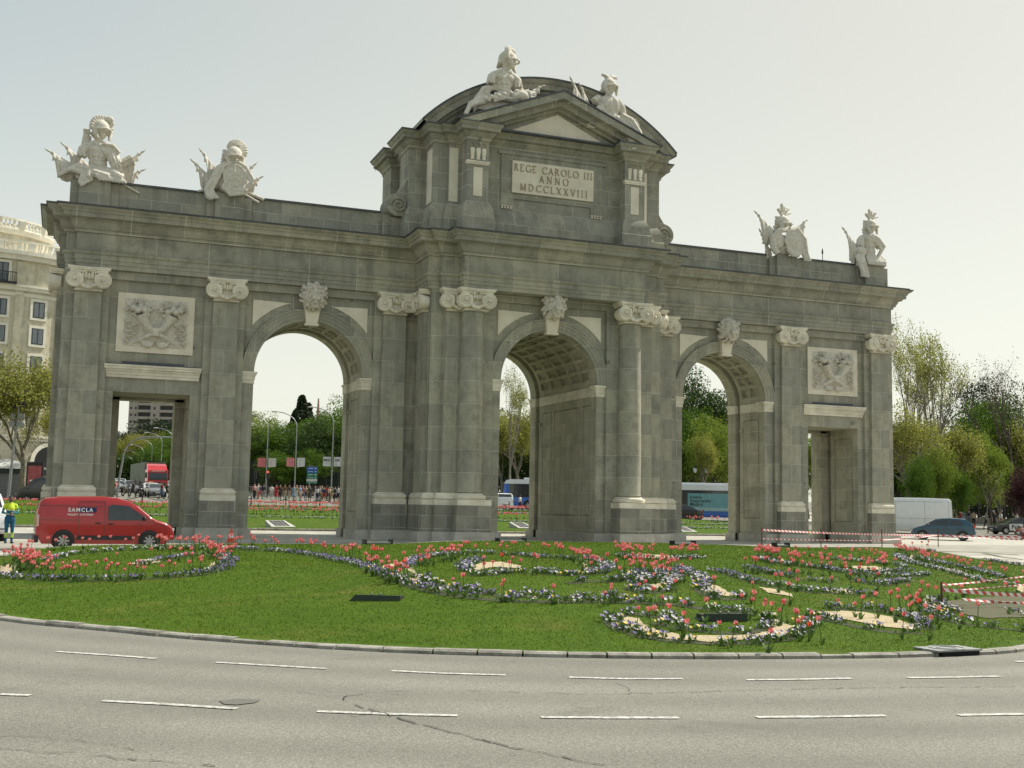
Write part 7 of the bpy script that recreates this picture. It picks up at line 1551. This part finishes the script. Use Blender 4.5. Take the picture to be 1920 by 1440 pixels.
def proto(kind, seed):
    k = (kind, seed)
    if k in PROTO: return PROTO[k]
    r = random.Random(seed*13+5)
    if kind in ('green','mid','dark','lime','purple'):
        mb, tips, mids = branches(r, 12, 2, .75, 4.6, 4, .30, .3); C = crown_cloud(r, 10.5, 2.6, 12.6, 230, 115, seed, .15)
        m2 = leaves(C, .115 if kind != 'dark' else .105, LM[kind], 'crown', seed); bk = BARK
    elif kind == 'plane':      # tall, thinly leaved, limbs showing
        mb, tips, mids = branches(r, 18, 4, .42, 6.5, 3, .34, .55, .09); T = np.array([tuple(p) for p in tips+mids]); R_ = np.random.RandomState(seed)
        C = (T[R_.randint(0, len(T), 5000)]+R_.normal(0,.26,(5000,3))); m2 = leaves(C, .085, LM['olive'], 'crown', seed); bk = PBARK
    elif kind == 'planefull':
        mb, tips, mids = branches(r, 14, 4, .62, 4.6, 3, .32, .35, .12); T = np.array([tuple(p) for p in tips+mids]); R_ = np.random.RandomState(seed)
        C = (T[R_.randint(0, len(T), 15000)]+R_.normal(0,.5,(15000,3))); m2 = leaves(C, .10, LM['olive'], 'crown', seed); bk = PBARK
    elif kind == 'bare':
        mb, tips, mids = branches(r, 12, 5, .5, 4.2, 3, .26, .45, .1); T = np.array([tuple(p) for p in tips]); R_ = np.random.RandomState(seed)
        C = (T[R_.randint(0, len(T), 1500)]+R_.normal(0,.15,(1500,3))); m2 = leaves(C, .05, LM['bud'], 'crown', seed); bk = BARK
    elif kind == 'young':
        mb, tips, mids = branches(r, 6, 3, .5, 3.6, 3, .09, .5, .06); T = np.array([tuple(p) for p in tips+mids]); R_ = np.random.RandomState(seed)
        C = (T[R_.randint(0, len(T), 500)]+R_.normal(0,.12,(500,3))); m2 = leaves(C, .05, LM['olive'], 'crown', seed); bk = PBARK
    elif kind == 'cypress':
        mb = MB().tube([(0,0,0),(0,0,11)], [.2,.05], 6); R_ = np.random.RandomState(seed); n = 9000; z = R_.uniform(.6,12.5,n); w_ = 1.35*np.sin(np.clip((z/12.6),0,1)**.75*PI)**.6*(1+.18*np.sin(z*2.1+R_.uniform(0,6,n)*.1)); a = R_.uniform(0,2*PI,n); q = w_*R_.uniform(.6,1.05,n)
        C = np.c_[q*np.cos(a), q*np.sin(a), z]; m2 = leaves(C, .14, LM['dark'], 'crown', seed); bk = BARK
    elif kind == 'pine':
        mb = MB().tube([(0,0,0),(.3,0,4),(.1,.1,8.5)], [.3,.25,.15], 8); C = crown_cloud(r, 10, 7.2, 11.2, 110, 130, seed, .2); m2 = leaves(C, .14, LM['dark'], 'crown', seed); bk = BARK
        for q in range(6): a = q*1.05; mb.tube([(.15,.05,6.5),(2*math.cos(a),2*math.sin(a),8),(3.6*math.cos(a),3.6*math.sin(a),8.8)], [.14,.09,.04], 5)
    m1 = mb.mesh('trunk', bk, 60); PROTO[k] = (m1, m2); return PROTO[k]
HT = {'green':12.8,'mid':12.8,'dark':12.8,'lime':12.8,'purple':12.8,'plane':18.,'planefull':13.5,'bare':12.,'young':6.4,'cypress':12.6,'pine':11.4}
for k in list(HT):
    m1, m2 = proto(k, 1); zs = max(v.co.z for v in m2.vertices) if k != 'bare' else max(v.co.z for v in m1.vertices); HT[k] = zs
def tree(kind, u, vtop, d, wf, label, group=None, seed=1, rot=None, name=None):
    p = col(u, d); q = at(u, vtop, d); h = max(2., q.z-terr(p.x,p.y)); sc = h/HT[kind]
    e = empty(name or {'cypress':'cypress_tree','pine':'pine_tree','purple':'plum_tree','plane':'plane_tree','planefull':'plane_tree','bare':'bare_tree','young':'young_tree'}.get(kind,'tree'), (p.x,p.y,terr(p.x,p.y)), rot if rot is not None else rnd.uniform(0,6.28), label, 'tree', group)
    e.scale = (sc*wf, sc*wf, sc); m1, m2 = proto(kind, seed); linkmesh('trunk', m1, e); linkmesh('crown', m2, e); return e
# left side and through the left doorway
tree('planefull', 36, 655, 104, 1.15, 'yellowish plane tree before the cream corner building', seed=1); tree('planefull', -45, 640, 100, 1.2, 'yellowish plane tree cut off by the left edge', seed=2); tree('planefull', 88, 742, 112, 1.0, 'smaller yellowish tree against the left side of the arch', seed=2)
AG = 'trees along the avenue in the left doorway'
for i, (k, u, v, d, w_, lb) in enumerate((('planefull',252,800,320,1.3,'olive plane tree at the left of the avenue below the apartment tower'),('planefull',236,832,360,1.2,'lower olive tree at the far left of the avenue'),('pine',287,800,380,1.5,'dark umbrella pine below the apartment tower'),('pine',262,812,400,1.2,'smaller dark pine left of the umbrella pine'),('pine',330,775,360,1.4,'tall dark pine at the right of the doorway'),('green',312,812,300,1.2,'bright green tree left of the signal board'),('green',340,800,250,1.2,'bright green tree behind the signal board'),('green',288,832,270,1.25,'rounded green tree behind the red lorry'),('mid',262,840,300,1.3,'green tree behind the lorry trailer'),('green',325,838,232,1.2,'green tree low at the right jamb of the doorway'),('planefull',222,858,330,1.1,'small brownish tree at the far left of the avenue'))): tree(k,u,v,d,w_,lb,AG,seed=1+i % 2)
PGp = 'park trees beyond the left arch'
for i, (k, u, v, d, w_, lb) in enumerate((('lime',474,763,172,.9,'pale lime tree rising at the left jamb of the left arch'),('green',497,808,165,1.3,'green tree behind the left lamp post'),('green',532,795,168,1.35,'green tree between the left and middle lamp posts'),('cypress',559,737,196,1.25,'tallest cypress above the park trees'),('cypress',547,766,194,1.2,'shorter cypress left of the tallest one'),('cypress',571,752,198,1.2,'cypress right of the tallest one'),('bare',606,755,205,1.7,'leafless tree behind the park trees, right of the cypresses'),('dark',501,785,225,.45,'small dark conifer beyond the left lamp post'),('green',568,782,164,1.4,'broad green tree under the cypresses'),('mid',604,780,158,1.35,'spreading green tree with dark limbs behind the direction sign'),('green',638,768,162,1.3,'green tree behind the lamp with white banners'),('green',660,735,176,1.1,'tall green tree behind the right jamb of the left arch'),('mid',452,800,165,1.2,'green tree hidden partly by the second pier'),('green',410,800,170,1.2,'green tree behind the second pier'),('green',585,838,152,1.2,'low green tree behind the direction sign'),('green',520,842,150,1.2,'low green tree behind the crowd'))): tree(k,u,v,d,w_,lb,PGp,seed=1+i % 2)
CGp = 'trees seen through the central and right arches'
for i, (k, u, v, d, w_, lb) in enumerate((('plane',957,668,128,.62,'thin tall plane tree with few leaves through the central arch'),('planefull',975,745,138,.95,'olive plane tree above the bus in the central arch'),('mid',1003,775,150,1.2,'green tree at the right of the central arch'),('planefull',945,785,146,1.1,'olive tree at the left of the central arch'),('mid',905,760,160,1.2,'green tree hidden behind the central left columns'),('mid',1312,688,150,.85,'tall dark green tree at the top of the right arch'),('lime',1338,772,134,.75,'bright lime tree at the right side of the right arch'),('green',1292,758,140,.9,'green tree at the left side of the right arch'),('planefull',1318,800,128,.6,'thin pale tree with a straight trunk in the right arch'),('mid',1250,740,150,1.1,'green tree behind the right columns'),('mid',1385,740,150,1.1,'green tree behind the right wing pier'),('lime',1516,800,132,.8,'lime tree glimpsed in the right doorway'),('green',1440,760,150,1.1,'green tree behind the right wing'),('green',760,770,165,1.3,'green tree behind the third pier'),('mid',840,760,165,1.3,'green tree behind the central block'),('mid',1100,760,160,1.3,'green tree behind the central arch right pier'))): tree(k,u,v,d,w_,lb,CGp,seed=1+i % 2)
RGp = 'park trees right of the arch'
for i, (k, u, v, d, w_, lb) in enumerate((('plane',1752,583,112,.72,'tall plane tree with thin budding branches right of the arch'),('plane',1700,575,118,.62,'plane tree with thin branches close against the right end of the arch'),('plane',1725,640,124,.7,'plane tree behind the two tall ones at the arch end'),('planefull',1712,745,108,.95,'olive plane tree above the white van'),('planefull',1770,765,116,.85,'olive plane tree right of the white van'),('green',1818,790,122,.72,'vivid green tree in the middle of the right park'),('green',1870,735,132,.85,'broad vivid green tree below the dark pine'),('mid',1780,835,135,.9,'mid green tree low behind the olive plane trees'),('dark',1852,697,160,.85,'dark evergreen behind the vivid green trees'),('bare',1912,628,126,.95,'leafless tree with fine branches at the right edge'),('green',1916,800,134,.8,'vivid green tree at the right edge'),('lime',1858,812,118,.55,'lime green tree behind the young staked trees'),('purple',1922,872,100,.7,'purple leaved plum tree at the right edge'),('mid',1700,800,145,1.1,'green tree behind the right end of the arch'),('mid',1640,790,150,1.1,'green tree hidden by the right end pier'),('green',1835,850,140,.8,'green tree low behind the railings'),('mid',1895,860,142,.9,'mid green tree behind the plum tree'),('planefull',1950,760,130,.9,'olive tree just beyond the right edge'),('green',1722,850,102,.55,'low vivid green tree behind the white van'),('green',1800,872,106,.5,'low vivid green tree beside the stakes'),('lime',1758,832,106,.6,'lime tree filling in under the olive planes'))): tree(k,u,v,d,w_,lb,RGp,seed=1+i % 2)
YG = 'young staked trees on the right pavement'
for u, v, d, lb in ((1791,855,112,'young tree held by two wooden stakes right of the white van'),(1852,845,106,'young pale tree left of the dark saloon'),(1876,900,112,'slender leaning young tree behind the dark saloon')):
    t = tree('young', u, v, d, 1.0, lb, YG, 1); p = t.location
    m = MB()
    for s in (-1,1): m.tube([(s*.5,0,0),(s*.45,0,2.2)], .045, 6)
    m.bar((-.47,0,1.9),(.47,0,1.9),.05); m.build('stake', mat('timber stake', (.30,.22,.13), .8), t) if u < 1800 else None
# hedge-like undergrowth masses far behind
def mass(u0, u1, d, v, mt, label, per=140):
    R_ = np.random.RandomState(int(u0)+5); n = int((u1-u0)*per*.35); U = R_.uniform(u0, u1, n); P = []
    for uu in U:
        p = col(uu, d+R_.uniform(-4,4)); top = at(uu, v+8*math.sin(uu*.05), d).z; P.append((p.x, p.y, terr(p.x,p.y)+(top-terr(p.x,p.y))*R_.uniform(0,1)**.7))
    o = linkmesh('undergrowth', leaves(np.array(P), .3, LM[mt], 'undergrowth', int(u0))); tag(o, label, 'shrubbery', kind='stuff')
mass(205, 700, 175, 862, 'mid', 'dark green shrubbery behind the screened fence'); mass(900, 1430, 158, 850, 'mid', 'dark green shrubbery behind the buses'); mass(1660, 1990, 148, 868, 'mid', 'dark green shrubbery behind the park railings')

# ------------------------------------------------------------------ fences and walls
def fence_line(u0, u1, d, H, label, name, style, n, base=0.):
    e = empty(name, (0,0,0), 0, label, 'fence'); P = [col(u0+(u1-u0)*k/n, d) for k in range(n+1)]; m = MB(); mp = MB(); sp_ = MB()
    for q in P: m.box(q.x-.08,q.x+.08,q.y-.08,q.y+.08,q.z,q.z+H+base+.1)
    if style == 'screen':
        for a, b in zip(P, P[1:]):
            t = (b-a).normalized(); nn = Vector((-t.y,t.x,0))*.03; mp.add([a+nn+Vector((0,0,base+.05)), b+nn+Vector((0,0,base+.05)), b+nn+Vector((0,0,base+H)), a+nn+Vector((0,0,base+H)), a-nn+Vector((0,0,base+.05)), b-nn+Vector((0,0,base+.05)), b-nn+Vector((0,0,base+H)), a-nn+Vector((0,0,base+H))], [(0,1,2,3),(4,7,6,5),(3,2,6,7),(0,4,5,1)])
            for k in range(int((b-a).length/.45)): c = a.lerp(b, (k+.5)*.45/(b-a).length); sp_.obox((c.x,c.y,c.z+base*.5),(1,0,0),(0,1,0),(0,0,1),.09,.09,base*.42)
            sp_.bar(a+Vector((0,0,base-.06)), b+Vector((0,0,base-.06)), .22, t2=.14); sp_.bar(a+Vector((0,0,.08)), b+Vector((0,0,.08)), .25, t2=.18)
        mp.build('screen_panel', mat('dark green screen cloth', (.010,.018,.012), .85, bs=.3), e); sp_.build('balustrade', mat('weathered stone rail', (.25,.24,.21), .85), e)
    else:
        for a, b in zip(P, P[1:]):
            for z in (base+.25, base+H-.25): mp.bar(a+Vector((0,0,z)), b+Vector((0,0,z)), .05)
            k = int((b-a).length/.22)
            for j in range(k): c = a.lerp(b, (j+.5)/k); mp.bar((c.x,c.y,c.z+base+.05), (c.x,c.y,c.z+base+H+.12), .035)
            sp_.bar(a+Vector((0,0,base/2)), b+Vector((0,0,base/2)), .35, t2=base)
        mp.build('railing', BLACK, e); sp_.build('stone_base', mat('railing base stone', (.24,.22,.18), .85, sc=2), e)
    m.build('post', BLACK, e)
fence_line(430, 700, 152, 3.3, 'dark green screened fence above a stone balustrade behind the crowd', 'screen_fence', 'screen', 12, 1.2); fence_line(180, 400, 190, 3.2, 'dark screened fence on the right of the avenue behind the lorry', 'screen_fence', 'screen', 12, 1.0)
fence_line(1150, 1460, 131, 2.4, 'black iron park railing behind the poster bus', 'iron_railing', 'iron', 12, 1.0); fence_line(880, 1100, 140, 2.4, 'black iron park railing behind the central arch', 'iron_railing', 'iron', 10, .9); fence_line(1640, 1980, 130, 2.5, 'black iron park railing right of the arch', 'iron_railing', 'iron', 14, .8)

# ------------------------------------------------------------------ buildings
CREAM = ashlar('cream stucco blocks', (.66,.61,.47), (.62,.57,.43), (.70,.65,.51), .6, 1.2, (.52,.47,.36), pits=False, msize=.008); CTRIM = mat('pale stone trim', (.78,.75,.65), .8, c2=(.68,.64,.54), sc=1.5); WFR = mat('window frame dark blue', (.03,.035,.05), .5); WGL = mat('window pane', (.08,.10,.11), .08, c2=(.14,.16,.17), sc=.6, spec=.8)
o = col(45, 120); th = math.atan2(RT[1],RT[0]); cb = empty('corner_building', (o.x,o.y,o.z), th+R(29), 'cream stone corner building with curved front, balconies and balustrades', 'building'); cb.scale = (1,1,.965)
def fp(off=0.): # plan path: flat front then a gentle curve, outside to the right hand
    P = [(-34,-off),(-16,-off),(-3.,-off)]
    for k in range(1, 13): a = -PI/2+R(62)*k/12; P.append((-3+(12+off)*math.cos(a), 12+(12+off)*math.sin(a)))
    return P+[(5.5,15),(-34,15)]
TOPZ = 26.0
mb = MB(); F0 = fp()
mb.sweep(F0, [(0,-1),(0,TOPZ)]); mb.build('wall', CREAM, cb)
def band(z0, z1, out, nm='cornice'):
    MB().sweep(F0, [(-.05,z0),(out*.5,z0),(out*.6,(z0+z1)/2),(out,(z0+z1)/2+.05),(out,z1),(-.05,z1+.02)]).build(nm, CTRIM, cb)
band(22.0, 22.6, .5); band(25.3, 26.2, .9); band(5.8, 6.4, .35, 'string_course'); band(21.4, 21.7, .15, 'string_course')
def balustrade(path, z, parent, h=1.25):
    m = MB(); m.sweep(path, [(-.15,z),(.15,z),(.15,z+.2),(-.15,z+.2)]); m.sweep(path, [(-.17,z+h-.2),(.17,z+h-.2),(.17,z+h),(-.17,z+h)])
    P = [Vector(q) for q in path]; d = 0
    for a, b in zip(P, P[1:]):
        L = (b-a).length; k = 0; d0 = d
        while d < d0+L:
            q = a.lerp(b, (d-d0)/L)
            if int(d/.42) % 8 == 0: m.box(q.x-.3,q.x+.3,q.y-.3,q.y+.3,z+.18,z+h-.18)
            else: m.lathe([(.07,z+.2),(.14,z+.45),(.07,z+.8),(.1,z+h-.2)], (q.x,q.y,0), 6)
            d += .42
    m.build('balustrade', CTRIM, parent)
balustrade(F0[:-2], 26.2, cb)
# set-back attic storey with its own balustrade
F1 = [(-34,3),(-5,3)]+[(-5+8*math.cos(-PI/2+R(60)*k/6), 11+8*math.sin(-PI/2+R(60)*k/6)) for k in range(1,7)]+[(1.2,14),(-34,14)]
MB().sweep(F1, [(0,26.0),(0,29.2)]).build('attic_wall', CREAM, cb); MB().sweep(F1, [(-.05,28.8),(.3,28.9),(.45,29.3),(-.05,29.35)]).build('cornice', CTRIM, cb); balustrade(F1[:-2], 29.35, cb)
MB().prism([tuple(q) for q in F0], 25.9, 26.0, 'z').prism([tuple(q) for q in F1], 29.2, 29.3, 'z').build('roof', CTRIM, cb)
def path_pt(s):
    P = [Vector(q) for q in F0]; s0 = (P[2]-P[0]).length; d = s+s0
    for a, b in zip(P, P[1:]):
        L = (b-a).length
        if d <= L: t = (b-a).normalized(); return a+t*d, t
        d -= L
    return P[-1], Vector((0,1))
def window(s, z, w_, h, balcony=False):
    q, t = path_pt(s); n_ = Vector((t.y,-t.x)); an = math.atan2(t.y,t.x); e = empty('window', (q.x,q.y,z), an, parent=cb)
    MB().box(-w_/2-.28,w_/2+.28,-.14,.02,-.28,h+.28).build('surround', CTRIM, e); MB().box(-w_/2,w_/2,-.155,.0,0,h).build('frame', WFR, e)
    MB().box(-w_/2+.1,-.06,-.165,-.15,.1,h-.1).box(.06,w_/2-.1,-.165,-.15,.1,h-.1).build('pane', WGL, e)
    if balcony:
        m = MB(); m.box(-w_/2-.8,w_/2+.8,-1.0,0,-.35,-.15); 
        for k in range(14): x = -w_/2-.75+(w_+1.5)*k/13; m.box(x-.02,x+.02,-.97,-.93,-.15,.85)
        m.box(-w_/2-.8,w_/2+.8,-1.0,-.92,.82,.9); m.build('balcony', BLACK, e)
# storeys measured up the facade
for s_ in (-24,-20,-16,-12,-8,-4.4,-.5, 3.3, 7.2):
    for k, z in enumerate((7.3,10.2,13.25,16.3,19.2)):
        if s_ != 7.2 or k == 4: window(s_, z, 1.25, 1.75)
    if s_ != 3.3: window(s_, 22.9, 1.15, 2.0, True)
for s_ in (1.3, 5.6):
    q, t = path_pt(s_); e = MB().box(-.45,.45,-.12,.02,6.5,25.2).build('pilaster', CTRIM if False else CREAM, cb); e.location = (q.x,q.y,0); e.rotation_euler = (0,0,math.atan2(t.y,t.x))
q, t = path_pt(5.4); ar = empty('arched_entrance', (q.x,q.y,0), math.atan2(t.y,t.x), parent=cb); MB().prism([(-1.7,0)]+[(-1.7*math.cos(PI*k/12), 3.6+1.7*math.sin(PI*k/12)) for k in range(13)]+[(1.7,0)], -.17, 0, 'y').build('void', mat('dark shop glass', (.02,.022,.022), .2), ar)
m = MB()
for k in range(12):
    a, b = PI*k/12, PI*(k+1)/12; m.add([(-1.7*math.cos(a),-.2,3.6+1.7*math.sin(a)),(-1.7*math.cos(b),-.2,3.6+1.7*math.sin(b)),(-2.15*math.cos(b),-.2,3.6+2.15*math.sin(b)),(-2.15*math.cos(a),-.2,3.6+2.15*math.sin(a))], [(0,1,2,3)])
m.build('arch_surround', CTRIM, ar)
for s_ in (-18,-12,-6,-1): q, t = path_pt(s_); MB().box(-1.4,1.4,-.12,.0,.3,4.2).build('shop_window', WGL, cb, loc=(q.x,q.y,0))
# apartment tower and lower block up the avenue
def tower(u0, u1, vtop, d, n, label, fl=3.1, c=(.36,.32,.27)):
    p = col((u0+u1)/2, d); W_ = (u1-u0)/FPX*d; H = at((u0+u1)/2, vtop, d).z-p.z; e = empty('apartment_tower', tuple(p), th, label, 'building'); CW = mat('tower concrete %d' % u0, c, .85, c2=tuple(x*.85 for x in c), sc=.3); DR_ = mat('tower recess %d' % u0, (.06,.06,.06), .7)
    MB().box(-W_/2,W_/2,1.2,18,-3,H).build('wall', CW, e); m = MB(); bl = MB(); wn = MB(); k = 0; z = H-fl
    for (a, b) in ((-.5,-.32),(-.06,.12),(.42,.5)): m.box(a*W_, b*W_, -.3, 1.4, -3, H+.5)
    m.build('stair_shaft', CW, e)
    while z > 2:
        for (a, b) in ((-.32,-.06),(.12,.42)):
            wn.box(a*W_+.2,b*W_-.2,1.15,1.195,z+1.1,z+fl-.25); bl.box(a*W_,b*W_,-.4,1.3,z-.15,z+1.0)
        for x in (-.45, -.36, .02, .46): wn.box(x*W_-.5,x*W_+.5,-.33,-.29,z+1.1,z+2.2)
        z -= fl
    bl.build('balcony', CW, e); wn.build('window', DR_, e); return e
tower(232, 326, 640, 520, 20, 'tall beige apartment tower with stacked balconies up the avenue'); tower(326, 360, 800, 600, 6, 'lower beige block right of the apartment tower'); tower(196, 231, 812, 480, 5, 'low grey terraced block left of the apartment tower', c=(.27,.27,.26))
sp = col(590,420); e = empty('radio_mast', (sp.x,sp.y,sp.z), 0, 'thin red and white mast far behind the park trees', 'mast'); hh = at(590,745,420).z-sp.z; MB().tube([(0,0,0),(0,0,hh*.8),(0,0,hh)], [1.0,.7,.25], 6).build('mast', mat('mast red', (.40,.22,.19), .6), e)
# kiosk tents and poster stand on the left pavement
p = col(5, 108); e = empty('market_tent', (p.x,p.y,p.z), th, 'grey walled tent with a white pointed roof at the left edge', 'tent'); MB().box(-4.5,2.6,0,5,0,2.5).build('wall', mat('grey tent wall', (.20,.21,.21), .8), e)
MB().add([(-4.8,-.3,2.75),(2.9,-.3,2.75),(2.9,5.3,2.75),(-4.8,5.3,2.75),(-.9,2.5,3.75)], [(0,1,4),(1,2,4),(2,3,4),(3,0,4)]).build('roof', mat('white tent roof', (.66,.66,.64), .7), e); MB().box(-4.82,2.92,-.32,5.32,2.3,2.76).build('valance', mat('dark valance', (.03,.04,.035), .8), e)
p = col(84, 110); e = empty('market_tent', (p.x,p.y,p.z), th, 'small white tent roof behind the poster stand', 'tent'); MB().box(-1.6,1.6,0,3,0,2.0).build('wall', mat('pale tent wall', (.3,.3,.3), .8), e); MB().add([(-1.8,-.2,2.0),(1.8,-.2,2.0),(1.8,3.2,2.0),(-1.8,3.2,2.0),(0,1.5,2.7)], [(0,1,4),(1,2,4),(2,3,4),(3,0,4)]).build('roof', mat('white small roof', (.66,.66,.64), .7), e)
p = col(62, 104); e = empty('poster_stand', (p.x,p.y,p.z), th, 'dark framed stand with a red poster behind the black people carrier', 'poster stand'); MB().box(-.75,.75,-.1,.1,0,3.4).build('frame', BLACK, e); MB().box(-.6,.6,-.12,-.1,.9,3.1).build('poster', mat('red poster', (.36,.05,.07), .5, c2=(.45,.12,.12), sc=2), e); MB().box(-.4,.1,-.13,-.12,1.7,1.85).box(-.4,.3,-.13,-.12,1.4,1.55).build('poster_writing', WDEC, e)
# ------------------------------------------------------------------ make separate pieces of the arch separate parts
def split_pieces(o, gap=.06):
    me = o.data; n = len(me.vertices); par = list(range(n))
    def fd(a):
        while par[a] != a: par[a] = par[par[a]]; a = par[a]
        return a
    for e in me.edges: a, b = fd(e.vertices[0]), fd(e.vertices[1]); par[a] = b
    V = np.empty(n*3); me.vertices.foreach_get('co', V); V = V.reshape(-1,3); root = np.array([fd(i) for i in range(n)])
    ids = np.unique(root); B = [[V[root == r].min(0)-gap/2, V[root == r].max(0)+gap/2, [r]] for r in ids]
    if len(B) > 400: return
    ch = True
    while ch:
        ch = False; i = 0
        while i < len(B):
            j = i+1
            while j < len(B):
                if (B[i][0] <= B[j][1]).all() and (B[j][0] <= B[i][1]).all(): B[i] = [np.minimum(B[i][0], B[j][0]), np.maximum(B[i][1], B[j][1]), B[i][2]+B[j][2]]; B.pop(j); ch = True
                else: j += 1
            i += 1
    if len(B) < 2 or len(B) > 60: return
    polys = [(tuple(p.vertices), p.material_index, p.use_smooth) for p in me.polygons]
    for k, b in enumerate(B):
        s_ = set(b[2]); keep = [p for p in polys if root[p[0][0]] in s_]; used = sorted({v for p in keep for v in p[0]}); mp = {v: i for i, v in enumerate(used)}
        m2 = bpy.data.meshes.new(me.name); m2.from_pydata([tuple(V[v]) for v in used], [], [tuple(mp[v] for v in p[0]) for p in keep])
        for mt in me.materials: m2.materials.append(mt)
        m2.polygons.foreach_set('use_smooth', [p[2] for p in keep]); m2.update()
        if any(p[2] for p in keep): m2.set_sharp_from_angle(angle=R(35))
        if k == 0: o.data = m2
        else:
            c = o.copy(); c.data = m2; COL.objects.link(c)
for root_ in (arch, cb, rv):
    for o in list(root_.children):
        for q in [o]+list(o.children):
            if q.type == 'MESH' and q.data.users == 1 and q.name.split('.')[0] not in ('balustrade','capital','horn_relief','lion_head','inscription_line','van_lettering','panel_gap') and not q.modifiers: split_pieces(q)
